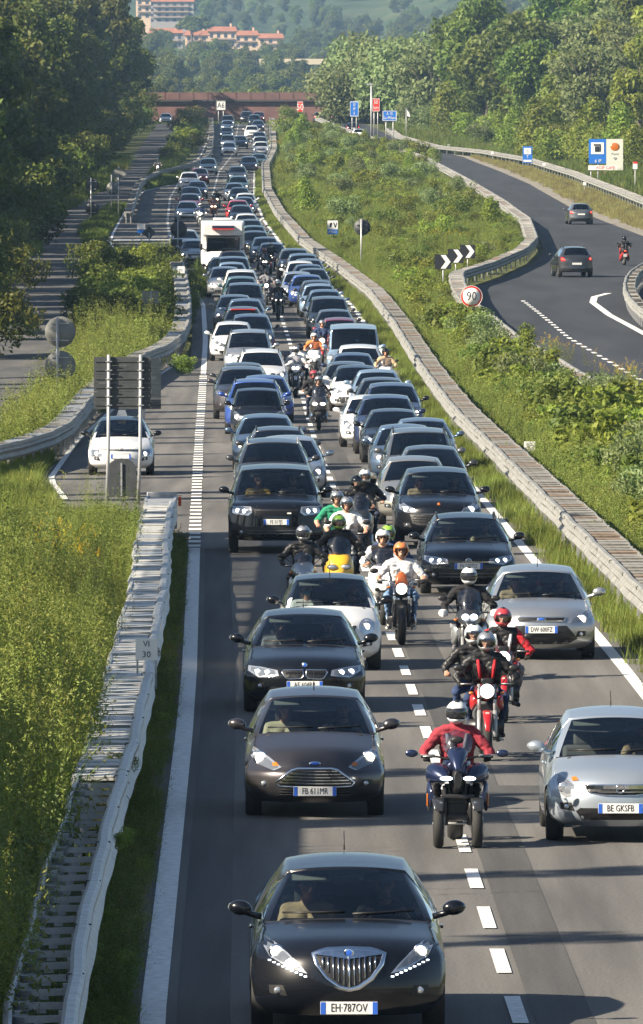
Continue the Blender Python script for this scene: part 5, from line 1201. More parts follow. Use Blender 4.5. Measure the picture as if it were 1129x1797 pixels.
def crown_mesh(n,rx,rz,zc,lobes,leaf,m,seed,shape='round',holes=.25):
    g=np.random.RandomState(seed); cs=[];rs=[];ts=[]
    for k in range(lobes):
        d=g.normal(size=3); d/=np.linalg.norm(d); f=g.uniform(.35,.85); 
        if shape=='cone': z=g.uniform(-1,1); rr=(1-z)*.5+.12; p=np.array([d[0]*rx*rr*.8,d[1]*rx*rr*.8,zc+z*rz*.95]); r=rx*(.25+.30*rr)
        elif shape=='column': z=g.uniform(-1,.95); p=np.array([d[0]*rx*.5,d[1]*rx*.5,zc+z*rz]); r=rx*g.uniform(.35,.6)*(1 if z<.7 else .6)
        else: p=np.array([d[0]*rx*f,d[1]*rx*f,zc+d[2]*rz*f]); r=rx*g.uniform(.20,.38)
        cs.append(p);rs.append(r);ts.append(g.uniform(0,1))
    w=np.array(rs)**2; w/=w.sum(); idx=g.choice(lobes,n,p=w); d=g.normal(size=(n,3)); d[:,2]+=.25; d/=np.linalg.norm(d,axis=1)[:,None]; rad=g.uniform(.62,1.06,n)
    stretch=np.array([1,1,.8 if shape=='round' else 1.5]); c=np.array(cs)[idx]+d*stretch*(np.array(rs)[idx]*rad)[:,None]
    nn=d*.7+g.normal(size=(n,3))*.6; nn[:,2]+=.2; nn/=np.linalg.norm(nn,axis=1)[:,None]
    t=.55*np.array(ts)[idx]+.45*g.uniform(0,1,n)
    return quads('crown',c,nn,leaf*g.uniform(.6,1.35,n),t,m)
def trunk_mesh(h,r,rx,zc,seed):
    g=random.Random(seed); q=MB(); q.tube([(0,0,-.5),(g.uniform(-.1,.1)*r,0,h*.3),(g.uniform(-1,1)*r,g.uniform(-1,1)*r,h*.7),(0,0,h)],[r*1.25,r,r*.7,r*.3],8)
    for k in range(6):
        a=g.uniform(0,2*PI); z=h*g.uniform(.3,.75); q.tube([(0,0,z),(rx*.3*math.cos(a),rx*.3*math.sin(a),z+rx*.25),(rx*.7*math.cos(a),rx*.7*math.sin(a),z+rx*.7)],[r*.45,r*.3,r*.1],6)
    return q.b
TREES={}
def tree_proto(key,n,rx,rz,zc,lobes,leaf,lm,shape='round',trunk=True,tr=.22):
    cm=crown_mesh(n,rx,rz,zc,lobes,leaf,LEAF[lm],hash(key)%1000 if False else sum(map(ord,key))*7,shape)
    tm=None
    if trunk: b=trunk_mesh(zc+rz*.5,tr,rx,zc,len(key)); tm=bpy.data.meshes.new('trunk'); b.to_mesh(tm); b.free(); tm.materials.append(BARK)
    TREES[key]=(cm,tm)
tree_proto('oak_dark',9000,4.5,7.2,8.0,52,.26,'dark'); tree_proto('oak_dark2',9000,4.1,7.8,8.4,52,.26,'dark'); tree_proto('ash_mid',8500,4.2,6.4,7.0,46,.25,'mid')
tree_proto('ash_bright',8000,3.8,5.6,6.0,44,.24,'mid'); tree_proto('willow',9500,4.6,5.2,5.6,56,.21,'pale'); tree_proto('locust',7500,3.4,5.0,5.2,40,.23,'bright'); tree_proto('olive_tree',8000,3.8,4.8,5.0,44,.21,'olive')
tree_proto('poplar',6000,1.25,5.6,6.6,30,.15,'dark','column',tr=.16); tree_proto('pine',6000,3.8,2.0,8.2,22,.26,'mid'); 
tree_proto('bush_a',2100,1.25,.95,.85,16,.065,'bright',trunk=False); tree_proto('bush_b',2100,1.2,.85,.75,15,.062,'mid',trunk=False); tree_proto('bush_c',2000,1.3,.9,.85,16,.055,'pale',trunk=False); tree_proto('bush_d',1900,1.1,1.15,1.05,14,.07,'bright','cone',trunk=False); tree_proto('bush_e',1900,1.2,.8,.7,14,.055,'olive',trunk=False); tree_proto('bush_f',2000,1.25,.95,.85,16,.06,'dark',trunk=False)
tree_proto('bush_g',1500,1.2,.95,.85,20,.105,'bright',trunk=False); tree_proto('bush_h',1400,1.15,1.0,.9,18,.10,'mid',trunk=False)
def place(key,X,Y,sc,label,cat,group=None,rz=None,name='tree',z=None,sz=None):
    cm,tm=TREES[key]; zz=(gz(Y)-.05+bank(X,Y)) if z is None else z
    if tm: 
        r_=empty(name,(X,Y,zz),rnd.uniform(0,6.28),label=label,cat=cat,group=group); o=obj('crown',cm,None,r_); t=obj('trunk',tm,None,r_); r_.scale=(sc,sc,sc*(sz or 1))
    else:
        r_=obj(name,cm,None,None,loc=(X,Y,zz)); r_.rotation_euler=(0,0,rnd.uniform(0,6.28)); tag(r_,label,cat,group); r_.scale=(sc,sc,sc*(sz or 1))
    return r_
def where(Y,side):
    L_={'l':[(450,'opposite the round sign backs'),(560,'by the ribbed sign back in the bushes'),(680,'near the crossing road'),(820,'beyond the crossing road'),(980,'along the slip lane'),(1150,'by the lone rider on the service road'),(1300,'by the white car parked far away'),(9999,'next to the rusty bridge')],
     'r':[(620,'above the two cars on the bend'),(780,'behind the service area board'),(900,'left of the service area board'),(1020,'above the small blue information sign'),(1150,'above the bend of the pale barrier'),(1280,'behind the blue direction sign'),(9999,'near the lamp post by the bridge')],
     'm':[(380,'beside the van and the dark red car'),(450,'below the 90 sign'),(540,'between the 90 sign and the tall sign back'),(640,'behind the small arrow sign'),(760,'level with the chevron boards'),(900,'level with the upper camper queue'),(1060,'where the far carriageway dips from view'),(9999,'close to the bridge')]}[side]
    for lim,t in L_:
        if Y<lim: return t
# dark trees along the left side
G1='dark trees forming the shaded wood on the left'
k=0
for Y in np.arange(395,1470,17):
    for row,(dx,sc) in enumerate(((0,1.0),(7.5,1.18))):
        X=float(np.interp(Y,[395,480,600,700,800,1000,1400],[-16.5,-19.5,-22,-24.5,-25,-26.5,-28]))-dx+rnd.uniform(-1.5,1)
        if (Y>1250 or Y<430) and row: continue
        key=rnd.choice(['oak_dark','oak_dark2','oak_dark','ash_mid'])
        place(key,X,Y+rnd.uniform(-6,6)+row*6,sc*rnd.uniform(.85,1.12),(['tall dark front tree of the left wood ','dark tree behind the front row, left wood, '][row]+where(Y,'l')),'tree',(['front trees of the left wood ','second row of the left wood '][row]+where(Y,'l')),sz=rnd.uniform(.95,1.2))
for (x,s,sc,key) in [(8,40,.9,'bush_f'),(30,36,1.5,'bush_f'),(-5,33,1.9,'bush_c'),(40,31,1.8,'bush_c'),(55,29,1.9,'bush_f'),(10,29,2.4,'bush_c'),(-2,46,1.6,'bush_f'),(60,27,2.0,'bush_f'),(36,43,1.0,'bush_e')]:
    X=(x-CX)/s; place(key,X,FP/s,sc,'low dark shrub filling the foot of the left wood beside the service road','bush','shrubs at the foot of the left wood',name='shrub')
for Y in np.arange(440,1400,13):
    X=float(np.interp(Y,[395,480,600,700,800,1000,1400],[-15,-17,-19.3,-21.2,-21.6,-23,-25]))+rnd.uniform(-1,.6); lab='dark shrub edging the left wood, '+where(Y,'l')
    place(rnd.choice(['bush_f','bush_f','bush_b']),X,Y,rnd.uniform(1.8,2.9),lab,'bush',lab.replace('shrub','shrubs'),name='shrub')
# poplars and a hedge further down the left, outside the picture: their shade bands the road
# (two rows whose shadows cross the carriageway)
Y=30
while Y<365:
    Xp=-17.5-(0 if Y<214 else 1.5)-max(0,(Y-240)*.035)
    place('poplar',Xp+rnd.uniform(-.5,.5),Y,rnd.uniform(.72,.95),'slim poplar in the row left of the picture','tree','poplars in the row beyond the left edge',sz=rnd.uniform(1.25,1.75)); Y+=rnd.choice([5,7.5,9.5,12])
# wood on the right bank
G2='leafy trees covering the right bank'
for i in range(92):
    t=i/91; Y=520+900*t+rnd.uniform(-15,15)
    base=float(np.interp(Y,[520,700,850,1000,1150,1300,1420],[42,41,40,36,28,20,15]))
    key=rnd.choice(['ash_bright','locust','ash_mid','willow','ash_bright','ash_mid','olive_tree'])
    row=i%4; X=base+row*8+rnd.uniform(-2,2)
    lab={'ash_bright':'fresh green leafy tree on the wooded right bank','locust':'bright yellow-green tree on the wooded right bank','ash_mid':'mid green tree among paler ones on the right bank','willow':'pale silvery willow on the wooded right bank','olive_tree':'olive green tree on the wooded right bank'}[key]
    lab=lab.replace(' on the wooded right bank','').replace(' on the right bank','')+' '+where(Y,'r'); place(key,X,Y,rnd.uniform(.85,1.25)*(1+.12*row)*(1.2 if Y>850 else 1),lab,'tree',lab.replace('tree','trees').replace('willow','willows'))
for (x,s,sc) in [(622,12.9,1.45),(600,12.2,1.25),(650,12.5,1.75),(690,12.7,1.8),(575,11.6,1.1),(730,13.0,1.75),(668,12.1,1.9),(770,13.4,1.6),(635,11.9,1.7)]:
    place('willow',(x-CX)/s,FP/s,sc,'large pale willow rising by the right end of the bridge','tree','large pale willows by the bridge end',z=10)
# saplings and undergrowth on the bank
for i in range(90):
    Y=rnd.uniform(500,1350); X=float(np.interp(Y,[500,700,850,1000,1150,1300],[36,35,33,29,22,14]))+rnd.uniform(-3,4)
    key=rnd.choice(['bush_a','bush_b','bush_e','bush_d','bush_c']); lab='shrub edging the right wood, '+where(Y,'r'); place(key,X,Y,rnd.uniform(1.5,2.8),lab,'bush',lab.replace('shrub','shrubs'),name='shrub')
# bushes of the median
mL=lambda Y:LL(Y)+LW+1.82
mR=lambda Y:(fc_l(Y) if Y>330 else 11.5)-1.5
G3='bushes scattered over the wide median'
BL={'bush_a':'fresh green rounded bush growing in the median','bush_b':'mid green dense bush growing in the median','bush_c':'silvery pale bush growing in the median','bush_d':'upright bright sapling growing in the median','bush_e':'olive low bush growing in the median','bush_f':'dark green bush growing in the median'}
cnt=0
while cnt<175:
    Y=300+(rnd.random()**.75)*1010; a,b_=mL(Y)+.8,mR(Y)-.7
    if b_<a+.5: continue
    X=rnd.uniform(a,b_); f=(X-a)/(b_-a)
    if f<.28 and rnd.random()<.75 and Y<1000: continue
    key=rnd.choice(['bush_a','bush_a','bush_b','bush_c','bush_d','bush_e','bush_f' if Y>560 else 'bush_a','bush_c'])
    sc=rnd.uniform(.55,1.05)*(1+.25*(Y>600)); lab=BL[key].replace(' growing in the median',' in the median,')+' '+where(Y,'m'); place(key,X,Y,sc,lab,'bush',lab.replace('bush','bushes').replace('sapling','saplings'),name='bush'); cnt+=1
for (x,y,sc,key) in [(1115,800,.62,'bush_a'),(1090,740,.62,'bush_d'),(1040,720,.65,'bush_a'),(985,690,.6,'bush_b'),(1120,870,.55,'bush_e'),(1060,820,.5,'bush_a'),(925,640,.75,'bush_d'),(870,600,.55,'bush_a'),(1010,760,.5,'bush_c'),(955,700,.6,'bush_a'),(900,680,.55,'bush_e'),(840,640,.55,'bush_c'),(1135,760,.7,'bush_d')]:
    X,Y=at(x,y+14); place(key,X,Y,sc,'leafy bush by the lower end of the curving far barrier','bush','leafy bushes at the lower right of the median',name='bush')
for (x,s,sc,key) in [(515,14.4,1.6,'bush_b'),(498,14.2,1.7,'bush_a'),(505,13.6,2.1,'bush_b'),(530,14.8,1.4,'bush_d'),(690,15.9,1.3,'bush_a'),(715,16.1,1.3,'bush_b'),(740,16.4,1.4,'bush_a'),(760,16.9,1.2,'bush_e'),(700,16.5,1.2,'bush_c'),(680,15.6,1.0,'bush_e'),(670,15.8,.9,'bush_a')]:
    place(key,(x-CX)/s,FP/s,sc,'green bush hiding part of the far carriageway near the bridge','bush','bushes hiding the far carriageway',name='bush')
def LB(x,y,k_):
    return {'bush_a':'bright green','bush_b':'mid green','bush_e':'olive','bush_f':'dark green'}[k_]+' bush right of the service road, '+('near the ribbed sign back' if 490<y<580 else 'near the dark diamond sign' if y<=490 else 'near the curved barrier')
for (x,y,sc,key) in [(230,470,1.25,'bush_a'),(205,480,1.2,'bush_b'),(250,510,1.1,'bush_a'),(180,520,1.3,'bush_f'),(215,540,1.3,'bush_a'),(245,560,1.2,'bush_b'),(185,580,1.2,'bush_f'),(225,600,1.0,'bush_e'),(270,580,1.0,'bush_f'),(155,610,1.0,'bush_f'),(200,625,.9,'bush_b'),(290,545,.9,'bush_f'),(160,470,1.2,'bush_f'),(290,500,1.0,'bush_b'),(150,540,1.0,'bush_b'),(240,620,.8,'bush_a'),(290,600,.7,'bush_f'),(175,450,1.0,'bush_f'),(305,470,.8,'bush_b'),(325,635,.45,'bush_a'),(315,640,.45,'bush_b'),(290,455,.8,'bush_f'),(190,650,.7,'bush_e'),(150,655,.7,'bush_f')]:
    X,Y=at(x,y+16); place(key,X,Y,sc,LB(x,y,key),'bush',LB(x,y,key).replace('bush','bushes'),name='bush')
for (x,y,sc,key) in [(320,225,1.7,'bush_f'),(335,235,1.5,'bush_b'),(315,255,1.4,'bush_b'),(345,250,1.2,'bush_f'),(330,212,1.7,'bush_f'),(305,265,1.1,'bush_f'),(350,222,1.3,'bush_f'),(338,205,1.5,'bush_f'),(296,270,1.0,'bush_b'),(325,240,1.4,'bush_a')]:
    X,Y=at(x,y+12); place(key,X,Y,sc,'dark bush on the far traffic island left of the queue','bush','bushes on the far traffic island',name='bush')
cnt=0
while cnt<115:
    Y=rnd.uniform(175,430); a,b_=mL(Y)+1.0,min(mR(Y)-.2,.0314*Y+.8)
    if b_<a+.3: continue
    X=a+(b_-a)*rnd.random()**.7; key=rnd.choice(['bush_g','bush_g','bush_h','bush_c']); lab={'bush_g':'large-leaved bright bush','bush_h':'large-leaved mid green bush','bush_c':'pale silvery bush'}[key]+' on the lower median slope, '+('right of the white marker plate' if Y<285 else 'left of the white marker plate' if Y<340 else 'below the 90 sign')
    place(key,X,Y,rnd.uniform(.45,1.05),lab,'bush',lab.replace('bush','bushes'),name='bush'); cnt+=1
# ---- ground cover (nobody could count it)
def blades(n,h,rad,w,lean,m,seed,segs=3,droop=.5):
    g=np.random.RandomState(seed); V=[];F_=[];T=[]
    for i in range(n):
        a=g.uniform(0,2*PI); r=rad*math.sqrt(g.uniform()); x,y=r*math.cos(a),r*math.sin(a); d=g.uniform(0,2*PI); hh=h*g.uniform(.55,1.1); L_=lean*g.uniform(.3,1.3); b=len(V); t=g.uniform()
        for s_ in range(segs+1):
            f=s_/segs; px=x+math.cos(d)*L_*f*f; py=y+math.sin(d)*L_*f*f; pz=hh*(f-droop*.35*f*f*L_/max(h,.01)); ww=w*(1-f*.9)
            V+=[(px-math.sin(d)*ww,py+math.cos(d)*ww,pz),(px+math.sin(d)*ww,py-math.cos(d)*ww,pz)]
            if s_: F_.append((b+2*s_-2,b+2*s_-1,b+2*s_+1,b+2*s_)); T.append(t)
    me=bpy.data.meshes.new('grass'); me.from_pydata(V,[],F_); me.update(); at_=me.attributes.new('tint','FLOAT','FACE'); at_.data.foreach_set('value',T); me.materials.append(m); return me
def weed(stems,h,rad,leaf,m,seed,flower=None,per=60):
    g=np.random.RandomState(seed); c=[];n=[];s=[];t=[];mi=[]
    for k in range(stems):
        a=g.uniform(0,2*PI); bx,by=rad*.4*math.cos(a),rad*.4*math.sin(a); lx,ly=rad*g.uniform(.2,1)*math.cos(a),rad*g.uniform(.2,1)*math.sin(a); hh=h*g.uniform(.65,1.1); tk=g.uniform()
        for i in range(per):
            f=g.uniform(.05,1)**.85; w=(1-f)*.16+.025; x=bx+lx*f+g.normal()*w*.6; y=by+ly*f+g.normal()*w*.6
            c.append((x,y,hh*f)); d=np.array([g.normal(),g.normal(),.9*g.normal()]); n.append(d/np.linalg.norm(d)); s.append(leaf*(1.25-.6*f)*g.uniform(.6,1.3)); t.append(.25*tk+.3*g.uniform()+.5*f*f); mi.append(1 if (flower and f>.88) else 0)
    me=quads('weed',np.array(c),np.array(n),np.array(s),np.array(t),m,.32)
    if flower: me.materials.append(flower); me.polygons.foreach_set('material_index',np.array(mi,np.int32))
    return me
def proto(me): o=bpy.data.objects.new(me.name+'_source',me); return o
def scatter(name,pr,pts,label=None):
    """pts: (x,y,z,scale,rot)"""
    if not pts: return
    me=bpy.data.meshes.new(name); me.from_pydata([p[:3] for p in pts],[],[]); 
    a=me.attributes.new('scl','FLOAT','POINT'); a.data.foreach_set('value',[p[3] for p in pts]); a=me.attributes.new('rot','FLOAT','POINT'); a.data.foreach_set('value',[p[4] for p in pts])
    o=bpy.data.objects.new(name,me); C.objects.link(o); tag(o,label,name.replace('_',' '),kind='stuff')
    ng=bpy.data.node_groups.new('scatter','GeometryNodeTree'); ng.interface.new_socket('Geometry',in_out='INPUT',socket_type='NodeSocketGeometry'); ng.interface.new_socket('Geometry',in_out='OUTPUT',socket_type='NodeSocketGeometry')
    N=ng.nodes; L=ng.links; gi=N.new('NodeGroupInput'); go=N.new('NodeGroupOutput'); oi=N.new('GeometryNodeObjectInfo'); oi.inputs['Object'].default_value=pr; oi.inputs['As Instance'].default_value=True
    ip=N.new('GeometryNodeInstanceOnPoints'); n1=N.new('GeometryNodeInputNamedAttribute'); n1.data_type='FLOAT'; n1.inputs[0].default_value='scl'; n2=N.new('GeometryNodeInputNamedAttribute'); n2.data_type='FLOAT'; n2.inputs[0].default_value='rot'
    cx=N.new('ShaderNodeCombineXYZ'); L.new(n2.outputs[0],cx.inputs[2]); m2p=N.new('GeometryNodeMeshToPoints'); L.new(gi.outputs[0],m2p.inputs[0]); L.new(m2p.outputs[0],ip.inputs['Points']); L.new(oi.outputs['Geometry'],ip.inputs['Instance']); L.new(cx.outputs[0],ip.inputs['Rotation']); L.new(n1.outputs[0],ip.inputs['Scale']); L.new(ip.outputs[0],go.inputs[0])
    md=o.modifiers.new('scatter','NODES'); md.node_group=ng; return o
def area(n,fl_,fr_,y0,y1,s0,s1,dens=None,bankz=True,yp=1.0,mod=0):
    out=[];k=0
    while len(out)<n and k<n*6:
        k+=1; Y=y0+(y1-y0)*rnd.random()**yp; a,b_=fl_(Y),fr_(Y)
        if b_<=a: continue
        X=rnd.uniform(a,b_)
        if dens and rnd.random()>dens(X,Y): continue
        m_=(float(np.interp(Y,[165,212],[1,.5])) if mod else 1)*(1+mod*noise.noise(Vector((X*.9,Y*.16,7.7)))*1.6)
        out.append((X,Y,gz(Y)-.05+(bank(X,Y) if bankz else 0),rnd.uniform(s0,s1)*max(m_,.3),rnd.uniform(0,6.28)))
    return out
gap=lambda f,t,o=0:(lambda X,Y: 1 if noise.noise(Vector((X*f,Y*f*.22,3.1+o)))>t else .04)
W1=proto(weed(7,1.35,.40,.030,LEAF['olive'],1,per=70)); W2=proto(weed(7,1.15,.45,.034,LEAF['grass'],2)); W3=proto(weed(6,1.35,.3,.026,LEAF['dry'],3,per=55)); W4=proto(weed(5,1.0,.3,.032,LEAF['olive'],4,flower=LEAF['yellow'])); W5=proto(weed(6,.8,.35,.036,LEAF['mid'],5))
G_1=proto(blades(70,.42,.30,.008,.22,LEAF['grass'],6)); G_2=proto(blades(60,.35,.30,.008,.2,LEAF['dry'],7)); G_3=proto(blades(40,1.35,.35,.020,.75,LEAF['bright'],8,5,.9)); G_4=proto(blades(60,.5,.45,.014,.3,LEAF['mid'],9))
SH=proto(TREES['bush_b'][0]); SHA=proto(TREES['bush_a'][0]); 
nl=lambda Y:-.03*Y-4.2 if Y<235 else -20
nr_=lambda Y:LL(Y)-4.55 if Y<235 else LL(Y)-5.2
clump=lambda f,lo=.45:(lambda X,Y: 1 if noise.noise(Vector((X*f,Y*f*.25,3.1)))>lo-.5 else .25)
lw=lambda Y:min(nr_(Y),-2.6)
far_l=lambda Y:-.0314*Y-.6
W7=proto(weed(5,1.9,.26,.023,LEAF['olive'],11,per=170)); W8=proto(weed(5,1.6,.24,.027,LEAF['grass'],12,per=140)); W9=proto(weed(4,1.7,.2,.022,LEAF['pale'],13,per=130))
scatter('tall_weeds',W7,area(560,far_l,lw,86,223,.5,1.15,gap(1.1,.12),yp=.8,mod=1.0),'dense feathery olive weeds left of the near barrier')
scatter('green_weeds',W8,area(400,far_l,lw,86,222,.4,1.0,gap(1.0,.1,4),yp=.8,mod=1.0),'green leafy weeds left of the near barrier')
scatter('dry_weeds',W9,area(190,far_l,lw,86,220,.5,1.05,gap(.8,.1,8),yp=.8,mod=.6),'dry brownish weeds left of the near barrier')
scatter('mixed_weeds',W1,area(430,far_l,lw,84,222,.35,.7,gap(.9,.0,2),yp=.8,mod=.7),'mixed lower weeds left of the near barrier')
scatter('yellow_flowers',W4,[(x,y,gz(y)-.05,s_,r) for (x,y,_,s_,r) in area(34,lambda Y:-.0270*Y,lambda Y:-.0235*Y,190,206,.8,1.1)],'yellow flowering weeds at the top of the left verge')
scatter('low_plants',W5,area(520,far_l,lw,82,230,.35,.65,gap(.9,.0,5),yp=.8),'low broad-leaved plants under the left weeds')
scatter('reed_grass',G_3,area(55,lambda Y:-.0314*Y,lambda Y:-.0245*Y,112,150,.7,1.15),'long arching reed grass at the left edge')
scatter('verge_grass',G_1,area(1700,far_l,lw,80,238,.45,.95,yp=.8),'grass under the left weeds')
# strip between near barrier and edge line
scatter('barrier_ivy',W5,area(1150,lambda Y:LL(Y)-3.98,lambda Y:LL(Y)-3.70,72,216,.28,.62,lambda X,Y:.35+.65*(noise.noise(Vector((Y*.09,1,1)))>-.1)),'ivy and weeds creeping between the near barrier and the white line')
scatter('barrier_grass',G_1,area(900,lambda Y:LL(Y)-4.2,lambda Y:LL(Y)-3.66,72,216,.3,.65),'grass at the foot of the near barrier')
scatter('barrier_brush',SHA,area(120,lambda Y:LL(Y)-3.95,lambda Y:LL(Y)-3.78,72,214,.10,.24,lambda X,Y:1 if noise.noise(Vector((Y*.07,4,1)))>-.05 else .1),'small leafy brush along the foot of the near barrier')
scatter('barrier_dry_weeds',W3,area(160,lambda Y:LL(Y)-3.9,lambda Y:LL(Y)-3.55,72,214,.2,.45),'dry reddish weeds along the near barrier')
scatter('barrier_leaves',SHA,[(LL(Y)-4.15+rnd.uniform(-.15,.25),Y,.62+rnd.uniform(-.1,.05),rnd.uniform(.10,.20),rnd.random()*6) for Y in [121,121.8,122.5,123.3,124,152,153,110,105]],'creeper growing over the barrier plates')
# median cover
scatter('median_weeds',W2,area(5200,lambda Y:mL(Y)-.2,mR,160,1300,.5,1.05,clump(.25,.4)),'green weeds covering the median')
scatter('median_olive_weeds',W1,area(3600,lambda Y:mL(Y)-.2,mR,160,1300,.45,1.0,clump(.3,.5)),'olive weeds covering the median')
scatter('median_grass',G_4,area(9000,lambda Y:mL(Y)-.4,mR,150,1300,.8,1.6),'grass covering the median')
scatter('median_shrubs',SH,area(420,lambda Y:mL(Y)+1.2,mR,260,1250,.35,.75,clump(.3,.6)),'low shrubs covering the median')
scatter('median_leafy_plants',SHA,area(430,lambda Y:mL(Y)+1.4,mR,250,1250,.3,.7,clump(.27,.5)),'low bright leafy plants covering the median')
scatter('median_thicket',SHA,area(240,lambda Y:mL(Y)+1.3,mR,190,430,.28,.62,gap(.35,-.05,6)),'leafy thicket on the lower right of the median')
scatter('median_tall_weeds',W7,area(420,lambda Y:mL(Y)+.8,mR,170,520,.35,.8,gap(.5,.0,1)),'tall feathery weeds on the lower right of the median')
scatter('median_flowers',W4,[p for c in ((1085,810,60),(1120,800,40),(990,640,14),(735,365,20),(480,262,26),(520,205,18),(780,430,14),(1110,690,20)) for p in [(c_[0]+rnd.gauss(0,.6),c_[1]+rnd.gauss(0,4),gz(c_[1]),rnd.uniform(.7,1.1),rnd.random()*6) for c_ in [at(c[0],c[1])]*c[2]]],'patches of yellow flowers in the median')
scatter('right_verge_grass',G_1,area(2600,lambda Y:LL(Y)+LW+.30,lambda Y:LL(Y)+LW+1.0,150,1000,.6,1.25),'grass between the fast lane line and the planked barrier')
scatter('right_verge_weeds',W5,area(1000,lambda Y:LL(Y)+LW+.42,lambda Y:LL(Y)+LW+1.0,150,1000,.3,.62,clump(.12,.5)),'weeds along the planked barrier')
# left strips
sl=lambda Y:sv(Y)+1.9; sr=lambda Y:(float(np.interp(Y,[p[1] for p in sorted(lb,key=lambda q:q[1])],[p[0] for p in sorted(lb,key=lambda q:q[1])]))-.9 if Y<600 else ap_l(Y)-.6)
scatter('island_weeds',W2,area(1500,sl,sr,285,600,.6,1.15),'weeds between the service road and the left barrier')
scatter('island_grass',G_4,area(2200,sl,sr,270,930,.7,1.3),'grass between the service road and the left barrier')
scatter('island_tall_weeds',W1,area(650,sl,sr,270,420,.8,1.5),'tall feathery weeds by the round signs')
scatter('inner_verge',G_1,area(900,lambda Y:float(np.interp(Y,[p[1] for p in sorted(lb,key=lambda q:q[1])],[p[0] for p in sorted(lb,key=lambda q:q[1])]))-.2,ent_l,240,400,.7,1.2),'grass between the curved barrier and the entry lane')
scatter('inner_leaves',W5,area(500,lambda Y:ent_l(Y)-1.5,ent_l,330,600,.5,1.1),'leafy weeds in front of the curved barrier')
scatter('upper_island_grass',G_4,area(1400,lambda Y:sv(Y)+1.9,lambda Y:ap_l(Y)-.3,662,1000,.9,1.6),'sunlit grass of the upper left island')
scatter('far_island_grass',G_4,area(900,lambda Y:sv(Y)+1.9,lambda Y:LL(Y)-LW-1.6,930,1380,1,1.8),'grass of the far left island')
scatter('wood_edge_grass',G_4,area(1300,lambda Y:sv(Y)-7,lambda Y:sv(Y)-1.8,380,1100,1,2),'rough grass at the edge of the left wood')
scatter('bank_grass',G_4,area(4200,lambda Y:rp(Y)+1.3,lambda Y:rp(Y)+16,520,1350,1.2,2.4),'dry and green grass on the right bank')
scatter('bank_dry_grass',G_2,area(3000,lambda Y:rp(Y)+1.3,lambda Y:rp(Y)+14,520,1350,1.2,2.4,clump(.08,.5)),'dry grass on the right bank')
scatter('far_verge_grass',G_2,area(1600,lambda Y:fc_r(Y)+1.0,lambda Y:rp(Y)-.1,540,1250,.7,1.3),'grass between the dark carriageway and the right barrier')
scatter('near_island_grass',G_4,area(700,lambda Y:max(fc_r(Y),15.5) if Y>470 else 15.6,lambda Y:24,440,560,.8,1.4,lambda X,Y:1 if 455<Y<560 and X>16+abs(Y-515)*.03 else 0),'grass on the small island at the right edge')

# ---------------------------------------------------------------- bridge, hill and houses
CORT=mat('weathering_steel',(.17,.088,.078),.85,noise_s=.35,noise_a=.22)
CORT2=mat('bridge_railing_red',(.15,.08,.072),.8,noise_s=.5,noise_a=.2)
r_=empty('bridge',(0,1440,0),0,label='rusty red girder bridge crossing the road in the distance',cat='bridge')
for i in range(9): q=MB(); q.box((-52+i*6.6+3.3,0,16.4),(6.5,.5,2.7)); q.box((-52+i*6.6,-.27,16.4),(.08,.06,2.7)); q.build('girder_panel',CORT,r_)
q=MB(); q.box((-22,4.5,17.85),(62,10,.35)); q.box((-22,-.55,17.9),(62,.4,.25)); q.build('deck',mat('bridge_deck_dark',(.06,.045,.05),.8),r_)
q=MB(); q.box((-22,-.35,18.55),(62,.10,1.0)); q.build('railing_panel',CORT2,r_)
for i in range(31): q=MB(); q.box((-52+i*2,-.42,18.55),(.06,.06,1.05)); q.build('railing_post',CORT,r_)
for x in (-24,-16.6,7.6): q=MB(); q.box((x,4,11.5),(1.2,6,8)); q.build('pier',CONC,r_)
q=MB(); q.box((9.4,2,16.0),(5.4,10,3.6)); q.box((10,-3.2,14.9),(6,.5,2.4)); q.build('abutment',CONC,r_)
q=MB(); q.box((5,-.8,17.7),(11,.3,.5)); q.build('parapet',CONC,r_)
ROOF=mat('terracotta_roof',(.50,.20,.12),.8,noise_s=.6,noise_a=.15); WALLC=mat('house_cream',(.62,.45,.32),.8,noise_s=.2,noise_a=.1); WALLG=mat('house_grey',(.30,.28,.27),.8); WIND=mat('window_dark',(.05,.06,.08),.3); BALC=mat('balcony_brown',(.30,.22,.17),.8)
def house(x,ybase,ytop,w,s,label,wall,nwin,floors,depth=10,gable=1.8,cat='house'):
    X=(x-CX)/s; Y=FP/s; z0=HC+(Y0-ybase)/s; H_=(ybase-ytop)/s; ww=w/s
    r_=empty('house',(X,Y,z0),0,label=label,cat=cat,group='terracotta roofed houses on the hazy hill')
    q=MB(); q.box((0,depth/2,H_/2-6),(ww,depth,H_+12)); q.build('wall',wall,r_)
    q=MB(); q.prism([(-ww/2-.5,H_),(ww/2+.5,H_),(ww/2-.2,H_+gable),(-ww/2+.2,H_+gable)],-.8,depth*.55)
    q.box((0,depth/2,H_+.1),(ww+1.2,depth+1.4,.3)); rf=q.build('roof',ROOF,r_)
    q=MB(); q.box((ww*.3,depth*.3,H_+gable+.5),(.7,.7,1.4)); q.build('chimney',wall,rf)
    for f in range(floors):
        z=H_*(f+.5)/floors
        for k in range(nwin):
            xx=(k+.5)/nwin*ww-ww/2; q=MB(); q.box((xx,-.02,z),(ww/nwin*.42,.12,H_/floors*.5)); q.build('window',WIND,r_)
        if f: q=MB(); q.box((0,-.5,z-H_/floors*.42),(ww*.8,1.0,.5)); q.build('balcony',BALC,r_)
    return r_
house(300,40,3,80,4.3,'tall pale apartment block with balconies on the hazy hilltop',WALLG,6,4,12,2.2,'apartment block')
house(252,34,-2,26,4.35,'orange lit end of the apartment block on the hilltop',WALLC,2,3,9,2.0)
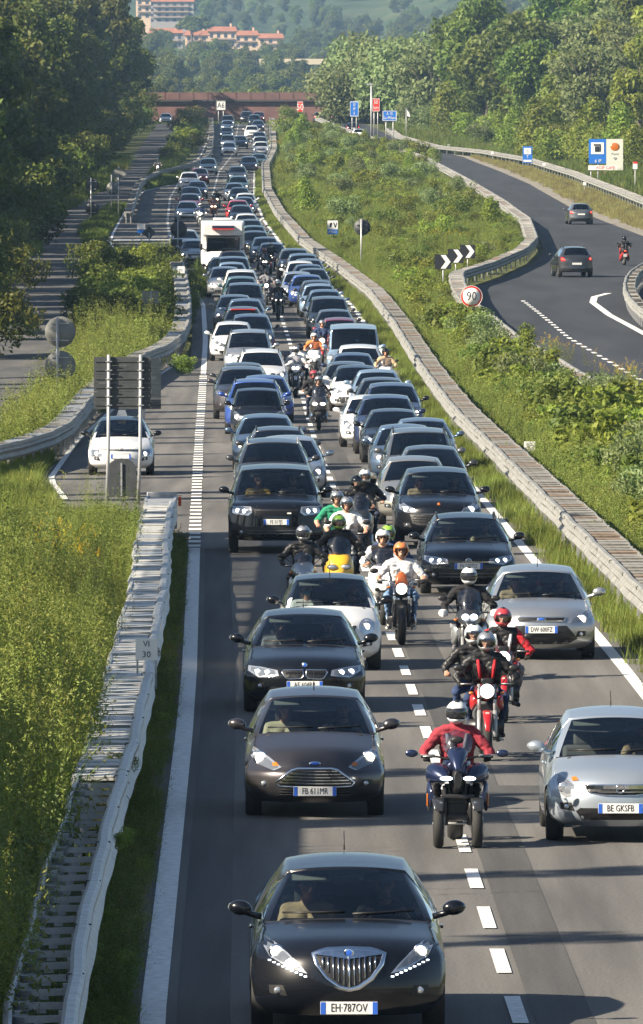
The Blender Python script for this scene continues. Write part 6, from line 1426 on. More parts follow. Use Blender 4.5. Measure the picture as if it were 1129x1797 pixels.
house(292,86,58,58,4.7,'grey row house with terracotta roof left of the umbrella pine',WALLG,5,2)
house(345,84,62,40,4.72,'cream row house behind the umbrella pine',WALLC,3,2)
house(390,84,55,50,4.7,'terracotta roofed row house just right of the umbrella pine',WALLC,4,2)
house(432,86,62,42,4.65,'second row house from the right, orange roof lower than its neighbour',WALLC,3,2)
house(475,88,67,44,4.6,'lowest row house at the right end of the terrace',WALLC,3,2)
cm,tm=TREES['pine']; X=(338-CX)/4.9; z=HC+(Y0-96)/4.9; r_=empty('pine_tree',(X,FP/4.9,z),0,label='umbrella pine standing in front of the terrace of houses',cat='tree'); obj('crown',cm,None,r_); obj('trunk',tm,None,r_); r_.scale=(1.9,1.9,1.35)
hz_=lambda X,Y: gz(Y)-.05+bank(X,Y)
def hill(n,x0,x1,y0,y1,s0,s1,skip=None):
    out=[]
    for k in range(n*4):
        s=FP/rnd.uniform(y0,y1); Y=FP/s; px=rnd.uniform(x0,x1); X=(px-CX)/s
        if skip and skip(px,Y): continue
        out.append((X,Y,hz_(X,Y),rnd.uniform(s0,s1)*.72,rnd.uniform(0,6.28)))
        if len(out)>=n: break
    return out
def sk(px,Y):
    s=FP/Y; y=Y0-(gz(Y)-HC)*s
    if 225<px<515 and (3500<Y<4400 or (Y<=3500 and y-10*s<63)): return True
    return noise.noise(Vector((px*.012,Y*.0022,5)))>.42
CR={k:proto(TREES[k][0]) for k in ('oak_dark','ash_mid','willow','locust','oak_dark2','ash_bright')}
scatter('far_wood_dark',CR['oak_dark'],hill(620,-60,1190,2250,5200,.75,1.3,sk),'dark trees of the wood covering the hazy hill')
scatter('far_wood_green',CR['ash_mid'],hill(560,-60,1190,2100,5200,.7,1.3,sk),'green trees of the wood covering the hazy hill')
scatter('far_wood_pale',CR['willow'],hill(230,-60,1190,2000,4600,.7,1.2,sk),'pale trees of the wood covering the hazy hill')
scatter('valley_trees',CR['ash_bright'],hill(150,200,700,1560,2500,.8,1.2),'trees in the valley just behind the bridge')
scatter('valley_wood',CR['oak_dark2'],hill(120,200,760,1700,2600,.9,1.4),'dark trees in the valley behind the bridge')
q=MB(); 
s=5.6; q.box(((505-CX)/s,FP/s,HC+(Y0-108)/s),(160/s,.6,10/s)); o=q.build('retaining_wall',mat('hill_wall',(.55,.47,.34),.9),None); tag(o,'long pale wall across the wooded hillside above the bridge','wall')

# ---------------------------------------------------------------- traffic
KN={'compact':'hatchback','fiesta':'hatchback','delta':'hatchback','hatch':'hatchback','saloon':'saloon','city':'small city car','micro':'tiny microcar','suv':'SUV','bigsuv':'large SUV','mpv':'people carrier','van':'van'}
CN={'black':'black','navy':'navy','blue':'bright blue','midblue':'slate blue','lightblue':'light blue','white':'white','silver':'silver','grey':'mid grey','darkgrey':'dark grey','brown':'brown grey','red':'red','plum':'dark red','beige':'beige grey','teal':'dark teal','icy':'pale silver'}
CACHE={}
def recolor(root,old,new):
    st=[root]
    while st:
        o=st.pop(); st+=kids(o)
        if o.data:
            for sl in o.material_slots:
                if sl.material==old: sl.link='OBJECT'; sl.material=new
STY=[dict(hl='swept',grille='bar'),dict(hl='big',grille='wide'),dict(hl='narrow',grille='wide',lower=2),dict(hl='rect',grille='bar'),dict(hl='fiesta',grille='focus',lower=2),dict(hl='swept',grille='star',lower=3),dict(hl='narrow',grille='golf')]
def get_car(kind,col,style,det):
    key=(kind,det,repr(sorted(style.items(),key=str)))
    if key in CACHE:
        src,oc=CACHE[key]; r_=copy_tree(src); recolor(r_,PAINTS[oc],PAINTS[col]) if oc!=col else None
        return r_
    r_=make_car(kind,col,style,det); CACHE[key]=(r_,col)
    return r_
def orient(o,X,Y,flip=False):
    dx=(LL(Y+12)-LL(Y-12))/24 if Y<1400 else 0; o.location=(X,Y,gz(Y)); o.rotation_euler=(math.atan2(gz(Y+2)-gz(Y-2),4),0,-math.atan(dx)+(PI if flip else 0))
# (pixel x of the middle, pixel y of the roof top, family, colour, style, label)  near -> far, one list per lane
LEFT=[(613,1497,'delta','black',dict(hl='delta',grille='delta',lower=0,plate='EH·787OV',drl=1,mir='black',pz=.27),'shiny black hatchback with a shield-shaped chrome grille, nearest car of all'),
(553,1204,'fiesta','brown',dict(hl='fiesta',grille='fiesta',lower=2,plate='FB 611MR',amber=(.57,.01),frontant=1,pz=.335),'brown grey hatchback with a wide chrome-slatted grille behind the nearest black car'),
(535,1066,'saloon','black',dict(hl='narrow',grille='kidney',plate='AE 604RR',lit='cool',lower=1,pz=.42),'glossy black car with a twin kidney grille and cool white headlamps'),
(581,1005,'city','white',dict(hl='round',grille='bar',roof='black',mir='black',frontant=1),'white city car with black roof and big round headlamps peeking out behind the kidney-grilled car'),
(485,813,'bigsuv','black',dict(hl='rover',grille='rover',plate='FE 017JS',lit='cool',lower=3,pz=.66,antenna=0),'massive black luxury SUV with bright angular headlamps in the slow lane'),
(480,767,'suv','darkgrey',dict(hl='swept',grille='wide',rails=2),'dark grey SUV with silver roof rails right behind the massive black SUV'),
(509,763,'hatch','icy',dict(hl='big',grille='bar'),'pale silver hatchback poking out to the right of the two dark SUVs'),
(489,747,'hatch','darkgrey',dict(hl='big',grille='bar',rails=1),'dark estate with black roof rails hidden behind the pale silver hatchback'),
(467,725,'hatch','midblue',STY[0],'slate blue hatchback with a pale sun visor behind the dark estate'),
(452,680,'micro','black',dict(hl='big',grille='bar',frontant=1),'tiny upright black microcar with a woman in the passenger seat'),
(448,663,'suv','blue',dict(hl='swept',grille='wide',rails=1),'bright blue SUV with roof rails just behind the tiny microcar'),
(466,657,'hatch','blue',dict(hl='swept',grille='bar',mir='black'),'bright blue hatchback half hidden to the right of the blue SUV'),
(425,642,'suv','brown',dict(hl='swept',grille='wide'),'brown grey SUV left of and behind the two blue cars'),
(426,635,'saloon','darkgrey',STY[2],'dark saloon showing only its roof above the brown grey SUV'),
(459,611,'suv','white',dict(hl='swept',grille='wide',rails=1,clear=1),'white SUV with dark roof rails and two people in front'),
(437,577,'mpv','silver',dict(hl='swept',grille='bar',rails=1),'silver people carrier with two lowered sun visors'),
(409,563,'hatch','white',dict(hl='fiesta',grille='bar'),'white hatchback at the left edge of the queue beside the silver people carrier'),
(441,554,'suv','navy',dict(hl='big',grille='wide',mir='black'),'navy SUV with a large black mirror behind the silver people carrier'),
(427,537,'hatch','darkgrey',dict(hl='swept',grille='bar',band=1),'dark hatchback with a red strip across the top of its windscreen'),
(431,523,'hatch','midblue',STY[3],None),(412,516,'hatch','beige',dict(hl='big',grille='bar'),None),(430,495,'mpv','darkgrey',STY[1],None),(424,484,'hatch','teal',STY[0],None),(424,472,'suv','white',STY[1],None),(396,467,'hatch','silver',dict(hl='narrow',grille='wide',lower=2),'silver hatchback with narrow headlamps left of the white SUV near the camper'),
(408,459,'compact','lightblue',STY[3],None),(411,449,'mpv','navy',STY[1],None),(393,450,'hatch','black',STY[3],None),(410,439,'saloon','darkgrey',STY[0],None)]
RIGHT=[(1090,1239,'compact','icy',dict(hl='big',grille='opel',plate='BE GKSFB',lit=None,lower=1,pz=.42,seatl=1,amber=(.62,.05),clear=1),'pale silver hatchback cut off by the right edge of the picture'),
(951,989,'hatch','silver',dict(hl='swept',grille='focus',lower=2,plate='DW 600FZ',frontant=1,pz=.50,clear=1),'silver hatchback with dark trapezoid lower grille and a blonde passenger in the fast lane'),
(823,898,'hatch','black',dict(hl='narrow',grille='golf',plate='FV 070TO',lit='cool',lower=3,rails=1,pz=.54),'black estate with a round letter badge ahead of the silver hatchback'),
(771,818,'suv','black',dict(hl='swept',grille='macan',lit='cool',lower=0,pz=.40),'black sporty SUV with four-point headlamps in the fast lane'),
(730,799,'compact','beige',dict(hl='big',grille='bar',lit=None),'beige grey hatchback half hidden behind the sporty black SUV'),
(760,780,'saloon','darkgrey',dict(hl='swept',grille='wide'),'dark grey saloon right of the beige grey hatchback'),
(739,749,'mpv','grey',dict(hl='swept',grille='wide',rails=1,clear=1),'mid grey people carrier with roof rails and a pointing passenger'),
(712,743,'hatch','midblue',dict(hl='swept',grille='bar'),'slate blue hatchback sticking out left of the mid grey people carrier'),
(745,732,'saloon','midblue',STY[0],'slate blue saloon to the right behind the mid grey people carrier'),
(692,716,'saloon','black',dict(hl='swept',grille='wide',lit='cool'),'black saloon with glaring headlamp at the left side of the fast lane'),
(680,691,'suv','navy',dict(hl='big',grille='wide'),'navy SUV with a raised sunroof behind the glaring black saloon'),
(652,692,'hatch','white',dict(hl='big',grille='star'),'white hatchback whose left half shows beside the navy SUV'),
(690,670,'suv','navy',dict(hl='big',grille='wide',mir='black',clear=1),'second navy SUV with a black mirror hanging over the grass verge'),
(672,661,'saloon','darkgrey',STY[3],'dark grey saloon roof between the second navy SUV and the silver blue car'),
(664,647,'saloon','lightblue',STY[0],'light blue saloon with a chrome edged side behind the dark grey roof'),
(627,641,'hatch','white',dict(hl='swept',grille='star',roof='black',lower=3),'white hatchback with black roof and a dark oval grille'),
(610,635,'hatch','darkgrey',STY[0],'dark grey hatchback just left of the white one with a black roof'),
(620,618,'hatch','navy',STY[1],'navy hatchback in front of the light blue van'),
(632,612,'suv','white',STY[1],'white SUV squeezed between the navy hatchback and the light blue van'),
(622,568,'van','lightblue',dict(hl='rect',grille='wide'),'tall light blue van with a wide dark windscreen in the fast lane'),
(597,556,'compact','plum',dict(hl='big',grille='bar',lit='cool'),'dark red hatchback just behind the light blue van'),
(588,542,'saloon','darkgrey',STY[2],None),(578,519,'mpv','darkgrey',STY[1],None),(571,507,'hatch','midblue',STY[0],None),(561,497,'hatch','lightblue',dict(hl='swept',grille='bar',rails=1),None),(556,491,'compact','brown',STY[4],None),(540,481,'hatch','blue',dict(hl='big',grille='bar'),None),(524,476,'compact','icy',STY[0],None),(551,470,'saloon','darkgrey',STY[3],None),(543,463,'saloon','navy',STY[0],None),(529,457,'compact','white',STY[1],None),(543,453,'hatch','grey',STY[2],None),(533,444,'suv','midblue',STY[1],None),(518,435,'suv','darkgrey',STY[3],None),
(479,425,'compact','navy',STY[3],None),(467,415,'hatch','midblue',STY[0],None),(449,404,'suv','black',STY[1],None),(446,395,'hatch','teal',STY[2],None),(440,384,'hatch','grey',STY[2],None),(433,374,'hatch','white',STY[0],None),(424,359,'hatch','darkgrey',STY[1],None),(418,350,'hatch','red',STY[0],None),(428,345,'hatch','midblue',STY[3],None),(431,338,'hatch','white',STY[2],None),(421,328,'hatch','black',STY[0],None),(412,320,'hatch','white',STY[1],None),(418,308,'suv','teal',STY[1],None),(417,291,'suv','grey',STY[3],None)]
MID=[(343,419,'hatch','silver',STY[1],'silver hatchback left of the big white camper'),(326,402,'hatch','white',STY[0],'white hatchback behind the dark sign cluster left of the camper'),
(329,352,'hatch','icy',dict(hl='swept',grille='bar'),'pale hatchback leading the left column beyond the camper'),(333,339,'hatch','plum',STY[2],None),(335,327,'saloon','black',STY[0],None),(346,317,'hatch','navy',STY[1],None),(332,301,'suv','white',STY[1],None),(350,294,'hatch','red',STY[3],None),(365,277,'suv','silver',STY[1],'silver SUV alone at the bend far up the left lane'),
(402,249,'hatch','white',STY[4],None),(400,236,'mpv','silver',STY[1],None),(422,238,'hatch','navy',STY[0],None),(398,223,'hatch','grey',STY[1],None),(399,211,'hatch','midblue',STY[2],None),(400,202,'mpv','darkgrey',STY[1],None)]
FAR=[(437,274,'suv','navy',STY[1],None),(454,269,'hatch','teal',STY[2],None),(458,248,'suv','white',STY[1],None),(457,239,'mpv','silver',STY[1],None),(455,231,'hatch','black',STY[0],None),(442,220,'suv','white',STY[1],None),(453,211,'hatch','navy',STY[0],None),(447,201,'mpv','darkgrey',STY[3],None),(433,195,'mpv','black',STY[1],None),(454,192,'mpv','plum',STY[0],None)]
ALLC=[]; used_labels={}
def short(c): return CN[c[3]]+' '+KN[c[2]]
# lamps of the far cars share one prototype per family
for ln,(nm,lst) in enumerate((('slow lane queue',LEFT),('fast lane queue',RIGHT),('upper left column',MID),('uppermost right column',FAR))):
    prev=0
    for i,c in enumerate(lst):
        x,yt,kind,col,sty,lab=c; sp=SP[kind]; Y=min(FP/s_y(yt,sp['zre']+.01)-sp['yre'],FP/s_y(yt,sp['H'])-(sp['yr']+sp['yre'])/2); s=FP/Y
        if Y<prev: Y=prev
        prev=Y+sp['L']*(.96 if Y>260 else .985)+.25
        Yr=Y; s=FP/Y; det=2 if s>80 else (1 if s>31 else 0)
        sty=dict(sty); band=sty.pop('band',None)
        o=get_car(kind,col,sty,det); X=(x-CX)/s
        orient(o,X,Yr)
        if lab is None:
            a=short(lst[i-1]) if i else ''; b_=short(lst[i+1]) if i+1<len(lst) else ''
            lab=f"{short(c)} in the {nm}" + (f", after the {a}" if a else '') + (f" and before the {b_}" if b_ else ', last in line')
        lab=' '.join(lab.split()[:16])
        if lab in used_labels: lab=lab.replace(' in the ',' farther up the ',1)
        used_labels[lab]=1
        tag(o,lab,{'van':'van','bigsuv':'car'}.get(kind,'car'),'cars of the '+nm); ALLC.append((o,c,s,X,Yr))
        if band: 
            q=MB(); q.box((0,sp['yr']-.06,sp['zh']-.03),(1.0,.03,.07),rot=(R(35),0,0)); q.build('sun_strip',SIGNR,o)
        if kind=='delta' or (x,yt)==(712,743): pass
# white car in the entry lane
o=get_car('compact','white',dict(hl='rect',grille='citroen',roof='black',mir='black',lower=0,pz=.50,hlz=-.10),2); s=s_y(835); X,Y=(212-CX)/s,FP/s; orient(o,X,Y); tag(o,'white car with black roof and a plate on top, alone in the entry lane','car')
q=MB(); q.prism([(-.13,1.49),(.16,1.49),(.10,1.66),(-.08,1.66)],1.9,2.0); q.build('roof_plate',SIGNW,o); CIT=(o,X,Y)
for nmx in ():pass
# cars on the dark carriageway, seen from behind
for (x,y,kind,col,lab) in [(987,487,'suv','darkgrey','dark grey SUV driving away on the bend of the dark carriageway'),(1014,394,'compact','grey','mid grey hatchback driving away higher up the dark carriageway'),(665,264,'hatch','brown','brown grey hatchback just entering the hidden dip of the far carriageway'),(630,247,'hatch','white','white hatchback driving away under the tall blue sign'),(620,235,'hatch','black','black hatchback in front of the white one near the bridge'),(591,213,'suv','navy','navy SUV below the bridge on the far carriageway'),(562,213,'suv','darkgrey','dark SUV leftmost below the bridge on the far carriageway')]:
    o=get_car(kind,col,dict(rearview=1,rails=1 if x==987 else 0,clear=1 if x==1014 else 0,visor=0),1 if y>300 else 0); s=s_y(y); Y=FP/s; L_=SP[kind]['L']; X=(x-CX)/s; sl_=(fc_l(Y+10)-fc_l(Y-10))/20
    o.location=(X+sl_*L_,Y+L_,gz(Y)); o.rotation_euler=(0,0,PI-math.atan(sl_)); 
    if x in(987,1014): o.rotation_euler[2]=PI-R(-6 if x==987 else -4)
    tag(o,lab,'car','cars driving away on the far carriageway')
s=s_y(211); o=get_car('hatch','white',dict(rearview=1,visor=0),0); o.location=((291-CX)/s,FP/s,gz(FP/s)); tag(o,'white car parked on the far service road behind the trees','car')
# ---- camper
s=33.3; X=(392-CX)/s; Y=FP/s; r_=empty('camper_van',(0,0,0),0,label='tall white camper with a cab-over nose and a striped band',cat='camper van')
orient(r_,X,Y); WP=PAINTS['white']
q=MB(); q.box((0,3.8,1.75),(2.28,5.0,2.3),bev=.08); q.build('living_box',WP,r_)
q=MB(); q.loft([(.72,0,2.45,1.0,.28),(.80,0,2.48,1.10,.36),(1.4,0,2.50,1.14,.42),(2.2,0,2.50,1.14,.44)],24,p=6); q.build('sleeping_nose',WP,r_)
q=MB(); q.box((0,.60,2.60),(1.15,.30,.14)); b_=q.build('stripe',PAINTS['navy'],r_); q=MB(); q.box((0,.60,2.50),(1.15,.29,.05)); q.build('stripe',SIGNR,r_)
q=MB(); q.box((0,2.6,3.0),(1.0,.9,.12),bev=.03); q.build('roof_hatch',WP,r_)
q=MB(); q.loft([(0,0,.62,.80,.30),(.06,0,.68,.95,.42),(.30,0,.72,1.0,.48),(.7,0,.78,1.01,.55),(1.3,0,1.1,1.01,.85)],20,p=5); q.build('cab',WP,r_)
q=MB(); q.prism([(-.86,1.26),(.86,1.26),(.80,2.02),(-.80,2.02)],.66,.70); ws_=q.build('windscreen',GLASSD,r_); ws_.rotation_euler=(0,0,0)
q=MB(); q.box((0,.95,1.65),(1.76,.5,.82)); q.build('cab_interior',DASH,r_)
q=MB(); q.box((0,-.0,.80),(1.0,.06,.16)); q.box((0,-.0,.42),(1.3,.06,.16)); q.build('grille',BLACK,r_)
for sg in (-1,1):
    lamp(r_,(sg*.74,.06,.86),.14,.10,LAMPW,HOUSE); q=MB(); q.box((sg*1.16,.75,1.55),(.16,.12,.34),bev=.04); q.build('wing_mirror',BLACK,r_); q=MB(); q.tube([(sg*.95,.85,1.4),(sg*1.14,.75,1.5)],.03); q.build('mirror_arm',BLACK,r_)
for (x,y) in ((-.9,.95),(.9,.95),(-.95,4.6),(.95,4.6)):
    w_=obj('wheel',WHEELS['van'][2],None,r_); w_.location=(x,y,.335); rr=obj('rim',WHEELS['van'][3],None,w_)
# ---- people in cars
HB=(mat('hair_brown',(.05,.03,.02),.7),1); HBL=(mat('hair_blonde',(.32,.20,.09),.7),1); HK=(mat('hair_dark',(.015,.012,.012),.7),0)
TC={k:cloth(k,v) for k,v in dict(white=(.70,.70,.70),black=(.015,.015,.018),red=(.42,.02,.03),maroon=(.26,.03,.045),blue=(.05,.12,.40),grey=(.2,.2,.22),green=(.02,.20,.11),cream=(.62,.55,.38),mustard=(.65,.38,.06),jeans=(.16,.26,.42),navy=(.03,.05,.12),orange=(.7,.22,.05),tan=(.45,.33,.2)).items()}
def occupant(car,side,drive,top,hair,face,label,dz=0):
    o,c,s,X,Y=car; sp=SP[c[2]]; rz=o.rotation_euler[2]; v=Matrix.Rotation(rz,3,'Z')@Vector((side*.36,sp['yc']+.98,0))
    return person('driver' if drive else 'passenger',label,None,top,hair=hair,face=face,fore=SKIN if not drive else top,loc=(X+v.x,Y+v.y,gz(Y)+dz+(sp['H']-1.47)*.75),rz=rz)
by={(c[1][0],c[1][1]):c for c in ALLC}
OC=[((613,1497),1,1,'black',HK,'sunglasses','driver in dark clothes and sunglasses in the nearest black hatchback'),((613,1497),-1,0,'tan',HK,'sunglasses','passenger in a tan top in the nearest black hatchback'),
((553,1204),1,1,'black',HK,'eyes','driver of the brown grey hatchback with chrome-slatted grille'),((553,1204),-1,0,'cream',HB,'eyes','long dark-haired passenger in cream in the brown grey hatchback'),
((535,1066),1,1,'black',HK,'eyes','driver in black in the kidney-grilled black car'),((535,1066),-1,0,'grey',HK,'sunglasses','bald passenger with sunglasses in the kidney-grilled black car'),
((581,1005),1,1,'grey',HK,'eyes','driver of the white city car with black roof'),((581,1005),-1,0,'white',HB,'mask','passenger wearing a teal face mask in the white city car'),
((485,813),1,1,'grey',HK,'eyes','driver in grey in the massive black SUV'),((485,813),-1,0,'mustard',HB,'sunglasses','passenger in a mustard top in the massive black SUV'),
((951,989),1,1,'black',HK,'eyes','driver of the silver hatchback with trapezoid grille'),((951,989),-1,0,'tan',HBL,'sunglasses','blonde passenger in the silver hatchback with trapezoid grille'),
((823,898),1,1,'cream',HK,'sunglasses','driver in a dark cap and cream shirt in the black estate'),((823,898),-1,0,'black',HB,'eyes','passenger with raised arms in the black estate'),
((771,818),1,1,'black',HK,'eyes','driver of the sporty black SUV'),((771,818),-1,0,'tan',HBL,'sunglasses','tan-clad passenger in the sporty black SUV'),
((739,749),1,1,'black',HK,'eyes','driver of the mid grey people carrier'),((739,749),-1,0,'tan',HB,'eyes','passenger of the mid grey people carrier with roof rails'),
((1090,1239),1,1,'tan',HK,'eyes','driver of the pale silver hatchback at the picture edge'),
((480,767),1,1,'black',HK,'eyes','driver of the dark grey SUV with silver rails'),((480,767),-1,0,'orange',HBL,'eyes','passenger in orange in the dark grey SUV with silver rails'),
((452,680),1,1,'black',HK,'eyes','driver of the tiny black microcar'),((452,680),-1,0,'white',HB,'sunglasses','woman in white with sunglasses in the tiny microcar'),
((459,611),1,1,'navy',HK,'sunglasses','driver of the white SUV with dark rails'),((459,611),-1,0,'orange',HB,'eyes','passenger of the white SUV with dark rails'),
((692,716),-1,0,'cream',HB,'eyes','passenger in the glaring black saloon'),((680,691),-1,0,'red',HB,'eyes','passenger in red in the navy SUV with sunroof')]
for k,sd_,dr,tp,hr,fc,lb_ in OC: occupant(by[k],sd_,dr,TC[tp],hr,fc,lb_)
o,X,Y=CIT; person('driver','driver of the white car with the roof plate',None,TC['navy'],hair=HK,face='eyes',loc=(X+.36,Y+1.95,0),rz=o.rotation_euler[2])
for (dx,dy,dz,kd) in ((.03,-.12,.0,'air_freshener'),):
    c=by[(951,989)]; sp=SP['hatch']; p=Vector((c[3]+.0,c[4]+sp['yr']-.10,sp['zh']-.22)); r_=empty('hanging_toy',p,0,label='red and white trinket hanging behind the silver hatchback windscreen',cat='trinket'); q=MB(); q.ell((0,0,.03),(.045,.03,.05)); q.build('red_top',SIGNR,r_); q=MB(); q.ell((0,0,-.06),(.04,.03,.045)); q.tube([(0,0,.07),(0,0,.16)],.004); q.build('white_bottom',SIGNW,r_)
# ---- motorbikes and riders
HW=PAINTS['white']; HS=PAINTS['silver']; HK_=PAINTS['black']; LIME=paint('paint_lime',(.22,.42,.05),0); SMK=mat('visor_dark',(.02,.02,.025),.08,coat=1); CLR=glassmat('clear_visor',(.8,.85,.9),.03)
BK={}
def moto(x,s,style,col,lab,rz=0,lit=LAMPW,flip=False):
    key=(style,lit.name)
    if key in BK: o=copy_tree(BK[key][0]); recolor(o,PAINTS[BK[key][1]],PAINTS[col])
    else: o=make_bike(style,col,lit); BK[key]=(o,col)
    Y=FP/s; X=(x-CX)/s; orient(o,X,Y,flip); o.rotation_euler[2]+=R(rz); tag(o,lab,'scooter' if style=='scooter' else 'motorbike','motorbikes filtering between the lanes'); 
    if style=='scooter' and not o.name.startswith('scooter'):
        k_=CH.pop(o.name,[]); o.name='scooter'; CH[o.name]=k_
    return (X,Y,gz(Y),o.rotation_euler[2])
def ride(b,pose,lab,top,helmet,back=0,side=0,dz=0,**k):
    X,Y,Z,rz=b; v=Matrix.Rotation(rz,3,'Z')@Vector((side,back,0))
    return person(pose,lab,'riders filtering between the lanes',top,helmet=helmet,loc=(X+v.x,Y+v.y,Z+dz),rz=rz,**k)
RED_H=paint('paint_helmet_red',(.45,.04,.05),0)
ORG_H=paint('paint_helmet_orange',(.60,.20,.06),0)
GLV=cloth('gloves_black',(.012,.012,.012),.7); RACE=cloth('leather_black',(.014,.014,.016),.45)
b=moto(805,151.7,'trike','navy','dark blue three-wheeled leaning motorbike with two front wheels',lit=LAMPC)
ride(b,'upright','rider in a maroon jacket and white helmet on the three-wheeled bike',TC['maroon'],('full',HW,SMK),gloves=GLV,legs=RACE,shift=(0,0,-.02),stripe=TC['grey'])
b=moto(857,132,'naked','red','red naked motorbike with one round headlight behind the three-wheeler')
ride(b,'sport','rider in a black jacket with red stripe on the round-headlight bike',RACE,('full',HS,CLR),gloves=GLV,legs=TC['navy'],sleeve=RACE,stripe=TC['red'])
ride(b,'upright','pillion in a white helmet leaning out behind the black-jacketed rider',RACE,('full',HW,CLR),back=.42,side=-.16,dz=.08,legs=TC['navy'])
b=moto(886,123.5,'naked','red','second red motorbike close behind the round-headlight one')
ride(b,'sport','rider in red and white leathers with a red helmet',RACE,('full',RED_H,CLR),gloves=GLV,legs=TC['grey'],sleeve=TC['red'],fore=TC['red'],dz=-.08,stripe=TC['white'])
b=moto(826,114,'adventure','darkgrey','tall grey adventure motorbike with white hand guards',lit=LAMPC)
ride(b,'upright','rider in a black jacket and white peaked helmet on the adventure bike',TC['black'],('full',HW,SMK),gloves=GLV,legs=TC['grey'],dz=.03)
b=moto(706,106,'classic','silver','classic cruiser motorbike with round headlight and chrome bars')
ride(b,'upright','rider in a white T-shirt, jeans and an orange and silver open helmet',TC['white'],('open',ORG_H,'none'),face='sunglasses',legs=TC['jeans'],fore=SKIN,gloves=GLV,boots=TC['white'])
b=moto(674,101.5,'scooter','white','white scooter half hidden left of the classic cruiser')
ride(b,'scooter','scooter rider in a black vest over white sleeves and white helmet',TC['black'],('open',HW,'none'),sleeve=TC['white'],face='sunglasses',legs=TC['white'])
ride(b,'upright','passenger with a lime green and white helmet on the white scooter',TC['navy'],('full',LIME,CLR),back=.55,side=.10,dz=.0)
b=moto(596,98.5,'scooter','yellow','black and yellow sport scooter above the white city car',lit=REFL)
ride(b,'sport','rider in black with a white and lime helmet on the yellow scooter',RACE,('full',LIME,CLR),gloves=GLV,legs=RACE,dz=.02)
b=moto(533,101,'sport','silver','silver sport motorbike behind the left side of the white city car',lit=REFL)
ride(b,'upright','rider in black with a silver and black full helmet left of the yellow scooter',RACE,('full',HS,SMK),gloves=GLV,legs=RACE,dz=-.02)
b=moto(610,93,'naked','black','dark motorbike carrying a couple behind the yellow scooter')
ride(b,'upright','driver in a white T-shirt and grey helmet just behind the yellow scooter',TC['white'],('open',HS,CLR),fore=SKIN,legs=TC['navy'],face='eyes')
ride(b,'upright','passenger in a green shirt and grey helmet looking over the driver',TC['green'],('open',HS,CLR),back=.5,side=-.18,dz=.10,fore=SKIN,face='eyes')
b=moto(632,87,'scooter','darkgrey','dark grey touring scooter behind the couple on the dark motorbike',lit=REFL)
ride(b,'scooter','scooter rider in black with a black helmet beside the massive SUV',RACE,('full',HK_,CLR),side=-.05,dz=.06)
ride(b,'upright','passenger with a red, white and blue helmet on the dark grey scooter',RACE,('full',HW,CLR),back=.45,side=.12,dz=.12)
b=moto(560,58,'scooter','darkgrey','dark maxi scooter with a tall screen alone on the lane line')
ride(b,'scooter','rider in a black jacket on the maxi scooter on the lane line',RACE,('open',HS,CLR),legs=TC['jeans'],face='eyes')
ride(b,'scooter','pillion with a red-striped white helmet on the maxi scooter',TC['black'],('full',RED_H,CLR),back=.5,side=-.14,dz=.16)
b=moto(519,52,'adventure','white','white motorbike ridden by a man in a white T-shirt')
ride(b,'upright','rider in a white T-shirt and white helmet up the lane line',TC['white'],('full',HW,SMK),fore=SKIN,legs=TC['tan'])
ride(b,'upright','pillion in a black helmet behind the white T-shirt rider',TC['white'],('full',HK_,SMK),back=.5,side=.16,dz=.10)
b=moto(552,49,'scooter','white','white scooter beside the dark red hatchback')
ride(b,'scooter','rider with bare arms and an orange top on the white scooter by the red car',TC['orange'],('open',HW,'none'),fore=SKIN)
b=moto(566,47,'naked','red','red motorbike squeezed beside the light blue van')
ride(b,'upright','rider in dark clothes on the red motorbike beside the light blue van',TC['navy'],('open',HS,'none'),fore=SKIN)
b=moto(489,40.3,'sport','black','black sport motorbike in front of the group by the silver queue')
ride(b,'sport','rider in black with a white-topped helmet on the leading sport bike',RACE,('full',HS,SMK))
b=moto(468,38,'naked','darkgrey','dark motorbike half a length behind the leading sport bike')
ride(b,'upright','rider in grey on the dark motorbike near the leading sport bike',TC['grey'],('full',HK_,SMK))
b=moto(465,34,'adventure','black','motorbike with twin bright lamps left of the navy hatchback')
ride(b,'upright','rider with red face guard on the twin-lamp motorbike',RACE,('full',RED_H,SMK))
b=moto(476,33,'naked','red','red and black motorbike right next to the twin-lamp one')
ride(b,'upright','rider in black with a white helmet next to the twin-lamp motorbike',RACE,('full',HW,SMK))
b=moto(375,24.2,'scooter','orange','orange scooter far up between the two columns')
ride(b,'scooter','rider in an orange vest far up between the two columns',TC['orange'],('full',HS,SMK))
b=moto(381,23.4,'naked','black','dark motorbike beside the orange scooter')
ride(b,'upright','rider with a white helmet beside the orange scooter',RACE,('full',HW,SMK))
b=moto(352,25.8,'adventure','white','white motorbike left behind the camper')
ride(b,'upright','rider in navy with a white helmet behind the camper',TC['navy'],('full',HW,SMK))
b=moto(678,52,'scooter','white','scooter passing right of the white SUV by the grass verge')
ride(b,'scooter','rider with black helmet right of the white SUV by the verge',TC['tan'],('open',HK_,'none'))
b=moto(277,18.6,'naked','black','lone motorbike on the shaded service road')
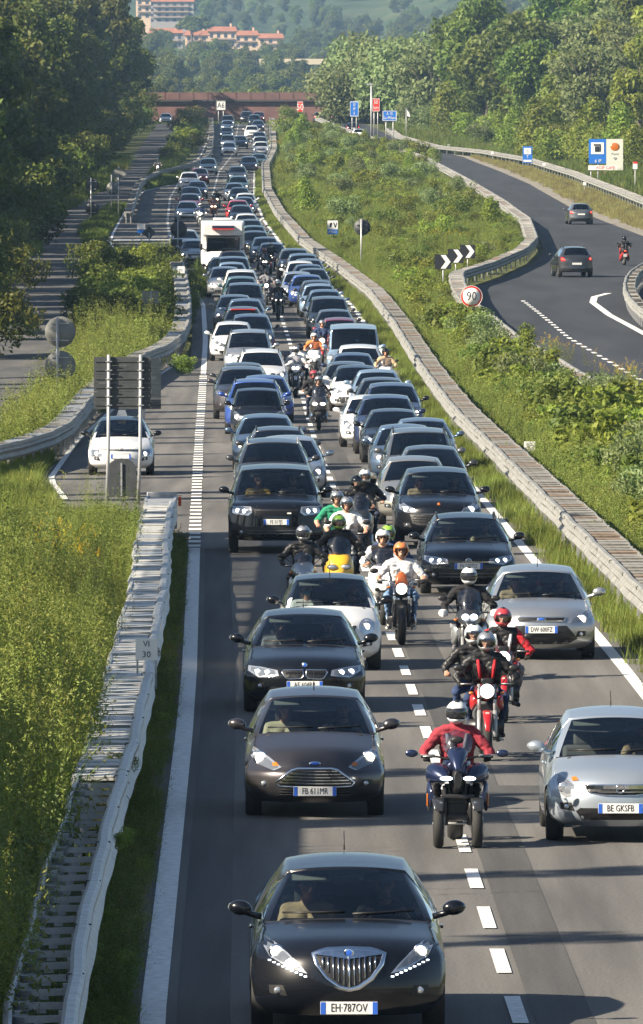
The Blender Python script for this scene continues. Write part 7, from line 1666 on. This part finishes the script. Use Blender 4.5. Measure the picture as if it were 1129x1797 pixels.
ride(b,'upright','lone rider in dark clothes on the shaded service road',TC['grey'],('full',HW,SMK))
for (x,y,col,lab,l2) in [(1096,466,'red','red scooter driving away on the dark carriageway','rider in black seen from behind on the red scooter'),(580,237,'black','motorbike driving away on the far carriageway near the bridge','rider seen from behind near the bridge')]:
    s=s_y(y); b=moto(x,s,'scooter' if y>300 else 'naked',col,lab,flip=True); b=(b[0],b[1]+1.8,b[2],b[3]); 
    bk=[q for q in C.objects if q.get('label')==lab][0]; bk.location.y+=1.8; bk['group']='motorbikes driving away'
    ride(b,'scooter' if y>300 else 'upright',l2,RACE,('full',HK_,SMK),legs=RACE)
# ---------------------------------------------------------------- slatted screen added out of view to shade and stripe the slow lane
TIM=mat('screen_panel',(.20,.19,.17),.85,noise_s=2,noise_a=.2)
r_=empty('shade_screen',(0,0,0),0,label='long slatted shade screen added unseen beyond the left edge',cat='shade screen')
y=40
while y<213:
    X=-7.2; q=MB(); q.box((X,y,2.4),(.14,.14,4.8)); q.build('post',GALV,r_)
    if 1:
        if y<112: q=MB(); q.box((X,y+2,1.85),(.06,3.86,3.5)); q.build('panel',TIM,r_)
        q=MB(); q.box((X,y+2,4.45),(.06,3.86,.7)); q.build('panel',TIM,r_)
        q=MB()
        for k in range(8): 
            q.box((X,y+.3+k*.48,3.85),(.05,.26 if y>112 or 70<y<78 else .47,.49))
        if len(q.b.verts): q.build('slats',TIM,r_)
        else: q.b.free()
    y+=4
# ---------------------------------------------------------------- the air
q=MB(); q.box((0,2525,93.9),(2500,5550,190.2)); hb=q.build('haze',None,None); tag(hb,kind='stuff')
hm=bpy.data.materials.new('haze_air'); hm.use_nodes=True; N=hm.node_tree.nodes; N.remove(N['Principled BSDF']); pv=N.new('ShaderNodeVolumePrincipled'); pv.inputs['Density'].default_value=.00007; pv.inputs['Color'].default_value=(.42,.67,1,1); pv.inputs['Anisotropy'].default_value=.1
hm.node_tree.links.new(pv.outputs[0],N['Material Output'].inputs['Volume']); hb.data.materials.append(hm); hm.volume_intersection_method if False else None
